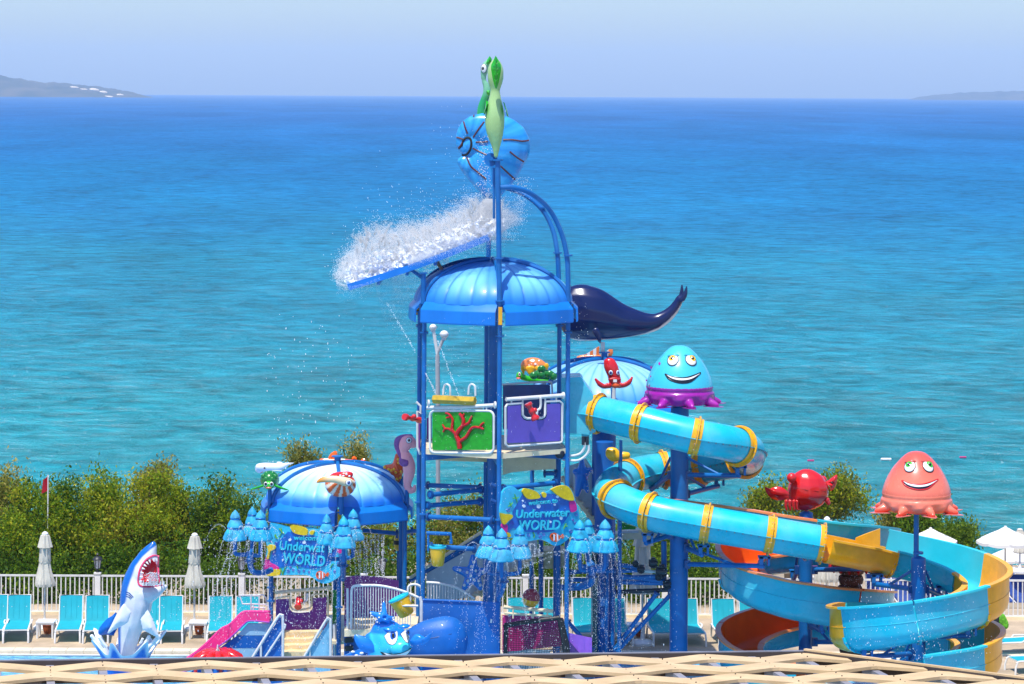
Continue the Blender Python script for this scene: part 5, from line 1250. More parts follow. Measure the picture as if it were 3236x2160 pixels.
# ------------------------------------------------------------------ figures
def band(v, pts):
    """boundary x for height y, from polyline [(y, x)]"""
    for (y0, x0), (y1, x1) in zip(pts, pts[1:]):
        if (y0 - v)*(y1 - v) <= 0: return x0 + (x1-x0)*((v-y0)/(y1-y0) if y1 != y0 else 0)
    return pts[-1][1] if abs(v-pts[-1][0]) < abs(v-pts[0][0]) else pts[0][1]
def zinv(x0, y0, s): return lambda p: ((INV(p)[0]-x0)*s, (INV(p)[1]-y0)*s)
def fin(mb, pts, zf, Y, th, lens=True):
    pp = [P(*zf(x, y), Y) for x, y in pts]; c = sum(pp, Vector())/len(pp); n = len(pp)
    vs = pp + [c + Vector((0, -th, 0)), c + Vector((0, th, 0))]
    return mb.add(vs, [(i, (i+1) % n, n) for i in range(n)] + [((i+1) % n, i, n+1) for i in range(n)])
def stalk(parent, top, z0, r=.06, mt=None, name='pole'):
    return obj(name, MB().cyl((top.x, top.y, z0), top, r, n=14), mt or BLUE, parent)
# ---- shark
ZS = zoom(280, 1690, 3.336); IS = zinv(280, 1690, 3.336); YS = 73.5
sh = thing('shark_figure', 'blue and white shark figure rearing with open pink mouth', 'shark figure', P(*ZS(400, 1420), YS))
mb = MB()
chain(mb, [(395, 1420, 95), (400, 1280, 95), (410, 1150, 105), (430, 1020, 125), (460, 900, 152), (485, 800, 165), (500, 700, 178), (505, 620, 172), (495, 540, 150), (500, 450, 125)], YS, ZS, .9, 4)
chain(mb, [(500, 450, 120), (540, 380, 128), (580, 310, 115), (615, 240, 100), (650, 170, 72), (675, 120, 46), (683, 95, 32)], YS, ZS, .95, 4)
chain(mb, [(620, 430, 118), (640, 340, 100), (655, 260, 85)], YS, ZS, 1.0, 4)
chain(mb, [(560, 620, 120), (650, 610, 95), (730, 578, 62), (790, 552, 34), (812, 542, 24)], YS, ZS, 1.25, 4)
fin(mb, [(385, 690), (330, 750), (285, 830), (225, 960), (168, 1066), (215, 1052), (270, 1015), (330, 985), (430, 930), (470, 800)], ZS, YS-.55, .11)
fin(mb, [(620, 760), (670, 850), (710, 950), (740, 1035), (772, 1115), (715, 1090), (640, 1050), (560, 1000), (530, 880)], ZS, YS-.5, .11)
fin(mb, [(300, 780), (260, 830), (180, 880), (105, 970), (82, 1040), (110, 1072), (180, 1060), (270, 1075), (330, 960)], ZS, YS+.25, .14)
cut = MB(); cc = P(*ZS(640, 400), YS - .62)
cut.ell(cc, (m(112/3.336, YS), .55, m(158/3.336, YS)), Matrix.Rotation(R(6), 3, 'Y'), 20)
cut2 = P(*ZS(668, 470), YS - .62); 
sm = union(mb, .032, 6, cut=cut)
blim = [(60, 760), (110, 700), (150, 640), (230, 552), (330, 478), (460, 432), (560, 398), (690, 378), (800, 345), (1000, 322), (1200, 322), (1450, 318)]
def shpaint(co_, n):
    X, Y_ = IS(co_)
    e = Vector(((co_.x-cc.x)/m(114/3.336, YS), (co_.y-cc.y)/.56, (co_.z-cc.z)/m(160/3.336, YS)))
    if e.length < 1.06 and n.dot(co_-cc) < 0:
        return lerp3((.75, .10, .22), (.45, .015, .03), sstep(-.5, .3, e.y))
    b_ = band(Y_, blim) + 16
    if co_.y > YS + .08 and Y_ > 700: b_ += 300
    t_ = sstep(-14, 14, X - b_)
    if Y_ > 700 and co_.y < YS - .3 and X < 400: t_ = sstep(-10, 10, X - (385 - (Y_-690)*.62))
    if co_.y > YS + .3: t_ = 0
    if Y_ < 110: t_ *= sstep(80, 125, Y_)
    return lerp3((.002, .12, .46), (.72, .74, .77), t_)
paint(sm, shpaint); sbv = bvh_of(sm); body = link_mesh('body', sm, PAINTED, sh)
GUM = mat('pink_gum', (.80, .06, .16), .2, coat=.5)
rim = smooth_path([(736, 222), (680, 218), (605, 262), (548, 345), (526, 430), (522, 500), (545, 535), (610, 546), (700, 540), (770, 530), (830, 520)], 3)
line_decal(sbv, [ZS(*p) for p in rim], YS - .5, 'lip', GUM, body, .026, .0)
line_decal(sbv, [ZS(*p) for p in ((736, 222), (734, 330), (738, 420), (752, 510))], YS - .45, 'lip', GUM, body, .022)
def tooth(x, y, dx, dy, Y_, s=1):
    a = P(*ZS(x, y), Y_); b_ = P(*ZS(x+dx, y+dy), Y_ - .03); obj('tooth', MB().tube([a, a.lerp(b_, .5), b_], [.028*s, .02*s, .003], 6), EYEW, body)
for x, y, dx, dy in ((680, 250, 12, 34), (640, 262, 12, 34), (610, 285, 22, 25), (585, 315, 28, 18), (565, 350, 30, 10), (552, 395, 32, 6), (545, 440, 30, 2), (540, 490, 28, -6), (715, 250, 10, 30)): tooth(x, y, dx, dy, YS - .62)
for x in (575, 610, 645, 685, 720, 755, 790): tooth(x, 530 - (x-640)*.02, 4, -48, YS - .66, 1.1)
obj('tongue', MB().ell(P(*ZS(635, 480), YS - .42), (.22, .2, .1)), RED, body)
for k in range(3): line_decal(sbv, [ZS(395 + 0*k, 600 + 22*k), ZS(430, 612 + 22*k), ZS(470 - 14*k, 655 + 10*k)], YS, 'gill', NAVY, body, .014)
# splash bowl the shark rises from
sp = thing('splash_bowl', 'blue and white moulded splash around the shark base', 'splash figure', P(*ZS(390, 1440), YS)); C_ = P(*ZS(390, 1330), YS)
n = 96; vs = []; fs = []; cols = []; hs_ = [(.35+.65*max(0, math.sin(q*3.5+.7))**.7*(.6+.4*math.sin(q*2.2+1))) for q in [2*math.pi*k/n for k in range(n)]]
prof_ = []
for k in range(n):
    q = 2*math.pi*k/n; spk = .5 + .5*math.cos(q*7 + .6*math.sin(q*3)); hgt = .26 + .52*spk**2.2*(.6 + .4*math.sin(q*2.3 + 1.2)**2) * (1.15 if abs(math.sin(q)) < .6 else .75)
    for i in range(9):
        f = i/8; r_ = .52 + .34*f*f*(hgt/.5) + .02*math.sin(q*11)*f
        vs.append(C_ + Vector((r_*math.cos(q), r_*.9*math.sin(q), -.35 + f*(hgt+.35)))); cols.append(lerp3((.008, .15, .62), (.78, .82, .86), sstep(hgt-.16 - .1*spk, hgt-.03, f*(hgt+.35)-.35)))
    for i in range(9):
        f = 1 - i/8; r_ = .46 + .32*f*f*(hgt/.5) + .02*math.sin(q*11)*f
        vs.append(C_ + Vector((r_*math.cos(q), r_*.9*math.sin(q), -.33 + f*(hgt+.31)))); cols.append((.75, .8, .85))
for k in range(n):
    for i in range(17): fs.append((k*18+i, ((k+1) % n)*18+i, ((k+1) % n)*18+i+1, k*18+i+1))
me = bpy.data.meshes.new('splash'); me.from_pydata(vs, [], fs); me.update(); at = me.color_attributes.new('Col', 'FLOAT_COLOR', 'POINT')
for i, c in enumerate(cols): at.data[i].color = (*c, 1)
link_mesh('splash_wall', me, PAINTED, sp, ang=80)
for x0, y0, x1, y1, r_ in ((150, 1200, 30, 1060, .055), (190, 1180, 110, 1075, .05), (560, 1190, 640, 1065, .05), (600, 1200, 745, 1062, .06), (540, 1140, 570, 1090, .035)):
    a, b_ = P(*ZS(x0, y0), YS - .35), P(*ZS(x1, y1), YS - .4); obj('splash_finger', MB().tube([a, a.lerp(b_, .5) + Vector((0, 0, -.03)), b_, b_ + (b_-a)*.06], [r_*.9, r_, r_*.9, r_*.3], 10), EYEW, sp)
# ---- blue fish head on the tunnel slide
Z3 = zoom(1060, 1850, 2349/520); IF = zinv(1060, 1850, 2349/520); YB = 66.8
ff = thing('fish_head_figure', 'smiling blue fish head with a spotted starfish on its crown', 'fish figure', P(*Z3(750, 1400), YB))
mb = MB()
chain(mb, [(715, 590, 185, 120), (735, 650, 235, 160), (760, 720, 265, 190), (800, 800, 275, 210), (800, 900, 270, 200), (760, 1000, 300, 190), (700, 1150, 320, 220)], YB, Z3, .95, 4)
chain(mb, [(930, 900, 160, 130), (980, 880, 110, 110)], YB - .35, Z3, .9, 3)
chain(mb, [(520, 760, 120, 100), (600, 900, 160, 160)], YB, Z3, .9, 3)
fm_ = union(mb, .035, 8)
def fpaint(co_, n):
    X, Y_ = IF(co_); e = sstep(690, 730, Y_ + .10*(X-800)*-1)
    return lerp3((.008, .20, .68), lerp3((.05, .60, .75), (.03, .40, .62), sstep(850, 1000, Y_)), e*sstep(470, 520, X)*(1 if co_.y < YB+.3 else 0))
paint(fm_, fpaint); fb = bvh_of(fm_); bo = link_mesh('head', fm_, PAINTED, ff)
FBL = mat('fish_blue', (.008, .20, .68), .2, coat=.5)
for pts, Yo in (([(560, 950), (470, 965), (360, 920), (285, 810), (268, 720), (300, 700), (400, 725), (500, 770), (550, 850)], -.5), ([(1060, 800), (1120, 710), (1190, 690), (1290, 735), (1365, 675), (1370, 690), (1340, 780), (1240, 850), (1120, 850)], -.25)):
    o = MB(); fin(o, smooth_path(pts, 3), Z3, YB + Yo, .16); obj('ear_fin', o, FBL, ff, ang=70)
for pts, lx in (([(700, 720), (740, 680), (800, 645), (850, 640), (880, 660), (885, 720), (870, 800), (830, 842), (780, 835), (740, 800)], 0), ([(930, 690), (990, 640), (1040, 620), (1052, 680), (1050, 760), (1035, 815), (1000, 800), (960, 745)], 1)):
    q = [Z3(*p) for p in smooth_path(pts + pts[:1], 3)[:-1]]
    fan_decal(fb, q, YB-.8, 'eye_white', EYEW, bo, .012)
    line_decal(fb, q + q[:1], YB-.8, 'eye_outline', EYEK, bo, .012)
for x, y, a in ((822, 715, 42), (1040, 670, 26)):
    h, nn, ok = hit(fb, *Z3(x, y), YB - .8, .012); rot = Vector((0, -1, 0)).rotation_difference(nn).to_matrix(); k = m(a/4.517, YB)
    obj('iris', MB().ell(h, (k, .02, k*1.45), rot), EYEB, bo); obj('pupil', MB().ell(h + nn*.012, (k*.5, .02, k*.95), rot), EYEK, bo)
for c, r_ in (((778, 612), (100, 42)), ((975, 572), (85, 38))):
    h, nn, ok = hit(fb, *Z3(c[0], c[1] + 12), YB - .8, -.02); k = m(1/4.517, YB)
    obj('eyelid', MB().ell(h + Vector((0, .03, 0)), (r_[0]*1.04*k, .13, r_[1]*.9*k), Matrix.Rotation(R(8 if c[0] < 900 else -6), 3, 'Y')), FBL, bo)
strip_decal(fb, [Z3(*p) for p in ((640, 940), (740, 965), (850, 972), (960, 955), (1040, 915), (1085, 875))], [Z3(*p) for p in ((640, 945), (690, 1000), (790, 1035), (930, 1035), (1040, 980), (1087, 885))], YB-.8, 'mouth_line', EYEK, bo, off=.012)
strip_decal(fb, [Z3(*p) for p in ((690, 952), (760, 970), (850, 978), (950, 962), (1030, 925), (1078, 890))], [Z3(*p) for p in ((692, 956), (740, 995), (810, 1015), (920, 1018), (1020, 970), (1079, 895))], YB-.8, 'teeth', EYEW, bo, off=.024)
mb = MB(); cS = (700, 440)
for a, b_, r_ in (((690, 215), (700, 430), 27), ((488, 378), (680, 450), 32), ((575, 530), (690, 450), 30), ((850, 460), (720, 460), 27), ((770, 540), (710, 460), 30)):
    A, B = P(*Z3(*a), YB - .1), P(*Z3(*b_), YB - .2); k = m(r_/4.517, YB); mb.tube([A, A.lerp(B, .12), A.lerp(B, .5), B], [k*.5, k*.9, k*1.25, k*1.9], 10)
stm = union(mb, .025, 4); sv = bvh_of(stm); so_ = link_mesh('crown_starfish', stm, FBL, ff)
for x, y in ((505, 395), (520, 430), (545, 470), (570, 500), (600, 520), (625, 455), (632, 405), (642, 370), (650, 320), (655, 270), (820, 465), (600, 480), (830, 490)):
    h, nn, ok = hit(sv, *Z3(x, y), YB); obj('spot', MB().ell(h, .022, n=8), EYEW, so_)
for pts in ([(60, 1030), (330, 915), (400, 930), (380, 1060), (60, 1160)],):
    slabpx('side_fin', pts, Z3, YB + .3, .1, FBL, ff)
for x, y in ((250, 945), (120, 1015), (350, 1010), (375, 965), (300, 1000)): obj('spot', MB().ell(P(*Z3(x, y), YB + .28), (.05, .02, .03), n=8), EYEW, ff)
# ---- jellyfish
def jelly(name, label, cx, ytop, u, Y, top, bottom, skirt, eyec, lipc, mast_r, look, spots, z0, edge=None):
    """u: half width in photo pixels"""
    t = thing(name, label, 'jellyfish figure', P(cx, ytop + 1.78*u, Y)); s = m(u, Y); c = P(cx, ytop, Y)
    prof = [(0.012, 0), (.14, -.012), (.27, -.06), (.41, -.17), (.56, -.33), (.70, -.50), (.80, -.66), (.88, -.82), (.945, -.98), (.99, -1.14), (1.0, -1.22)]
    mb = MB().lathe([(r*s, z*s) for r, z in smooth_path(prof, 3)][::-1], c, 48)
    me = bpy.data.meshes.new('bell'); me.from_pydata(mb.v, [], mb.f); me.update()
    paint(me, lambda p, n: lerp3(lerp3(bottom, top, sstep(-1.05, -.05, (p.z-c.z)/s)), edge or bottom, (.9 if edge else 0)*sstep(-1.05, -1.18, (p.z-c.z)/s))); bv = bvh_of(me)
    bo = link_mesh('bell', me, PAINTED, t, ang=60)
    sk = [(1.0, -1.18), (1.01, -1.26), (.97, -1.33), (1.04, -1.38), (1.045, -1.44), (1.02, -1.54), (.97, -1.66), (.9, -1.73), (.1, -1.74)]
    mb = MB().lathe([(r*s, z*s) for r, z in sk][::-1], c, 56, wob=lambda q, i: 1 + (.05*math.cos(q*8+.4) if i < 4 else 0))
    for k in range(8):
        q = k*math.pi/4 + .25; e = Vector((math.cos(q), math.sin(q), 0))
        b0 = c + e*.86*s + Vector((0, 0, -1.6*s))
        mb.tube([b0, b0 + e*.2*s + Vector((0, 0, -.05*s)), b0 + e*.30*s + Vector((0, 0, -.08*s)), b0 + e*.38*s + Vector((0, 0, -.10*s)), b0 + e*.45*s + Vector((0, 0, -.115*s))], [.15*s, .125*s, .10*s, .075*s, .035*s], 10)
    km = union(mb, .028, 3); paint(km, lambda p, n: lerp3(skirt[0], skirt[1], sstep(-1.55, -1.72, (p.z-c.z)/s)))
    sko = link_mesh('skirt', km, PAINTED, t)
    # thin pointed feet plates
    for k in range(8):
        q = k*math.pi/4 + .25; e = Vector((math.cos(q), math.sin(q), 0)); sd = Vector((-e.y, e.x, 0)); b0 = c + e*.9*s + Vector((0, 0, -1.745*s))
        obj('tentacle_tip', MB().slab([b0 - sd*.22*s, b0 + e*.22*s - sd*.16*s, b0 + e*.42*s - sd*.10*s, b0 + e*.56*s, b0 + e*.42*s + sd*.10*s, b0 + e*.22*s + sd*.16*s, b0 + sd*.22*s], (0, 0, -.02*s)), sko.data.materials[0] if False else MT[skirt[2]], sko, smooth=False)
    tops = mat(name + '_lid', top, .2, coat=.45)
    for dx, a, lx in ((-.20, .165, -.018), (.33, .170, .045)):
        eye(bv, cx + dx*u, ytop + .455*u, a*u, .187*u, Y, bo, eyec, (lx*u, -.048*u), .6, tops, .36)
    T = [(-.43, .86), (-.25, .94), (0, .975), (.2, .965), (.42, .90), (.62, .82)]; B = [(-.43, .87), (-.33, 1.01), (-.12, 1.10), (.12, 1.13), (.36, 1.07), (.62, .83)]
    f = lambda L: [(cx + a*u, ytop + b*u) for a, b in smooth_path(L, 4)]
    strip_decal(bv, f(T), f(B), Y-.8, 'mouth', EYEK, bo, 28, 6, .010)
    q = f(T) + f(B)[::-1]; line_decal(bv, q + q[:1], Y - .8, 'lip', lipc, bo, .02*s/.85)
    T2 = [(-.38, .885), (-.2, .96), (.05, .995), (.25, .98), (.42, .925), (.585, .85)]; B2 = [(-.38, .89), (-.28, .97), (-.1, 1.035), (.12, 1.05), (.36, 1.0), (.585, .86)]
    strip_decal(bv, f(T2), f(B2), Y-.8, 'teeth', EYEW, bo, 24, 4, .018)
    for x, y, r_ in spots: fan_decal(bv, circ(cx + x*u, ytop + y*u, r_*u, r_*1.3*u), Y-.5, 'spot', MT[skirt[2]], bo, .006)
    stalk(t, c + Vector((0, 0, -1.7*s)), z0, mast_r)
    return t
mat('jelly_purple', (.34, .012, .30), .2, coat=.5); mat('jelly_coral', (.80, .20, .17), .22, coat=.4)
jelly('blue_jellyfish', 'smiling light blue jellyfish with purple skirt on top of the tube slide column', 2148, 1090, 106, 70.4, (.06, .50, .66), (.05, .50, .66), ((.30, .012, .30), (.42, .02, .36), 'jelly_purple'), EYEY, EYEK, .10, (-.02, -.05), [(-.60, .55, .035), (-.85, .66, .03), (-.86, .93, .02), (-.99, 1.05, .025), (-.9, 1.2, .02)], P(2148, 1300, 70.4).z)
t = jelly('pink_jellyfish', 'smiling pink jellyfish with green eyes on a slim blue mast at the right', 2897, 1425, 108, 67.3, (.80, .10, .07), (.86, .20, .12), ((.86, .20, .12), (.80, .07, .025), 'jelly_coral'), EYEG, RED, .062, (.02, -.03), [], P(2902, 1770, 67.3).z, edge=(.8, .16, .10))
obj('mast_flange', flange(MB(), P(2902, 1746, 67.3), .12, .05), BLUE, t)
# ---- whale
Z3b = zoom(1750, 850, 1/.4145); IW = zinv(1750, 850, 1/.4145); YW = 74.0
wh = thing('whale_figure', 'glossy navy whale figure with raised tail above the back pavilion', 'whale figure', P(1905, 1085, YW))
mb = MB()
chain(mb, [(175, 330, 150, 215), (230, 330, 160, 218), (300, 340, 165, 205), (380, 362, 150, 178), (480, 390, 130, 142), (580, 405, 115, 112), (680, 412, 90, 86), (770, 402, 70, 66), (840, 370, 56, 54), (895, 325, 46, 46), (935, 275, 38, 38), (960, 225, 30, 34)], YW, Z3b, .85, 6)
for a in ([(962, 240, 26, 26), (975, 180, 24, 30), (978, 120, 15, 30), (982, 65, 6, 14)],): chain(mb, [(*p, .22) if False else p for p in a], YW + .18, Z3b, .5, 5)
chain(mb, [(975, 235, 30, 26), (1002, 190, 24, 30), (1016, 130, 14, 30), (1030, 78, 6, 12)], YW - .18, Z3b, .5, 5)
chain(mb, [(320, 470, 34, 30), (340, 510, 28, 30), (352, 545, 20, 22), (358, 566, 8, 8)], YW - .85, Z3b, .5, 5)
wm = union(mb, .04, 5)
wl = [(0, 530), (130, 528), (300, 540), (420, 536), (560, 519), (700, 486), (800, 446), (880, 382), (940, 316), (985, 245), (1040, 240)]
def wpaint(p, n):
    X, Y_ = IW(p); b_ = band(X, [(a, b) for a, b in wl])
    return lerp3((.004, .012, .075), (.66, .66, .64), sstep(-5, 7, Y_ - b_) if X < 1000 and not (300 < X < 380 and p.y < YW-.7) else 0)
paint(wm, wpaint); link_mesh('body', wm, mat('whale_gloss', (1, 1, 1), .22, spec=.4, coat=.3, var=.05, attr=True), wh)
stalk(wh, P(1905, 1080, YW), P(1905, 1135, YW).z, .055, WHITEM)
# ---- red crab on its pole
Z7 = zoom(2400, 1400, 1725/836); YK = 71.5
cr_ = thing('crab_figure', 'glossy red crab figure on the pole above the orange flume', 'crab figure', P(2548, 1615, YK))
mb = MB(); chain(mb, [(305, 205, 55, 40), (310, 250, 110, 80), (318, 310, 138, 110), (300, 365, 125, 70), (290, 400, 90, 38)], YK, Z7, .9, 5)
cm = union(mb, .03, 6); cb = bvh_of(cm); co_ = link_mesh('shell', cm, RED, cr_)
line_decal(cb, [Z7(*p) for p in ((200, 268), (250, 290), (310, 305), (380, 312), (430, 308))], YK, 'shell_groove', CORALR, co_, .014)
obj('eye_bulb', MB().ell(P(*Z7(210, 225), YK-.3), m(16, YK)), RED, cr_); obj('eye_bulb', MB().ell(P(*Z7(412, 240), YK+.3), m(14, YK)), RED, cr_)
for polys, Yo in ((([(32, 283), (60, 300), (100, 283), (150, 288), (192, 325), (185, 345), (140, 348), (90, 338), (52, 312)], [(34, 290), (48, 328), (80, 360), (130, 374), (180, 362), (190, 345), (140, 349), (90, 340), (55, 316)]), -.25), (([(430, 262), (455, 236), (482, 216), (506, 205), (508, 240), (492, 272), (470, 250)], [(425, 262), (455, 285), (462, 312), (490, 292), (507, 245), (480, 258), (450, 240)]), .1)):
    cl = thing if False else None
    mb = MB()
    for q in polys: fin(mb, smooth_path(q + q[:1], 3)[:-1], Z7, YK + Yo, .15)
    obj('claw', mb, RED, cr_, ang=75)
for i, x in enumerate((175, 200, 225, 245)):
    mb = MB(); chain(mb, [(x, 380, 13, 14), (x-2, 408, 10, 16), (x+2, 430, 7, 10)], YK - .35 + .04*i, Z7, .9, 3); obj('leg', mb, RED, cr_)
mb = MB(); chain(mb, [(440, 370, 18, 18), (450, 390, 14, 14)], YK - .1, Z7, .9, 3); obj('leg', mb, RED, cr_)
stalk(cr_, P(2548, 1600, YK), P(2548, 1640, YK).z, .05, RED)
# ---- green seahorses and the shell bucket
S1 = zoom(1380, 150, 3.335); YH = YT - RP
GRN_D, GRN_L = (.02, .38, .02), (.36, .56, .22)
I1 = zinv(1380, 150, 3.335)
se = thing('green_seahorse', 'pale green seahorse seen from behind on top of the tower mast', 'seahorse figure', P(*S1(625, 1150), YH))
mb = MB(); chain(mb, [(625, 1145, 27, 20), (625, 1050, 44), (620, 950, 74), (613, 850, 100), (612, 750, 110), (612, 660, 98), (615, 570, 74), (616, 500, 58), (616, 440, 54), (618, 380, 70), (619, 310, 88), (620, 230, 84), (622, 165, 52)], YH, S1, .85, 4)
gm = union(mb, .03, 4)
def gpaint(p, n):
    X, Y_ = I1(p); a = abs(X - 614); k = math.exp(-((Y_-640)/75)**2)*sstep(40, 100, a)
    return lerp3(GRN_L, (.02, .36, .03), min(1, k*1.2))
paint(gm, gpaint); gb = bvh_of(gm); go = link_mesh('body', gm, PAINTED, se)
GR_ = mat('seahorse_green', (.02, .42, .02), .22, coat=.4, var=.3, vs=10)
lf = smooth_path([(622, 82), (590, 150), (572, 200), (585, 300), (605, 390), (626, 440)], 3); rt = smooth_path([(622, 82), (655, 140), (680, 200), (668, 300), (648, 390), (626, 440)], 3)
mb = MB(); fin(mb, lf + rt[::-1][1:-1], S1, YH - .42, .12); obj('crest', mb, GR_, se, ang=60)
obj('crest_rib', MB().tube([P(*S1(x, y), YH - .54 + abs(y-250)*.0003) for x, y in ((622, 95), (625, 250), (627, 420))], .012, 6), GREEN, se)
for y in (150, 210, 270, 330):
    for s_ in (-1, 1): obj('crest_vein', MB().tube([P(*S1(624, y + 25), YH - .535), P(*S1(624 + s_*34*(1 - (y-150)/320), y), YH - .50)], .009, 5), GREEN, se)
for pts in ([(520, 555), (510, 640), (490, 715), (508, 700), (530, 640), (545, 570)], [(700, 570), (715, 630), (740, 720), (758, 732), (745, 660), (715, 580)]):
    mb = MB(); fin(mb, pts, S1, YH - .1, .1); obj('side_fin', mb, GR_, se, ang=60)
YH2 = VT[3].y - .2
s2 = thing('green_seahorse', 'second green seahorse in profile half hidden behind the shell bucket', 'seahorse figure', P(*S1(500, 1100), YH2))
mb = MB(); chain(mb, [(540, 150, 28, 36), (510, 210, 46, 50), (495, 280, 34, 60), (500, 350, 28, 30), (520, 400, 36, 40), (530, 470, 44, 50), (500, 560, 40, 70), (470, 660, 46, 70), (480, 800, 60, 90), (520, 950, 60, 90), (545, 1080, 36, 60)], YH2, S1, .8, 4)
gm2 = union(mb, .03, 4); paint(gm2, lambda p, n: lerp3((.20, .50, .30), (.02, .34, .10), sstep(400, 560, I1(p)[1])))
gb2 = bvh_of(gm2); g2 = link_mesh('body', gm2, PAINTED, s2)
eye(gb2, *S1(497, 218), 9, 14, YH2, g2, EYEK, (-2, 0), .55)
mb = MB(); fin(mb, [(560, 86), (535, 120), (520, 165), (545, 180), (575, 160), (582, 120)], S1, YH2 - .1, .08); obj('crest', mb, GR_, s2)
mb = MB(); fin(mb, [(560, 445), (525, 452), (525, 480), (545, 505), (565, 490)], S1, YH2 - .4, .06); obj('side_fin', mb, GR_, s2)
stalk(s2, P(*S1(545, 1080), YH2), ztop, .05)
sc_ = thing('shell_bucket', 'big blue spiral shell water bucket tipping between the seahorse masts', 'shell bucket', P(1565, 640, YT)); 
mb = MB(); YSH = YT + .05
chain(mb, [(300, 1060, 42, 46), (262, 1020, 60, 80), (285, 920, 84, 90), (350, 850, 110, 110), (430, 830, 130, 130), (520, 850, 165, 165), (640, 900, 210, 200), (740, 980, 235, 220), (730, 1080, 255, 220), (640, 1180, 300, 170), (578, 1270, 325, 130), (580, 1350, 272, 120), (584, 1430, 210, 100), (584, 1510, 140, 70), (580, 1560, 90, 40)], YSH, S1, .62, 5)
chain(mb, [(290, 1200, 80, 60), (330, 1250, 90, 80)], YSH, S1, .9, 4)
chain(mb, [(305, 1045, 78, 92), (390, 1020, 90, 110)], YSH, S1, .75, 3)
shm = union(mb, .04, 4)
paint(shm, lambda p, n: lerp3((.008, .20, .62), (.05, .42, .80), .5 + .5*math.sin(math.atan2(p.z - P(*S1(450, 1050), YSH).z, p.x - P(*S1(330, 1050), YSH).x)*22)**3*.6))
shb = bvh_of(shm); sho = link_mesh('shell', shm, PAINTED, sc_)
RB = mat('rust_band', (.11, .03, .035), .5, var=.4, vs=30)
for pts in ([(180, 940), (230, 948), (275, 965)], [(285, 780), (300, 840), (325, 905)], [(395, 705), (390, 730)], [(500, 780), (440, 860), (385, 945)], [(410, 995), (480, 995), (540, 990)], [(700, 970), (800, 970), (900, 985), (990, 972)], [(770, 1095), (850, 1160), (940, 1215)], [(380, 1060), (450, 1095), (530, 1130)], [(315, 1155), (360, 1250), (430, 1310), (520, 1385)], [(670, 1245), (740, 1310), (825, 1390)], [(230, 1060), (260, 1020), (275, 990)]):
    line_decal(shb, [S1(*p) for p in smooth_path(pts, 3)], YSH - 1, 'rust_band', RB, sho, .022)
line_decal(shb, [S1(*p) for p in smooth_path([(275, 985), (310, 950), (350, 955), (366, 1000), (355, 1070), (320, 1120), (270, 1130), (225, 1090)], 4)], YSH - 1, 'spiral_groove', NETM, sho, .03)
line_decal(shb, [S1(*p) for p in ((275, 985), (270, 1030), (235, 1065))], YSH - 1, 'spiral_groove', NETM, sho, .022)
obj('pivot', MB().cyl(P(*S1(575, 1170), YH), P(*S1(575, 1170), VT[3].y), .05), BLUE, sc_); obj('pivot_disc', MB().cyl(P(*S1(570, 1180), YH + .12), P(*S1(570, 1180), YH + .22), .16, n=20), BLUE, sc_)
# ---- small figures on the left pavilion
Z9 = zoom(780, 1380, 2349/560)
def turtle(label, zf, s, cx, cy, Y, front=True, pole_to=None):
    """s: zoom pixels of half shell width"""
    t = thing('turtle_figure', label, 'turtle figure', P(*zf(cx, cy + s), Y)); k = m(zf(s, 0)[0]-zf(0, 0)[0], Y); c = P(*zf(cx, cy), Y)
    sh_ = obj('shell', MB().ell(c, (k, k*1.1, k*.95), n=20), mat('turtle_shell', (.01, .20, .03), .2, coat=.5, var=.5, vs=18), t)
    G_ = mat('turtle_skin', (.03, .50, .015), .22, coat=.4, var=.25, vs=8)
    for q in range(6):
        a = q*math.pi/3; obj('scute', MB().ell(c + Vector((math.cos(a)*k*.62, -k*.62 + math.sin(a)*k*.3, k*.42 + .28*k*math.sin(a))), (k*.27, k*.22, k*.25), n=8), MT['turtle_shell'], sh_)
    hc = c + Vector((0, -k*1.05, -k*.45)); h = obj('head', MB().ell(hc, (k*.55, k*.45, k*.45)), G_, t)
    for x in (-.3, .3):
        e = obj('eye', MB().ell(hc + Vector((x*k, -k*.38, k*.18)), (k*.2, k*.12, k*.24)), EYEW, h); obj('pupil', MB().ell(hc + Vector((x*k, -k*.47, k*.2)), (k*.14, k*.06, k*.17)), EYEK, e)
    obj('mouth', MB().ell(hc + Vector((0, -k*.40, -k*.2)), (k*.3, k*.08, k*.09)), CORALP, h)
    for sx in (-1, 1):
        obj('flipper', MB().tube([c + Vector((sx*k*.6, -k*.6, -k*.55)), c + Vector((sx*k*1.2, -k*.7, -k*.75)), c + Vector((sx*k*1.7, -k*.7, -k*.9)), c + Vector((sx*k*2.05, -k*.6, -k*1.0))], [k*.3, k*.32, k*.24, k*.05], 10, flat=.4, flatdir=(0, .3, 1)), G_, t)
        obj('flipper', MB().tube([c + Vector((sx*k*.5, k*.7, -k*.6)), c + Vector((sx*k*1.0, k*1.1, -k*.8))], [k*.25, k*.1], 8), G_, t)
    obj('belly', MB().ell(c + Vector((0, 0, -k*.6)), (k*.9, k*1.0, k*.3)), EYEW, t)
    if pole_to is not None: stalk(t, c + Vector((0, 0, -k*.6)), pole_to, .05)
    return t
turtle('small green turtle facing front on the left corner post of the left pavilion', Z9, 128, 305, 565, VL[5].y, pole_to=zbL + .3)
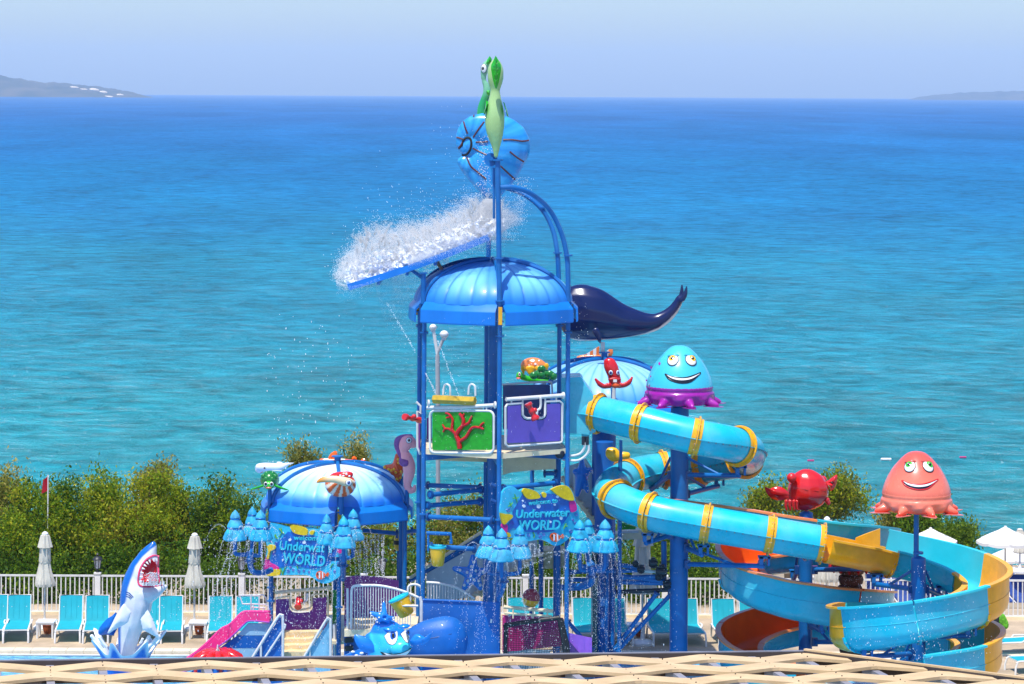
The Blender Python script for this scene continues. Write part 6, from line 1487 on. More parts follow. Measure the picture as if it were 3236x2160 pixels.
# striped nautilus
Yn = VL[0].y - .1; na = thing('nautilus_figure', 'orange and white striped nautilus with red hood on the front post of the left pavilion', 'nautilus figure', P(*Z9(1250, 800), Yn))
I9 = zinv(780, 1380, 2349/560)
mb = MB(); chain(mb, [(1240, 630, 215, 172)], Yn, Z9, .85); nm_ = union(mb, .025, 2)
def npaint(p, n):
    X, Y_ = I9(p); a = math.degrees(math.atan2(Y_ - 520, X - 1290)); d = math.hypot(X - 1290, Y_ - 560)
    if Y_ < 560 and X < 1400: return (.62, .02, .015)
    return (.80, .74, .62) if (a*1.0) % 24 < 10 else (.78, .13, .02)
paint(nm_, npaint); nb_ = bvh_of(nm_); no_ = link_mesh('shell', nm_, PAINTED, na)
mb = MB(); chain(mb, [(1330, 600, 90, 60), (1200, 565, 110, 50), (1080, 560, 90, 46), (1000, 575, 60, 34), (930, 600, 14, 16)], Yn - .38, Z9, .9, 4); hm = union(mb, .02, 3)
paint(hm, lambda p, n: lerp3((.78, .30, .04), (.80, .62, .36), sstep(960, 1130, I9(p)[0]))); hb = bvh_of(hm); hd_ = link_mesh('head', hm, PAINTED, na)
eye(hb, *Z9(1350, 605), 10, 10, Yn - .6, hd_, EYEB, (0, 0), .5)
mb = MB(); chain(mb, [(1300, 505, 110, 46), (1330, 490, 80, 34)], Yn - .25, Z9, .9, 3); hu = obj('hood', mb, RED, na)
for x, y in ((1280, 515), (1320, 495), (1360, 520), (1240, 510)): obj('hood_spot', MB().ell(P(*Z9(x, y), Yn - .66), (.03, .02, .022), n=8), EYEW, hu)
stalk(na, P(*Z9(1255, 780), Yn), zbL + .3, .06)
# beluga
Yb_ = VL[4].y; be = thing('beluga_figure', 'small white beluga figure behind the green turtle', 'beluga figure', P(*Z9(330, 480), Yb_))
mb = MB(); chain(mb, [(160, 400, 50, 50), (220, 400, 70, 60), (320, 400, 90, 58), (430, 400, 70, 48), (520, 365, 50, 24), (600, 345, 40, 10), (635, 342, 10, 6)], Yb_, Z9, .9, 5); chain(mb, [(400, 330, 14, 12), (440, 350, 30, 26), (470, 365, 20, 20)], Yb_, Z9, .6, 3); chain(mb, [(380, 445, 60, 12), (440, 450, 40, 10)], Yb_ - .3, Z9, .8, 3); chain(mb, [(125, 435, 20, 26), (170, 462, 50, 20)], Yb_, Z9, .9, 3)
bm2 = union(mb, .022, 3); paint(bm2, lambda p, n: (.72, .76, .82)); bv2 = bvh_of(bm2); bo2 = link_mesh('body', bm2, PAINTED, be)
h, nn, ok = hit(bv2, *Z9(235, 412), Yb_); obj('eye', MB().ell(h, .025), EYEK, bo2); line_decal(bv2, [Z9(*p) for p in ((135, 490), (180, 478), (215, 462))], Yb_, 'mouth', CORALP, bo2, .014)
stalk(be, P(*Z9(300, 440), Yb_), zbL + .3, .05)
# orange fish behind the dome
Yo_ = VL[3].y + .2; of = thing('clown_fish_figure', 'orange and white fish figure peeking over the left dome', 'fish figure', P(*Z9(1250, 400), Yo_))
mb = MB(); chain(mb, [(990, 330, 40, 50), (1080, 340, 90, 60), (1220, 350, 100, 70), (1340, 350, 70, 60), (1420, 340, 30, 40)], Yo_, Z9, .7, 4); om = union(mb, .025, 3)
paint(om, lambda p, n: (.75, .72, .68) if 1020 < I9(p)[0] < 1090 or 1240 < I9(p)[0] < 1300 else (.78, .13, .02)); link_mesh('body', om, PAINTED, of)
for pts in ([(1075, 280), (1110, 220), (1160, 186), (1195, 190), (1200, 240), (1170, 300)], [(1390, 300), (1395, 265), (1425, 252), (1455, 270), (1460, 305)], [(1500, 320), (1530, 285), (1570, 290), (1578, 340), (1520, 345)]):
    mb = MB(); fin(mb, pts, Z9, Yo_, .05); obj('fin', mb, ORA, of)
stalk(of, P(*Z9(1230, 380), Yo_), zbL + .3, .05)
# pink seahorse
Yp = VL[1].y; pk = thing('pink_seahorse', 'pink and violet seahorse figure on the right corner post of the left pavilion', 'seahorse figure', P(*Z9(2120, 790), Yp))
mb = MB(); chain(mb, [(2210, 110, 50, 40), (2140, 60, 100, 90), (2090, 120, 80, 90), (2080, 190, 50, 60), (2120, 280, 80, 80), (2150, 380, 90, 90), (2150, 480, 80, 90), (2130, 580, 62, 80), (2130, 660, 50, 60), (2170, 715, 44, 40), (2215, 705, 36, 30), (2225, 655, 24, 26)], Yp, Z9, .7, 4); pm = union(mb, .022, 3)
paint(pm, lambda p, n: (1.0, .40, .42)); pb = bvh_of(pm); po = link_mesh('body', pm, PAINTED, pk)
eye(pb, *Z9(2148, 45), 9, 9, Yp, po, EYEK, (0, 0), .5)
mb = MB(); chain(mb, [(2170, -15, 30, 24), (2080, -5, 50, 30), (2010, 40, 50, 40), (1985, 110, 34, 46), (2010, 190, 30, 40), (2050, 270, 24, 40)], Yp, Z9, .5, 4); obj('mane', mb, mat('violet_mane', (.25, .06, .30), .3, coat=.4, var=.4, vs=14), pk)
mb = MB(); chain(mb, [(2030, 320, 16, 40), (2080, 345, 50, 50), (2120, 345, 24, 40)], Yp - .35, Z9, .4, 4); obj('fin', mb, MT['violet_mane'], pk)
stalk(pk, P(*Z9(2125, 700), Yp), zbL + .3, .05)
def starfish(name, label, zf, c, arms, Y, mt_, spot, spots, depth=.12, sr=.03):
    t = thing(name, label, 'starfish figure', P(*zf(*arms[-1][:2]), Y)); mb = MB(); C0 = P(*zf(*c), Y)
    for x, y, r_ in arms:
        A = P(*zf(x, y), Y); k = m(zf(r_, 0)[0]-zf(0, 0)[0], Y); mb.tube([A, A.lerp(C0, .1), A.lerp(C0, .5), C0], [k*.35, k*.6, k*1.0, k*1.6], 10)
    sm_ = union(mb, .024, 4); sv_ = bvh_of(sm_); o = link_mesh('body', sm_, mt_, t)
    for x, y in spots:
        h, nn, ok = hit(sv_, *zf(x, y), Y, -.005)
        if ok: obj('spot', MB().ell(h, sr, n=8), spot, o)
    return t
OST = mat('starfish_orange', (.80, .10, .01), .22, coat=.4)
t = starfish('orange_starfish', 'orange starfish with yellow spots beside the pink seahorse', Z9, (2000, 420), [(2000, 215, 60), (1808, 395, 50), (2060, 400, 80), (1900, 480, 70), (2010, 600, 60)], VL[1].y + .6, OST, YELL, [(1825, 400), (1880, 430), (1915, 445), (1975, 470), (2010, 345), (2005, 300), (2040, 460), (2035, 540), (1990, 560), (1950, 430)], sr=.04)
stalk(t, P(*Z9(2045, 520), VL[1].y + .6), 0, .05)
t = starfish('blue_starfish', 'spotted blue starfish on the stairs right of the tower', Z6, (80, 200), [(80, 90, 24), (20, 180, 28), (150, 165, 26), (45, 350, 30), (120, 325, 26)], 72.2, FBL, EYEW, [(110, 200), (130, 190), (120, 240), (115, 280), (118, 310), (140, 178)], sr=.016)
obj('mount', MB().cyl(P(*Z6(75, 200), 72.2), P(*Z6(75, 200), 73.6), .05), BLUE, t)
t = starfish('blue_starfish', 'big spotted blue starfish low in front of the grey stairs', Z5, (540, 800), [(540, 665, 34), (395, 760, 32), (650, 770, 30), (470, 915, 34), (600, 915, 34)], 71.8, FBL, EYEW, [(500, 790), (525, 815), (560, 780), (545, 840), (580, 850), (505, 850), (480, 880), (590, 880), (610, 790), (545, 720), (530, 750), (450, 775)], sr=.04)
obj('mount', MB().cyl(P(*Z5(540, 800), 71.8), P(*Z5(540, 800), 73.0), .05), BLUE, t)
# ---- figures behind the tower: turtle with orange jelly cap
ZT = zoom(1600, 1100, 1882/300); Yq = 73.2
tt = thing('turtle_figure', 'green turtle in profile above the tower back panel', 'turtle figure', P(*ZT(700, 720), Yq))
mb = MB(); chain(mb, [(560, 570, 130, 90), (700, 540, 170, 130), (850, 560, 150, 120), (930, 600, 70, 70)], Yq, ZT, .9, 4); o = link_mesh('shell', union(mb, .022, 3), MT['turtle_shell'], tt)
for x, y in ((545, 540), (700, 530), (860, 510), (700, 410), (930, 560)): obj('scute', MB().ell(P(*ZT(x, y), Yq - .32), (.11, .06, .10), n=10), MT['turtle_shell'], o)
mb = MB(); chain(mb, [(235, 560, 50, 50), (260, 520, 60, 60), (330, 570, 80, 60), (450, 610, 120, 50), (620, 640, 120, 40), (800, 650, 130, 40), (940, 690, 60, 26)], Yq - .1, ZT, .9, 4); tm2 = union(mb, .022, 3); tb2 = bvh_of(tm2); o = link_mesh('head_and_belly', tm2, MT['turtle_skin'], tt)
eye(tb2, *ZT(262, 512), 4, 6, Yq - .3, o, EYEK, (0, 0), .7); obj('mouth', MB().ell(P(*ZT(240, 595), Yq - .2), (.06, .08, .03)), CORALP, tt)
stalk(tt, P(*ZT(985, 640), Yq), 0, .045)
tj = thing('orange_jelly_figure', 'orange domed jelly figure with white spots behind the profile turtle', 'jelly figure', P(*ZT(540, 560), 74.0))
mb = MB(); chain(mb, [(530, 330, 250, 150), (520, 300, 210, 125), (450, 340, 170, 130), (640, 350, 180, 120)], 74.0, ZT, .9, 4); jm = union(mb, .03, 4); jb = bvh_of(jm); o = link_mesh('cap', jm, mat('orange_jelly', (.82, .24, .06), .2, coat=.5), tj)
for x, y, r_ in ((530, 245, 30), (575, 310, 22), (645, 245, 16), (450, 330, 12), (690, 350, 14), (500, 310, 9), (610, 330, 9)): fan_decal(jb, [ZT(*q) for q in circ(x, y, r_, r_)], 74, 'spot', EYEW, o)
for x0, x1 in ((300, 360), (390, 560), (580, 700), (760, 830)):
    mb = MB(); chain(mb, [((x0+x1)/2, 400 if x0 < 700 else 350, (x1-x0)/2+14, 60), ((x0+x1)/2 + 10, 470 if x0 < 700 else 380, (x1-x0)/2.6, 60)], 73.7, ZT, .5, 3); obj('arm', mb, YEL, tj)
stalk(tj, P(*ZT(985, 560), 74.2), 0, .045)
obj('arm_bar', MB().cyl(P(*ZT(985, 540), 74.2), P(*ZT(560, 470), 74.1), .05), BLUE, tj)
# orange striped fish at the back dome apex
Yf = 75.2; t = thing('clown_fish_figure', 'orange fish with a striped fin at the back dome apex', 'fish figure', P(1885, 1140, Yf))
mb = MB(); chain(mb, [(190, 690, 20, 24), (240, 675, 60, 24), (320, 680, 60, 34), (400, 690, 40, 30)], Yf, Z3b, .8, 4); obj('body', mb, mat('fish_orange', (.80, .20, .04), .22, coat=.4), t)
for i, (a, b_) in enumerate(((228, 252), (252, 276), (276, 300), (300, 324), (324, 347))):
    h0 = 655 - (a-225)*.62; h1 = 655 - (b_-225)*.62
    slabpx('fin_stripe', [(a, 665), (a, h0 + 6), (b_, h1 + 6), (b_, 668)], Z3b, Yf - .05, .05, MT['fish_orange'] if i % 2 == 0 else EYEW, t)
mb = MB(); fin(mb, [(400, 660), (405, 625), (425, 608), (450, 612), (452, 640), (440, 668), (415, 672)], Z3b, Yf - .1, .05); obj('tail_fin', mb, MT['fish_orange'], t)
slabpx('tail_stripe', [(400, 672), (405, 622), (418, 612), (414, 672)], Z3b, Yf - .2, .03, EYEW, t)
obj('mount', MB().cyl(P(*Z3b(360, 690), Yf), P(*Z3b(375, 690), Y3), .04), BLUE, t)
# red squid
Yr = 71.6; rs_ = thing('red_squid_figure', 'red buck toothed squid figure with raised arms in front of the back dome', 'squid figure', P(*Z3b(460, 905), Yr))
mb = MB(); chain(mb, [(425, 710, 48, 36), (438, 750, 56, 50), (455, 800, 50, 50), (465, 845, 50, 40), (470, 880, 46, 26)], Yr, Z3b, .9, 4)
rm = union(mb, .022, 3); rb_ = bvh_of(rm); ro = link_mesh('body', rm, RED, rs_)
for s_, pts in ((-1, [(420, 885, 26, 20), (380, 890, 24, 16), (345, 870, 18, 16), (320, 840, 10, 10)]), (1, [(500, 885, 26, 20), (540, 880, 24, 16), (575, 860, 18, 16), (596, 828, 8, 10)])):
    mb = MB(); chain(mb, pts, Yr - .05, Z3b, .7, 4); obj('arm', mb, RED, rs_)
    mb = MB(); chain(mb, [(p[0], p[1] + 12, p[2]*.8, p[3]*.6) for p in pts[:3]], Yr - .03, Z3b, .7, 4); obj('arm_underside', mb, CREAM, rs_)
for x in (435, 488): eye(rb_, *Z3b(x, 788), 7, 8, Yr, ro, EYEB, (0, 0), .6)
mb = MB(); chain(mb, [(440, 842, 26, 14), (465, 838, 30, 14), (490, 842, 24, 14)], Yr - .3, Z3b, .6, 3); obj('lips', mb, CORALR, ro)
for x in (460, 474): obj('tooth', MB().box(P(*Z3b(x, 850), Yr - .42), (.045, .03, .07)), EYEW, ro)
mb = MB(); chain(mb, [(475, 885, 36, 22)], Yr - .25, Z3b, .8); obj('chin', mb, OST, ro)
stalk(rs_, P(*Z3b(458, 890), Yr), P(1938, 1300, Yr).z, .05, WHITEM)
# yellow fish
Yy = 70.7; t = thing('yellow_fish_figure', 'yellow fish figure behind the first tube slide bend', 'fish figure', P(*Z6(310, 125), Yy))
mb = MB(); chain(mb, [(262, 65, 30, 40), (290, 75, 38, 48), (318, 85, 26, 28), (350, 80, 34, 26), (378, 80, 20, 24)], Yy, Z6, .9, 4); link_mesh('body', union(mb, .022, 3), YELL, t)
stalk(t, P(*Z6(330, 90), Yy), 0, .05); obj('stem', MB().cyl(P(*Z6(334, -20), Yy - .4), P(*Z6(334, 110), Yy - .4), .04), BLUE, t)
# red starfish fountain at the bottom left
Zr = Z8b; Yv = 68.5; rf = thing('red_star_fountain', 'red starfish fountain with white bubbling water, in front of the pink slide', 'fountain', P(*Zr(520, 1150), Yv))
c = P(*Zr(525, 920), Yv)
for k in range(12):
    q = 2*math.pi*k/12 + .1; e = Vector((math.cos(q), math.sin(q), 0)); L_ = m(345/4.05, Yv)
    obj('arm', MB().tube([c + e*.1 + Vector((0, 0, .08)), c + e*L_*.5 + Vector((0, 0, .10)), c + e*L_*.8 + Vector((0, 0, .02)), c + e*L_ + Vector((0, 0, -.16))], [.11, .10, .08, .05], 10), RED, rf)
obj('hub', MB().ell(c + Vector((0, 0, .05)), (.3, .3, .12)), RED, rf)
for x in (-.5, -.2, .1, .4, .65): obj('leg', MB().cyl(c + Vector((x, -.4, -.45)), c + Vector((x, -.4, 0)), .045, n=8), RED, rf)
obj('base', MB().lathe([(.5, -1.0), (.45, -.5), (.3, 0)], c, 20), SLIDEB, rf)
# tree trunk fountain behind the open flume
Yt_ = 71.0; Zt = zoom(2600, 1640, 1845/400); tf = thing('trunk_fountain', 'brown ringed trunk fountain with red petals behind the open flume', 'fountain', P(2692, 2090, Yt_)); BRN = mat('brown_trunk', (.20, .07, .025), .6, var=.5, vs=9, bump=.3)
for i in range(9):
    y = 1798 + 32*i; c = P(2692 - (3*i if i < 4 else 0), y, Yt_); obj('trunk_ring', MB().lathe([(.22, -.14), (.29, -.10), (.31, 0), (.29, .09), (.22, .12)], c, 22, wob=lambda q, k: 1 + .04*math.cos(q*9 + k)), BRN, tf)
c = P(2692, 1788, Yt_)
obj('cap', MB().lathe([(.5, 0), (.45, .12), (.3, .25), (.05, .34)], c, 20), RED, tf)
for k in range(14):
    q = k*math.pi/7; e = c + Vector((math.cos(q)*.52, math.sin(q)*.4, 0)); obj('petal', MB().tube([e + Vector((0, 0, .1)), e, e + Vector((0, 0, -.1)), e + Vector((0, 0, -.15))], [.05, .065, .045, .01], 8), RED, tf)
# bag and towel near the right loungers
Zb = zoom(2850, 1640, 1164/386); t = thing('beach_bag', 'black bag with a green patterned towel beside the right lounger', 'bag', P(*Zb(940, 1040), 75.6))
mb = MB(); chain(mb, [(905, 980, 45, 70), (920, 920, 34, 50)], 75.5, Zb, .8, 3); obj('bag_body', mb, BLACK, t)
mb = MB(); chain(mb, [(960, 960, 34, 60), (985, 1010, 34, 40), (950, 1030, 30, 20)], 75.3, Zb, .6, 3); obj('towel', mb, mat('green_towel', (.12, .42, .02), .9, var=.7, vs=14), t)
slabpx('tan_board', [(800, 950), (862, 930), (868, 1050), (806, 1055)], Zb, 75.9, .06, CREAM, t)
# ------------------------------------------------------------------ welcome signs
def text_verts(s):
    cu = bpy.data.curves.new('txt', 'FONT'); cu.body = s; cu.resolution_u = 3; cu.align_x = 'CENTER'; cu.offset = .018; cu.shear = .12; cu.space_character = 1.02
    o = bpy.data.objects.new('txt', cu); COL.objects.link(o); dg = bpy.context.evaluated_depsgraph_get()
    me = bpy.data.meshes.new_from_object(o.evaluated_get(dg)); vs = [v.co.copy() for v in me.vertices]; fs = [tuple(p.vertices) for p in me.polygons]
    bpy.data.objects.remove(o); bpy.data.curves.remove(cu); bpy.data.meshes.remove(me); return vs, fs
SGB = mat('sign_blue', (.005, .13, .52), .35, coat=.2, var=.35, vs=4); SGC = mat('sign_cyan', (.03, .46, .70), .35, coat=.2, var=.2, vs=5)
SGT = mat('sign_letter_cyan', (.03, .52, .66), .35); SGY = mat('sign_yellow', (.72, .52, .01), .35, var=.25, vs=8); SGP = mat('sign_pink', (.62, .02, .26), .35, var=.2, vs=9)
SGO = mat('sign_orange', (.75, .10, .012), .35); SGW = mat('sign_bubble', (.66, .76, .86), .35); SGV = mat('sign_ring_violet', (.12, .06, .5), .35); SGG = mat('sign_weed_green', (.10, .38, .01), .4)
def sign(name, label, zf, pl, off, outline, board, words, yellows, pinks, bubbles, rings, fish, weeds, shadow=None):
    b0 = onplane(*zf(*outline[0]), *pl, off); t = thing(name, label, 'sign', onplane(*zf(outline[len(outline)//2][0], max(p[1] for p in outline)), *pl, off), 'welcome signs')
    nrm = Vector((0, 1, 0))
    bd = slabpx('back_board', smooth_path(outline + outline[:1], 3)[:-1], zf, pl, .07, SGC, t, off=off)
    slabpx('blue_field', smooth_path(board + board[:1], 3)[:-1], zf, pl, .012, SGB, t, off=off + .010)
    for y in yellows: slabpx('yellow_sponge', smooth_path(y + y[:1], 3)[:-1], zf, pl, .06, SGY, t, off=off + .05)
    for y in pinks: slabpx('pink_sponge', smooth_path(y + y[:1], 3)[:-1], zf, pl, .04, SGP, t, off=off + .03)
    for x, y, r_ in bubbles: slabpx('bubble', circ(x, y, r_, r_, 12), zf, pl, .02, SGW, t, off=off + .03)
    for x, y, r_ in rings: tubepx('ring', circ(x, y, r_, r_, 10), zf, pl, .007, SGV, t, n=5, off=off + .012, close=True)
    for pts in weeds: tubepx('weed', pts, zf, pl, .012, SGG, t, n=5, off=off + .02)
    for s, x, y, hgt, slope, wsc in words:
        vs, fs = text_verts(s); W = max(v.x for v in vs) - min(v.x for v in vs); Hh = max(v.y for v in vs); k = hgt / max(Hh, .5); kx = wsc / W
        pp = [onplane(*zf(x + v.x*kx, y - v.y*k + v.x*kx*slope), *pl, off + .03) for v in vs]
        o = obj('lettering', MB().add(pp, fs), SGT, t, smooth=False)
        md = o.modifiers.new('depth', 'SOLIDIFY'); md.thickness = .03; md.offset = 0
    x, y, s = fish
    E = lambda pts: [(x + a*s, y + b*s) for a, b in pts]
    fb_ = slabpx('fish_body', smooth_path(E([(-1, 0), (-.8, -.5), (-.3, -.7), (.2, -.5), (.6, -.1), (.6, .3), (.2, .7), (-.3, .75), (-.8, .5), (-1, 0)]), 2)[:-1], zf, pl, .03, SGO, t, off=off + .035)
    for a in (-.35, .2): slabpx('fish_stripe', E([(a-.12, -.6 + abs(a)*.3), (a+.1, -.55 + abs(a)*.3), (a+.12, .55 - abs(a)*.2), (a-.08, .6)]), zf, pl, .012, SGW, fb_, off=off + .045)
    slabpx('fish_tail', E([(.6, .0), (1.1, -.5), (1.35, -.1), (1.05, .3)]), zf, pl, .02, SGO, fb_, off=off + .035)
    slabpx('fish_eye', circ(x - .65*s, y - .2*s, .14*s, .16*s, 8), zf, pl, .012, EYEK, fb_, off=off + .046)
    return t
G2s = zoom(1500, 1520, 4.9)
sg2 = sign('welcome_sign', 'welcome sign with painted clown fish on the front right of the tower', G2s, FR, .12,
    [(430, 180), (480, 110), (590, 80), (660, 130), (700, 150), (760, 115), (900, 130), (1000, 185), (1090, 180), (1190, 125), (1290, 80), (1400, 65), (1470, 95), (1530, 190), (1555, 290), (1595, 400), (1620, 520), (1615, 640), (1560, 740), (1470, 870), (1350, 970), (1240, 1000), (1150, 950), (1080, 920), (1000, 900), (830, 930), (740, 890), (650, 870), (560, 880), (510, 870), (430, 740), (420, 640), (402, 540), (402, 420), (420, 300)],
    [(740, 190), (900, 230), (1150, 190), (1380, 250), (1470, 330), (1480, 480), (1330, 700), (1140, 790), (760, 780), (600, 720), (520, 800), (510, 680), (600, 560), (590, 470), (690, 300)],
    [('welcome to', 1055, 350, 70, -.09, 450), ('Underwater', 1045, 555, 125, -.035, 830), ('WORLD', 1000, 750, 150, -.015, 640)],
    [[(740, 160), (780, 112), (900, 135), (980, 180), (1020, 250), (940, 275), (830, 275), (770, 220)], [(1185, 130), (1290, 80), (1420, 68), (1500, 150), (1545, 280), (1500, 300), (1400, 280), (1290, 220)], [(400, 490), (500, 510), (580, 520), (590, 560), (520, 620), (470, 670), (430, 640)], [(1050, 190), (1080, 170), (1115, 200), (1100, 250), (1060, 245)], [(500, 800), (540, 800), (565, 850), (520, 870)]],
    [[(425, 660), (505, 670), (510, 740), (490, 810), (420, 720)], [(1465, 320), (1550, 305), (1585, 440), (1500, 480), (1475, 400)]],
    [(765, 385, 24), (990, 388, 32), (1240, 362, 18), (1340, 572, 25), (1175, 630, 18), (1285, 240, 22), (750, 305, 14)], [(518, 450, 22), (1570, 515, 20), (1522, 600, 14), (1488, 775, 22), (835, 830, 22), (985, 810, 14), (1070, 825, 18), (1017, 860, 18), (578, 640, 20), (790, 890, 15), (1560, 650, 16)],
    (1265, 865, 95), [[(620, 200), (640, 260), (660, 330)], [(590, 260), (640, 265), (680, 250)], [(520, 390), (570, 360), (590, 330)], [(545, 330), (570, 400)], [(905, 790), (930, 840), (915, 880)], [(1380, 740), (1400, 680), (1420, 655)], [(1405, 700), (1440, 690)]])
G1s = zoom(690, 1560, 4.698)
sg1 = sign('welcome_sign', 'welcome sign with pink sponge and yellow tube coral under the left dome', G1s, LFL, .22,
    [(770, 430), (900, 450), (1060, 490), (1300, 490), (1450, 520), (1700, 570), (1860, 700), (1905, 900), (1890, 1050), (1820, 1200), (1700, 1290), (1600, 1330), (1500, 1315), (1390, 1235), (1280, 1205), (1000, 1205), (900, 1212), (780, 1225), (690, 1210), (660, 1130), (680, 1000), (710, 900), (722, 780), (705, 700), (760, 560)],
    [(1030, 560), (1250, 600), (1500, 640), (1740, 720), (1750, 900), (1600, 1060), (1380, 1110), (1100, 1060), (900, 1100), (770, 1060), (800, 880), (860, 740), (940, 660)],
    [('welcome to', 1390, 690, 70, .03, 540), ('Underwater', 1310, 850, 130, .06, 820), ('WORLD', 1270, 1050, 155, .085, 620)],
    [[(1060, 490), (1100, 460), (1250, 490), (1315, 540), (1310, 610), (1200, 605), (1110, 570)], [(1350, 560), (1385, 540), (1420, 560), (1400, 605), (1360, 600)], [(720, 780), (760, 755), (830, 770), (845, 810), (800, 840), (765, 860), (745, 960), (715, 960), (735, 860)], [(665, 1130), (720, 1140), (830, 1120), (900, 1130), (905, 1205), (780, 1220), (690, 1205)], [(1890, 990), (1930, 980), (1925, 1040), (1890, 1040)]],
    [[(700, 940), (745, 960), (770, 1020), (850, 1060), (900, 1110), (800, 1140), (680, 1130), (670, 1060)], [(1755, 800), (1800, 785), (1840, 830), (1825, 880), (1775, 875)]],
    [(1060, 682, 20), (1275, 718, 26), (1610, 960, 16), (955, 980, 14), (1210, 890, 14)], [(770, 695, 14), (855, 735, 18), (1040, 1145, 18), (1110, 1128, 14), (1195, 1145, 18), (1270, 1140, 14), (1345, 1160, 12), (820, 880, 16), (1725, 1150, 16), (1070, 1090, 12), (1780, 1030, 16)],
    (1530, 1205, 85), [[(900, 510), (940, 560), (980, 590)], [(930, 500), (945, 570), (900, 640)], [(830, 610), (860, 640), (880, 670)], [(850, 600), (850, 660)], [(920, 1100), (945, 1160), (960, 1205)], [(1000, 1080), (965, 1150), (955, 1200)], [(1165, 1070), (1180, 1110)], [(1660, 1100), (1690, 1050), (1710, 1040)]])
# ------------------------------------------------------------------ cone fountains
JETS = []
def cone(t, x, ytop, ybot, hw, Y, jet=True):
    c = P(x, ybot, Y); h = m(ybot - ytop, Y); r_ = m(hw, Y)
    pr = [(.02, -.02), (.85, -.03), (1.0, .015), (.98, .07), (.81, .24), (.63, .37), (.55, .405), (.67, .43), (.64, .49), (.48, .63), (.36, .70), (.31, .722), (.42, .745), (.40, .79), (.27, .89), (.12, .965), (.012, 1.01)]
    ph = rnd(0, 6)
    o = obj('cone', MB().lathe([(a*r_, b_*h) for a, b_ in pr], c, 32, wob=lambda q, i: 1 + .035*math.sin(q*5 + i*.7 + ph) + .02*math.sin(q*9 - i)), CONE, t, ang=50)
    for f, k in ((.40, .64), (.72, .40)):
        obj('tier_line', MB().tube([c + Vector((math.cos(q)*r_*k, math.sin(q)*r_*k, h*(f + .015*math.sin(q*2 + ph)))) for q in [i*math.pi/12 for i in range(24)]], .011, 6, close=True), DOMEB, o)
    if jet:
        for q in (R(200), R(250), R(290), R(340)):
            q += rnd(-.2, .2); JETS.append((c + Vector((math.cos(q)*r_*.75, math.sin(q)*r_*.75, h*.36)), Vector((math.cos(q)*1.0, math.sin(q)*.8, 1.3))*rnd(.85, 1.2), 1))
            JETS.append((c + Vector((math.cos(q)*r_*.85, math.sin(q)*r_*.85, 0)), Vector((math.cos(q)*.5, math.sin(q)*.5, .1)), 0))
    return c
def cone_cluster(label, cones, hub, Y, arm_pts):
    t = thing('cone_fountain', label, 'fountain', P(hub[0], hub[1] + 60, Y), 'blue cone fountains')
    for x, y0, y1, w_, dY in cones:
        c = cone(t, x, y0, y1, w_, Y + dY)
        hb_ = P(hub[0], hub[1], Y); obj('feed_pipe', MB().tube([Vector(v) for v in smooth_path([c + Vector((0, 0, .02)), c + Vector((0, 0, -.30)), Vector((c.x*.85 + hb_.x*.15, c.y*.85 + hb_.y*.15, hb_.z + .02)), hb_], 5)], .05, 10), BLUE, t)
    obj('hub_pipe', MB().tube([Vector(v) for v in smooth_path([P(x, y, Y + d_) for x, y, d_ in arm_pts], 5)], .07, 12), BLUE, t)
    c = P(hub[0], hub[1], Y); obj('hub', MB().cyl(c - Vector((0, 0, .2)), c + Vector((0, 0, .08)), .095), BLUE, t); obj('hub_flange', flange(MB(), c - Vector((0, 0, .16)), .14, .04), NAVY, t)
cone_cluster('cluster of three blue cone fountains at the far left of the left pavilion', [(743, 1611, 1704, 38, -.1), (797, 1601, 1690, 34, .7), (823, 1611, 1704, 39, -.3)], (790, 1752, 0), 69.9, [(790, 1750, 0), (792, 1790, 0), (805, 1808, 0), (835, 1808, .2), (858, 1800, .4)])
cone_cluster('cluster of three blue cone fountains on the front post of the left pavilion', [(1032, 1624, 1717, 33, -.2), (1086, 1631, 1727, 40, -.5), (1116, 1608, 1703, 36, .2)], (1083, 1765, 0), 69.3, [(1083, 1765, 0), (1084, 1790, .3), (1083, 1830, .7)])
cone_cluster('cluster of three blue cone fountains at the front post of the tower', [(1543, 1660, 1758, 42, .1), (1585, 1669, 1769, 42, -.4), (1642, 1660, 1760, 40, .1)], (1590, 1815, 0), 67.4, [(1590, 1815, 0), (1590, 1850, .2), (1580, 1880, .5)])
cone_cluster('cluster of three blue cone fountains right of the tower sign', [(1832, 1642, 1740, 42, -.2), (1858, 1636, 1720, 34, .8), (1912, 1641, 1740, 44, -.1)], (1870, 1800, 0), 69.0, [(1870, 1800, 0), (1868, 1830, 0), (1840, 1850, .4), (1800, 1850, .8)])
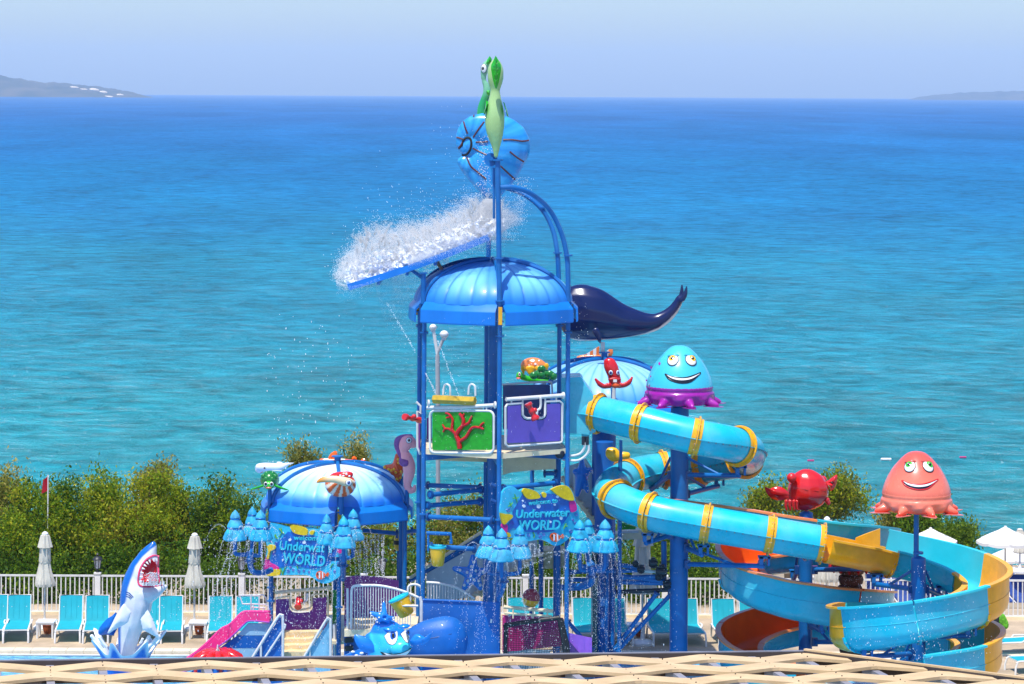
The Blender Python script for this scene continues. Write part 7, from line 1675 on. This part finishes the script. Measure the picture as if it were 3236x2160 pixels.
# ------------------------------------------------------------------ water in the air
WAT = trans_mat('white_water', (.98, .985, .99), .58, .3)
OCT_V = np.array([(1,0,0),(-1,0,0),(0,1,0),(0,-1,0),(0,0,1),(0,0,-1)], 'f'); OCT_F = np.array([(0,2,4),(2,1,4),(1,3,4),(3,0,4),(2,0,5),(1,2,5),(3,1,5),(0,3,5)], 'i')
TET_V = np.array([(0,0,1.2),(.94,0,-.33),(-.47,.82,-.33),(-.47,-.82,-.33)], 'f'); TET_F = np.array([(0,1,2),(0,2,3),(0,3,1),(1,3,2)], 'i')
def drops(name, pos, rad, parent=None, label=None, stretch=None, tet=False):
    OV, OF = (TET_V, TET_F) if tet else (OCT_V, OCT_F); nv, nf = len(OV), len(OF)
    pos = np.asarray(pos, 'f').reshape(-1, 3); n = len(pos); rad = np.asarray(rad, 'f').reshape(n, 1, 1)
    sc = np.ones((n, 1, 3), 'f')
    if stretch is not None: sc[:, 0, 2] = stretch
    v = pos[:, None, :] + OV[None] * rad * sc
    f = (OF[None] + (np.arange(n)*nv)[:, None, None]).reshape(-1)
    me = bpy.data.meshes.new(name); me.vertices.add(n*nv); me.vertices.foreach_set('co', v.reshape(-1)); me.loops.add(len(f)); me.loops.foreach_set('vertex_index', f.astype('i'))
    me.polygons.add(n*nf); me.polygons.foreach_set('loop_start', np.arange(0, n*nf*3, 3, dtype='i')); me.update(calc_edges=True)
    o = link_mesh(name, me, WAT, parent, smooth=False)
    return tag(o, label, None, None, 'stuff')
rg = np.random.default_rng(5)
def PX(x, y, Y):
    u, v = (x-CX), (y-HY); c, s = math.cos(ROLL), math.sin(ROLL)
    return np.stack([(u*c + v*s)*Y/F, Y, H - (-u*s + v*c)*Y/F], -1)
# the dump of water running down the splash board
xs = np.array([1062, 1085, 1110, 1150, 1190, 1250, 1330, 1400, 1460, 1500, 1540, 1600, 1650])
top_ = np.array([884, 822, 786, 748, 734, 740, 730, 700, 664, 640, 632, 660, 696])
bot_ = np.array([886, 897, 903, 896, 880, 856, 826, 800, 778, 762, 748, 726, 708])
def bulk(n, pw, rlo, rhi, ex=0):
    x = rg.uniform(1068, 1640, n); k = rg.random(n) < np.interp(x, [1068, 1110, 1300, 1560, 1600, 1640], [.5, 1, 1, .95, .45, .15]); x = x[k]; n = len(x)
    T, B = np.interp(x, xs, top_), np.interp(x, xs, bot_); f = rg.random(n)**pw
    Yd = 70 + rg.uniform(-.92, .92, n)
    lump = sum(a_*np.sin(x/w_ + Yd*k_ + p_) for a_, w_, k_, p_ in ((.11, 19.7, 3.1, .3), (.09, 11.3, -5.7, 1.9), (.08, 33., 4.4, 4.), (.07, 6.1, 9.3, 2.2), (.06, 4.3, -13., .8), (.10, 71., 1.3, 5.1)))
    y = B - f*(B-T)*(1 + lump) - ex*rg.exponential(12, n) - rg.exponential(2.5, n)
    return PX(x + rg.normal(0, 3 + ex*6, n) + rg.normal(0, 9, n)*(x < 1120) + rg.normal(0, 12, n)*(x > 1540), y, Yd), rg.uniform(rlo, rhi, n)
p1, r1 = bulk(90000, .8, .0035, .009); p2, r2 = bulk(30000, .7, .004, .010, 1); p3, r3 = bulk(3000, .6, .007, .016, 2)
# falling column from the shell and drip curtain under the board
n = 16000; f = rg.random(n); x = 1548 + rg.normal(0, 1, n)*(8 + 42*f) - 28*f; p4 = PX(x, 628 + f*132, 70 + rg.normal(0, .35, n)); r4 = rg.uniform(.004, .011, n)
n = 2600; x = rg.uniform(1240, 1420, n); y = np.interp(x, xs, bot_) + 12 + rg.exponential(45, n)*np.interp(x, [1240, 1300, 1420], [1.2, 1.3, .5]); p5 = PX(x, y, 70.5 + rg.uniform(-.6, 1.4, n)); r5 = rg.uniform(.005, .011, n)
n = 15000; x = rg.uniform(1290, 1600, n); y = np.interp(x, xs, bot_) - 14 + rg.normal(0, 1, n)*np.interp(x, [1290, 1420, 1600], [6, 16, 30]); p8 = PX(x, y, 68.8 + rg.uniform(-.35, .5, n)); r8 = rg.uniform(.0035, .008, n)
n = 7000; x = rg.uniform(1180, 1330, n); y = np.interp(x, xs, bot_) + 6 + rg.exponential(40, n); p9 = PX(x + (y-880)*.25, y, 69.8 + rg.uniform(-.9, 1.2, n)); r9 = rg.uniform(.003, .006, n)
n = 3000; x = rg.uniform(1062, 1200, n); y = np.interp(x, xs, bot_) + rg.exponential(9, n); p10 = PX(x, y, 69.3 + rg.uniform(-.6, .9, n)); r10 = rg.uniform(.003, .008, n)
n = 260; y = rg.uniform(430, 620, n); p6 = PX(1530 + rg.normal(0, 12, n), y, np.full(n, YT-.75)); r6 = rg.uniform(.006, .017, n)
n = 700; y = rg.uniform(560, 700, n); x = 1650 + rg.normal(0, 16, n) - (y-560)*.15; p7 = PX(x, y, 70 + rg.normal(0, .4, n)); r7 = rg.uniform(.005, .013, n)
drops('splash_water', np.concatenate([p1, p2, p3, p4, p5, p6, p7, p8, p9, p10]), np.concatenate([r1, r2, r3, r4, r5, r6, r7, r8, r9, r10]), None, 'burst of white water pouring off the shell and down the splash board', None, True)
# bright broken water inside the burst
mb = MB()
for i in range(900):
    x = random.uniform(1098, 1590); T, B_ = float(np.interp(x, xs, top_)), float(np.interp(x, xs, bot_)); f = random.random()**1.3
    y = B_ - 8 - f*(B_-T)*.55; s = m(random.uniform(3, 9)*(1.2 - .6*f), 70)
    mb.ell(P(x, y, 70 + random.uniform(-.8, .8)), (s*random.uniform(.8, 1.6), s, s*random.uniform(.6, 1.2)), Matrix.Rotation(R(-20 + random.uniform(-25, 25)), 3, 'Y'), 8)
fo = union(mb, .034, 0); nv_ = len(fo.vertices)
cv = np.empty(nv_*3, 'f'); fo.vertices.foreach_get('co', cv); nr = np.empty(nv_*3, 'f'); fo.vertices.foreach_get('normal', nr)
cv = cv + nr*np.repeat(rg.uniform(-.04, .05, nv_), 3) + rg.uniform(-.022, .022, nv_*3)
fo.vertices.foreach_set('co', cv.astype('f')); fo.update()
tag(link_mesh('broken_water', fo, mat('broken_water_white', (.93, .95, .97), .6, spec=.3, var=.08, vs=20), None, smooth=False), 'bright broken white water on the splash board', None, None, 'stuff')
# torn plumes thrown up from the burst
pq, rq = [], []
for i in range(90):
    x0 = random.uniform(1075, 1590); T = float(np.interp(x0, xs, top_)); B_ = float(np.interp(x0, xs, bot_)); y0 = T + (B_-T)*random.uniform(0, .35); L_ = min(46, random.expovariate(1/24.) + 8); an = R(random.uniform(60, 150)); n = int(40 + L_*5)
    f = rg.random(n)**1.4; cx_ = x0 + math.cos(an)*L_*f; cy_ = y0 - math.sin(an)*L_*f + 6*f*f
    pq.append(PX(cx_ + rg.normal(0, 1.5, n)*(.6 + 1.6*f), cy_ + rg.normal(0, 1.5, n)*(.6 + 1.4*f), np.full(n, 70 + random.uniform(-.9, .9)))); rq.append(rg.uniform(.004, .012, n)*(1.15 - .5*f))
drops('splash_plumes', np.concatenate(pq), np.concatenate(rq), None, 'torn plumes of spray above the splash board', None, True)
# mist round the board: a soft bank of very small droplets
# scattered drops
reg = [(840, 1160, 980, 1500, 300, 69, 73, .007, .015), (1330, 1600, 1000, 1460, 420, 67, 68, .004, .009), (1330, 1600, 1460, 2060, 800, 66.5, 68, .004, .010), (1590, 1800, 1250, 1700, 260, 67, 68.5, .004, .008), (1590, 1800, 1720, 2060, 700, 66.5, 68, .004, .010),
       (1870, 1990, 1640, 2070, 1300, 69, 70.5, .005, .012), (1990, 2140, 1760, 2060, 350, 69, 70.3, .005, .011), (640, 1000, 1650, 2060, 1500, 67, 70, .005, .012), (870, 1060, 1850, 2050, 500, 67, 69, .005, .012), (1060, 1340, 1820, 2070, 900, 65.8, 68.5, .004, .010), (480, 640, 1800, 2000, 160, 71, 73, .006, .013),
       (2870, 2950, 1780, 2090, 260, 65, 65.2, .005, .011), (2680, 3080, 1880, 2090, 420, 64.7, 65.1, .005, .011), (2640, 2760, 1790, 1860, 260, 70.2, 70.8, .006, .012), (1770, 1860, 950, 1150, 120, 68, 69, .004, .008), (2050, 2110, 1700, 1760, 0, 70, 71, .005, .01), (1350, 1500, 330, 560, 60, 69, 71, .005, .01), (1150, 1420, 560, 760, 140, 69, 71, .005, .011), (3040, 3140, 2000, 2100, 60, 65, 66, .005, .01)]
pp_, rr_ = [], []
for x0, x1, y0, y1, n, Ya, Yb2, a, b_ in reg:
    if not n: continue
    n = int(n*.48)
    pp_.append(PX(rg.uniform(x0, x1, n), y0 + (y1-y0)*rg.random(n)**.85, rg.uniform(Ya, Yb2, n))); rr_.append(.68*rg.uniform(a, b_, n)*(1 + .6*(rg.random(n) < .08)))
drops('flying_drops', np.concatenate(pp_), np.concatenate(rr_), None, 'loose drops of water flying round the play structures', rg.uniform(1.0, 3.2, len(np.concatenate(rr_))))
# jets of the cones, streams and curtains
pj, rj = [], []
for p0, v0, kind in JETS:
    n = 130 if kind else 110
    tt_ = np.linspace(0, .95 if kind else .62, n) + rg.normal(0, .004, n)
    q = np.array(p0)[None] + np.array(v0)[None]*tt_[:, None] + np.array([0, 0, -4.9])[None]*tt_[:, None]**2
    q += rg.normal(0, 1, (n, 3))*(.004 + .02*tt_[:, None]); pj.append(q); rj.append(rg.uniform(.004, .008, n))
def stream(a, b_, Y, n, r_=(.006, .011), jit=1.5, sag=0):
    f = rg.random(n); pj.append(PX(a[0] + (b_[0]-a[0])*f + rg.normal(0, jit, n), a[1] + (b_[1]-a[1])*f + sag*f*(1-f) + rg.normal(0, jit, n), np.full(n, Y))); rj.append(rg.uniform(*r_, n))
for a, b_ in (((1222, 955), (1312, 1110)), ((1345, 1178), (1378, 1245)), ((1372, 1045), (1450, 1250))): stream(a, b_, 68.2, 130)
for x in (1138, 1150, 1160, 1172, 1184, 1196, 1206, 1212): stream((x, 1690), (x + rnd(-4, 4), 1822), 70.6, 110, (.007, .013), 2)
for a, b_ in (((1560, 1760), (1450, 1900)), ((1600, 1772), (1560, 1900)), ((1640, 1765), (1790, 1740)), ((1800, 1738), (1640, 1800)), ((1840, 1740), (1800, 1860)), ((1860, 1742), (1890, 1880)), ((1925, 1740), (1960, 2040)), ((1665, 1960), (1650, 1880))): stream(a, b_, 67.2, 90, (.005, .009), 2, -12)
for x, n in ((1675, 50), (1690, 40), (1705, 40)): stream((x, 1720), (x, 1760), 68, n)
for a, b_ in (((742, 1700), (668, 1900)), ((745, 1702), (690, 1960)), ((827, 1702), (828, 1830))): stream(a, b_, 69.2, 150, (.006, .011), 2, -30)
# bubbling jet on the red star fountain
n = 900; f = rg.random(n); pj.append(PX(560 + (518 + 55*(1-f)*rg.normal(0, .35, n))/4.05, 1850 + (925 - 165*f)/4.05, 68.5 + rg.normal(0, .06, n))); rj.append(rg.uniform(.008, .02, n))
n = 500; pj.append(PX(rg.uniform(420, 455, n)*0 + rg.normal(480, 9, n), rg.uniform(1808, 1850, n), np.full(n, 72.75))); rj.append(rg.uniform(.006, .014, n))
drops('fountain_jets', np.concatenate(pj), np.concatenate(rj), None, 'thin water jets and curtains of the cone fountains')
# ------------------------------------------------------------------ lattice roof in the foreground
YA = 31.0
A = P(0, 2092, YA); vp = (P(80, 690, 1) - CAM)
B = P(2545, 2061, YA + 1.5)
uu = (B - A); LB_ = uu.length; uu.normalize(); vv = -(vp.normalized()); nn = uu.cross(vv).normalized()
if nn.z < 0: nn = -nn
def LP(s, t, h=0): return A + uu*s + vv*t + nn*h
def toplane(x, y):
    d = (P(x, y, 50) - CAM).normalized(); k = (A - CAM).dot(nn)/d.dot(nn); q = CAM + d*k - A
    M_ = Matrix((uu, vv, nn)).transposed().inverted() @ q; return M_.x, M_.y
sE, tE = toplane(3236, 2150); sedge = lambda t: LB_ + (sE - LB_)*t/tE
lr = thing('lattice_roof', 'tan woven lattice roof with grey rafters across the bottom of the picture', 'lattice roof', (2, 31, 0))
pk0 = toplane(323, 2092)[0]; mod = toplane(323 + 327, 2088)[0] - pk0
_, tr0 = toplane(500, 2104); _, tr1 = toplane(500, 2136); row = max(.5, (tr1 - tr0)); wd = row*.56; amp = row*.24
TAN2 = TAN
for i in range(8):
    t0 = row*(.53 + i); ph = 0 if i % 2 == 0 else .5; pts = []; s = -1.5*mod
    while s < sedge(t0) + .4:
        a = ((s - pk0)/mod + ph); tri = (2/math.pi)*math.asin(.985*math.cos(2*math.pi*a)); pts.append((s, t0 - amp*tri)); s += mod/14
    pts = [q for q in pts if q[0] < sedge(q[1])]
    vs = []; hh = .008 if i % 2 else 0
    for s, t in pts:
        for dt, dh in ((-wd/2, 0), (wd/2, 0), (wd/2, -.035), (-wd/2, -.035)): vs.append(LP(s, t + dt, hh + dh))
    N_ = len(pts); fs = [(4*k+j, 4*k+(j+1) % 4, 4*k+4+(j+1) % 4, 4*k+4+j) for k in range(N_-1) for j in range(4)] + [(0, 1, 2, 3), (4*N_-1, 4*N_-2, 4*N_-3, 4*N_-4)]
    obj('ribbon', MB().add(vs, fs), TAN2, lr, smooth=False, fixn=True)
sc_w = MB()
for i in range(8):
    t0 = row*(.53 + i); ph = 0 if i % 2 == 0 else .5
    for k in range(-2, 26):
        s = pk0 + mod/2*k; tri = (2/math.pi)*math.asin(.985*math.cos(2*math.pi*((s - pk0)/mod + ph))); t = t0 - amp*tri
        for dt in (-wd*.3, wd*.3):
            if s < sedge(t) - .1: sc_w.cyl(LP(s, t + dt, .0), LP(s, t + dt, .012), .007, n=6)
tag(obj('screw_heads', sc_w, DKBEAM, lr), kind='stuff')
k = -3
while True:
    s = pk0 + mod/2*k; k += 1
    if s > sE + 1: break
    t0 = max(0, (s - LB_)/(sE - LB_)*tE) if s > LB_ else 0
    obj('rafter', MB().beam(LP(s, t0, -.088), LP(s, row*8, -.088), .085, .10, nn), STEEL, lr, smooth=False)
obj('edge_beam', MB().beam(LP(-2*mod, -.03, -.05), LP(LB_, -.03, -.05), .03, .11, nn), DKBEAM, lr, smooth=False)
obj('edge_trim', MB().beam(LP(-2*mod, -.045, .012), LP(LB_, -.045, .012), .03, .012, nn), STEEL, lr, smooth=False)
for i in range(3): obj('purlin', MB().beam(LP(-2*mod, row*(1.02 + 1.0*i*2), -.09), LP(sedge(row*(1+i*2)) - .02, row*(1.02 + i*2), -.10), .04, .07, nn), DKBEAM, lr, smooth=False)
obj('edge_beam', MB().beam(LP(LB_, 0, -.08), LP(sedge(row*8), row*8, -.08), .06, .20, nn), DKBEAM, lr, smooth=False)
obj('edge_trim', MB().beam(LP(LB_, -.02, .03), LP(sedge(row*8), row*8 - .02, .03), .05, .02, nn), TAN, lr, smooth=False)
for s in (0, LB_*.5, LB_ - .3):
    q = LP(s, row*7.5, -.2); obj('support_post', MB().cyl((q.x, q.y, -1.5), q, .08), STEEL, lr)
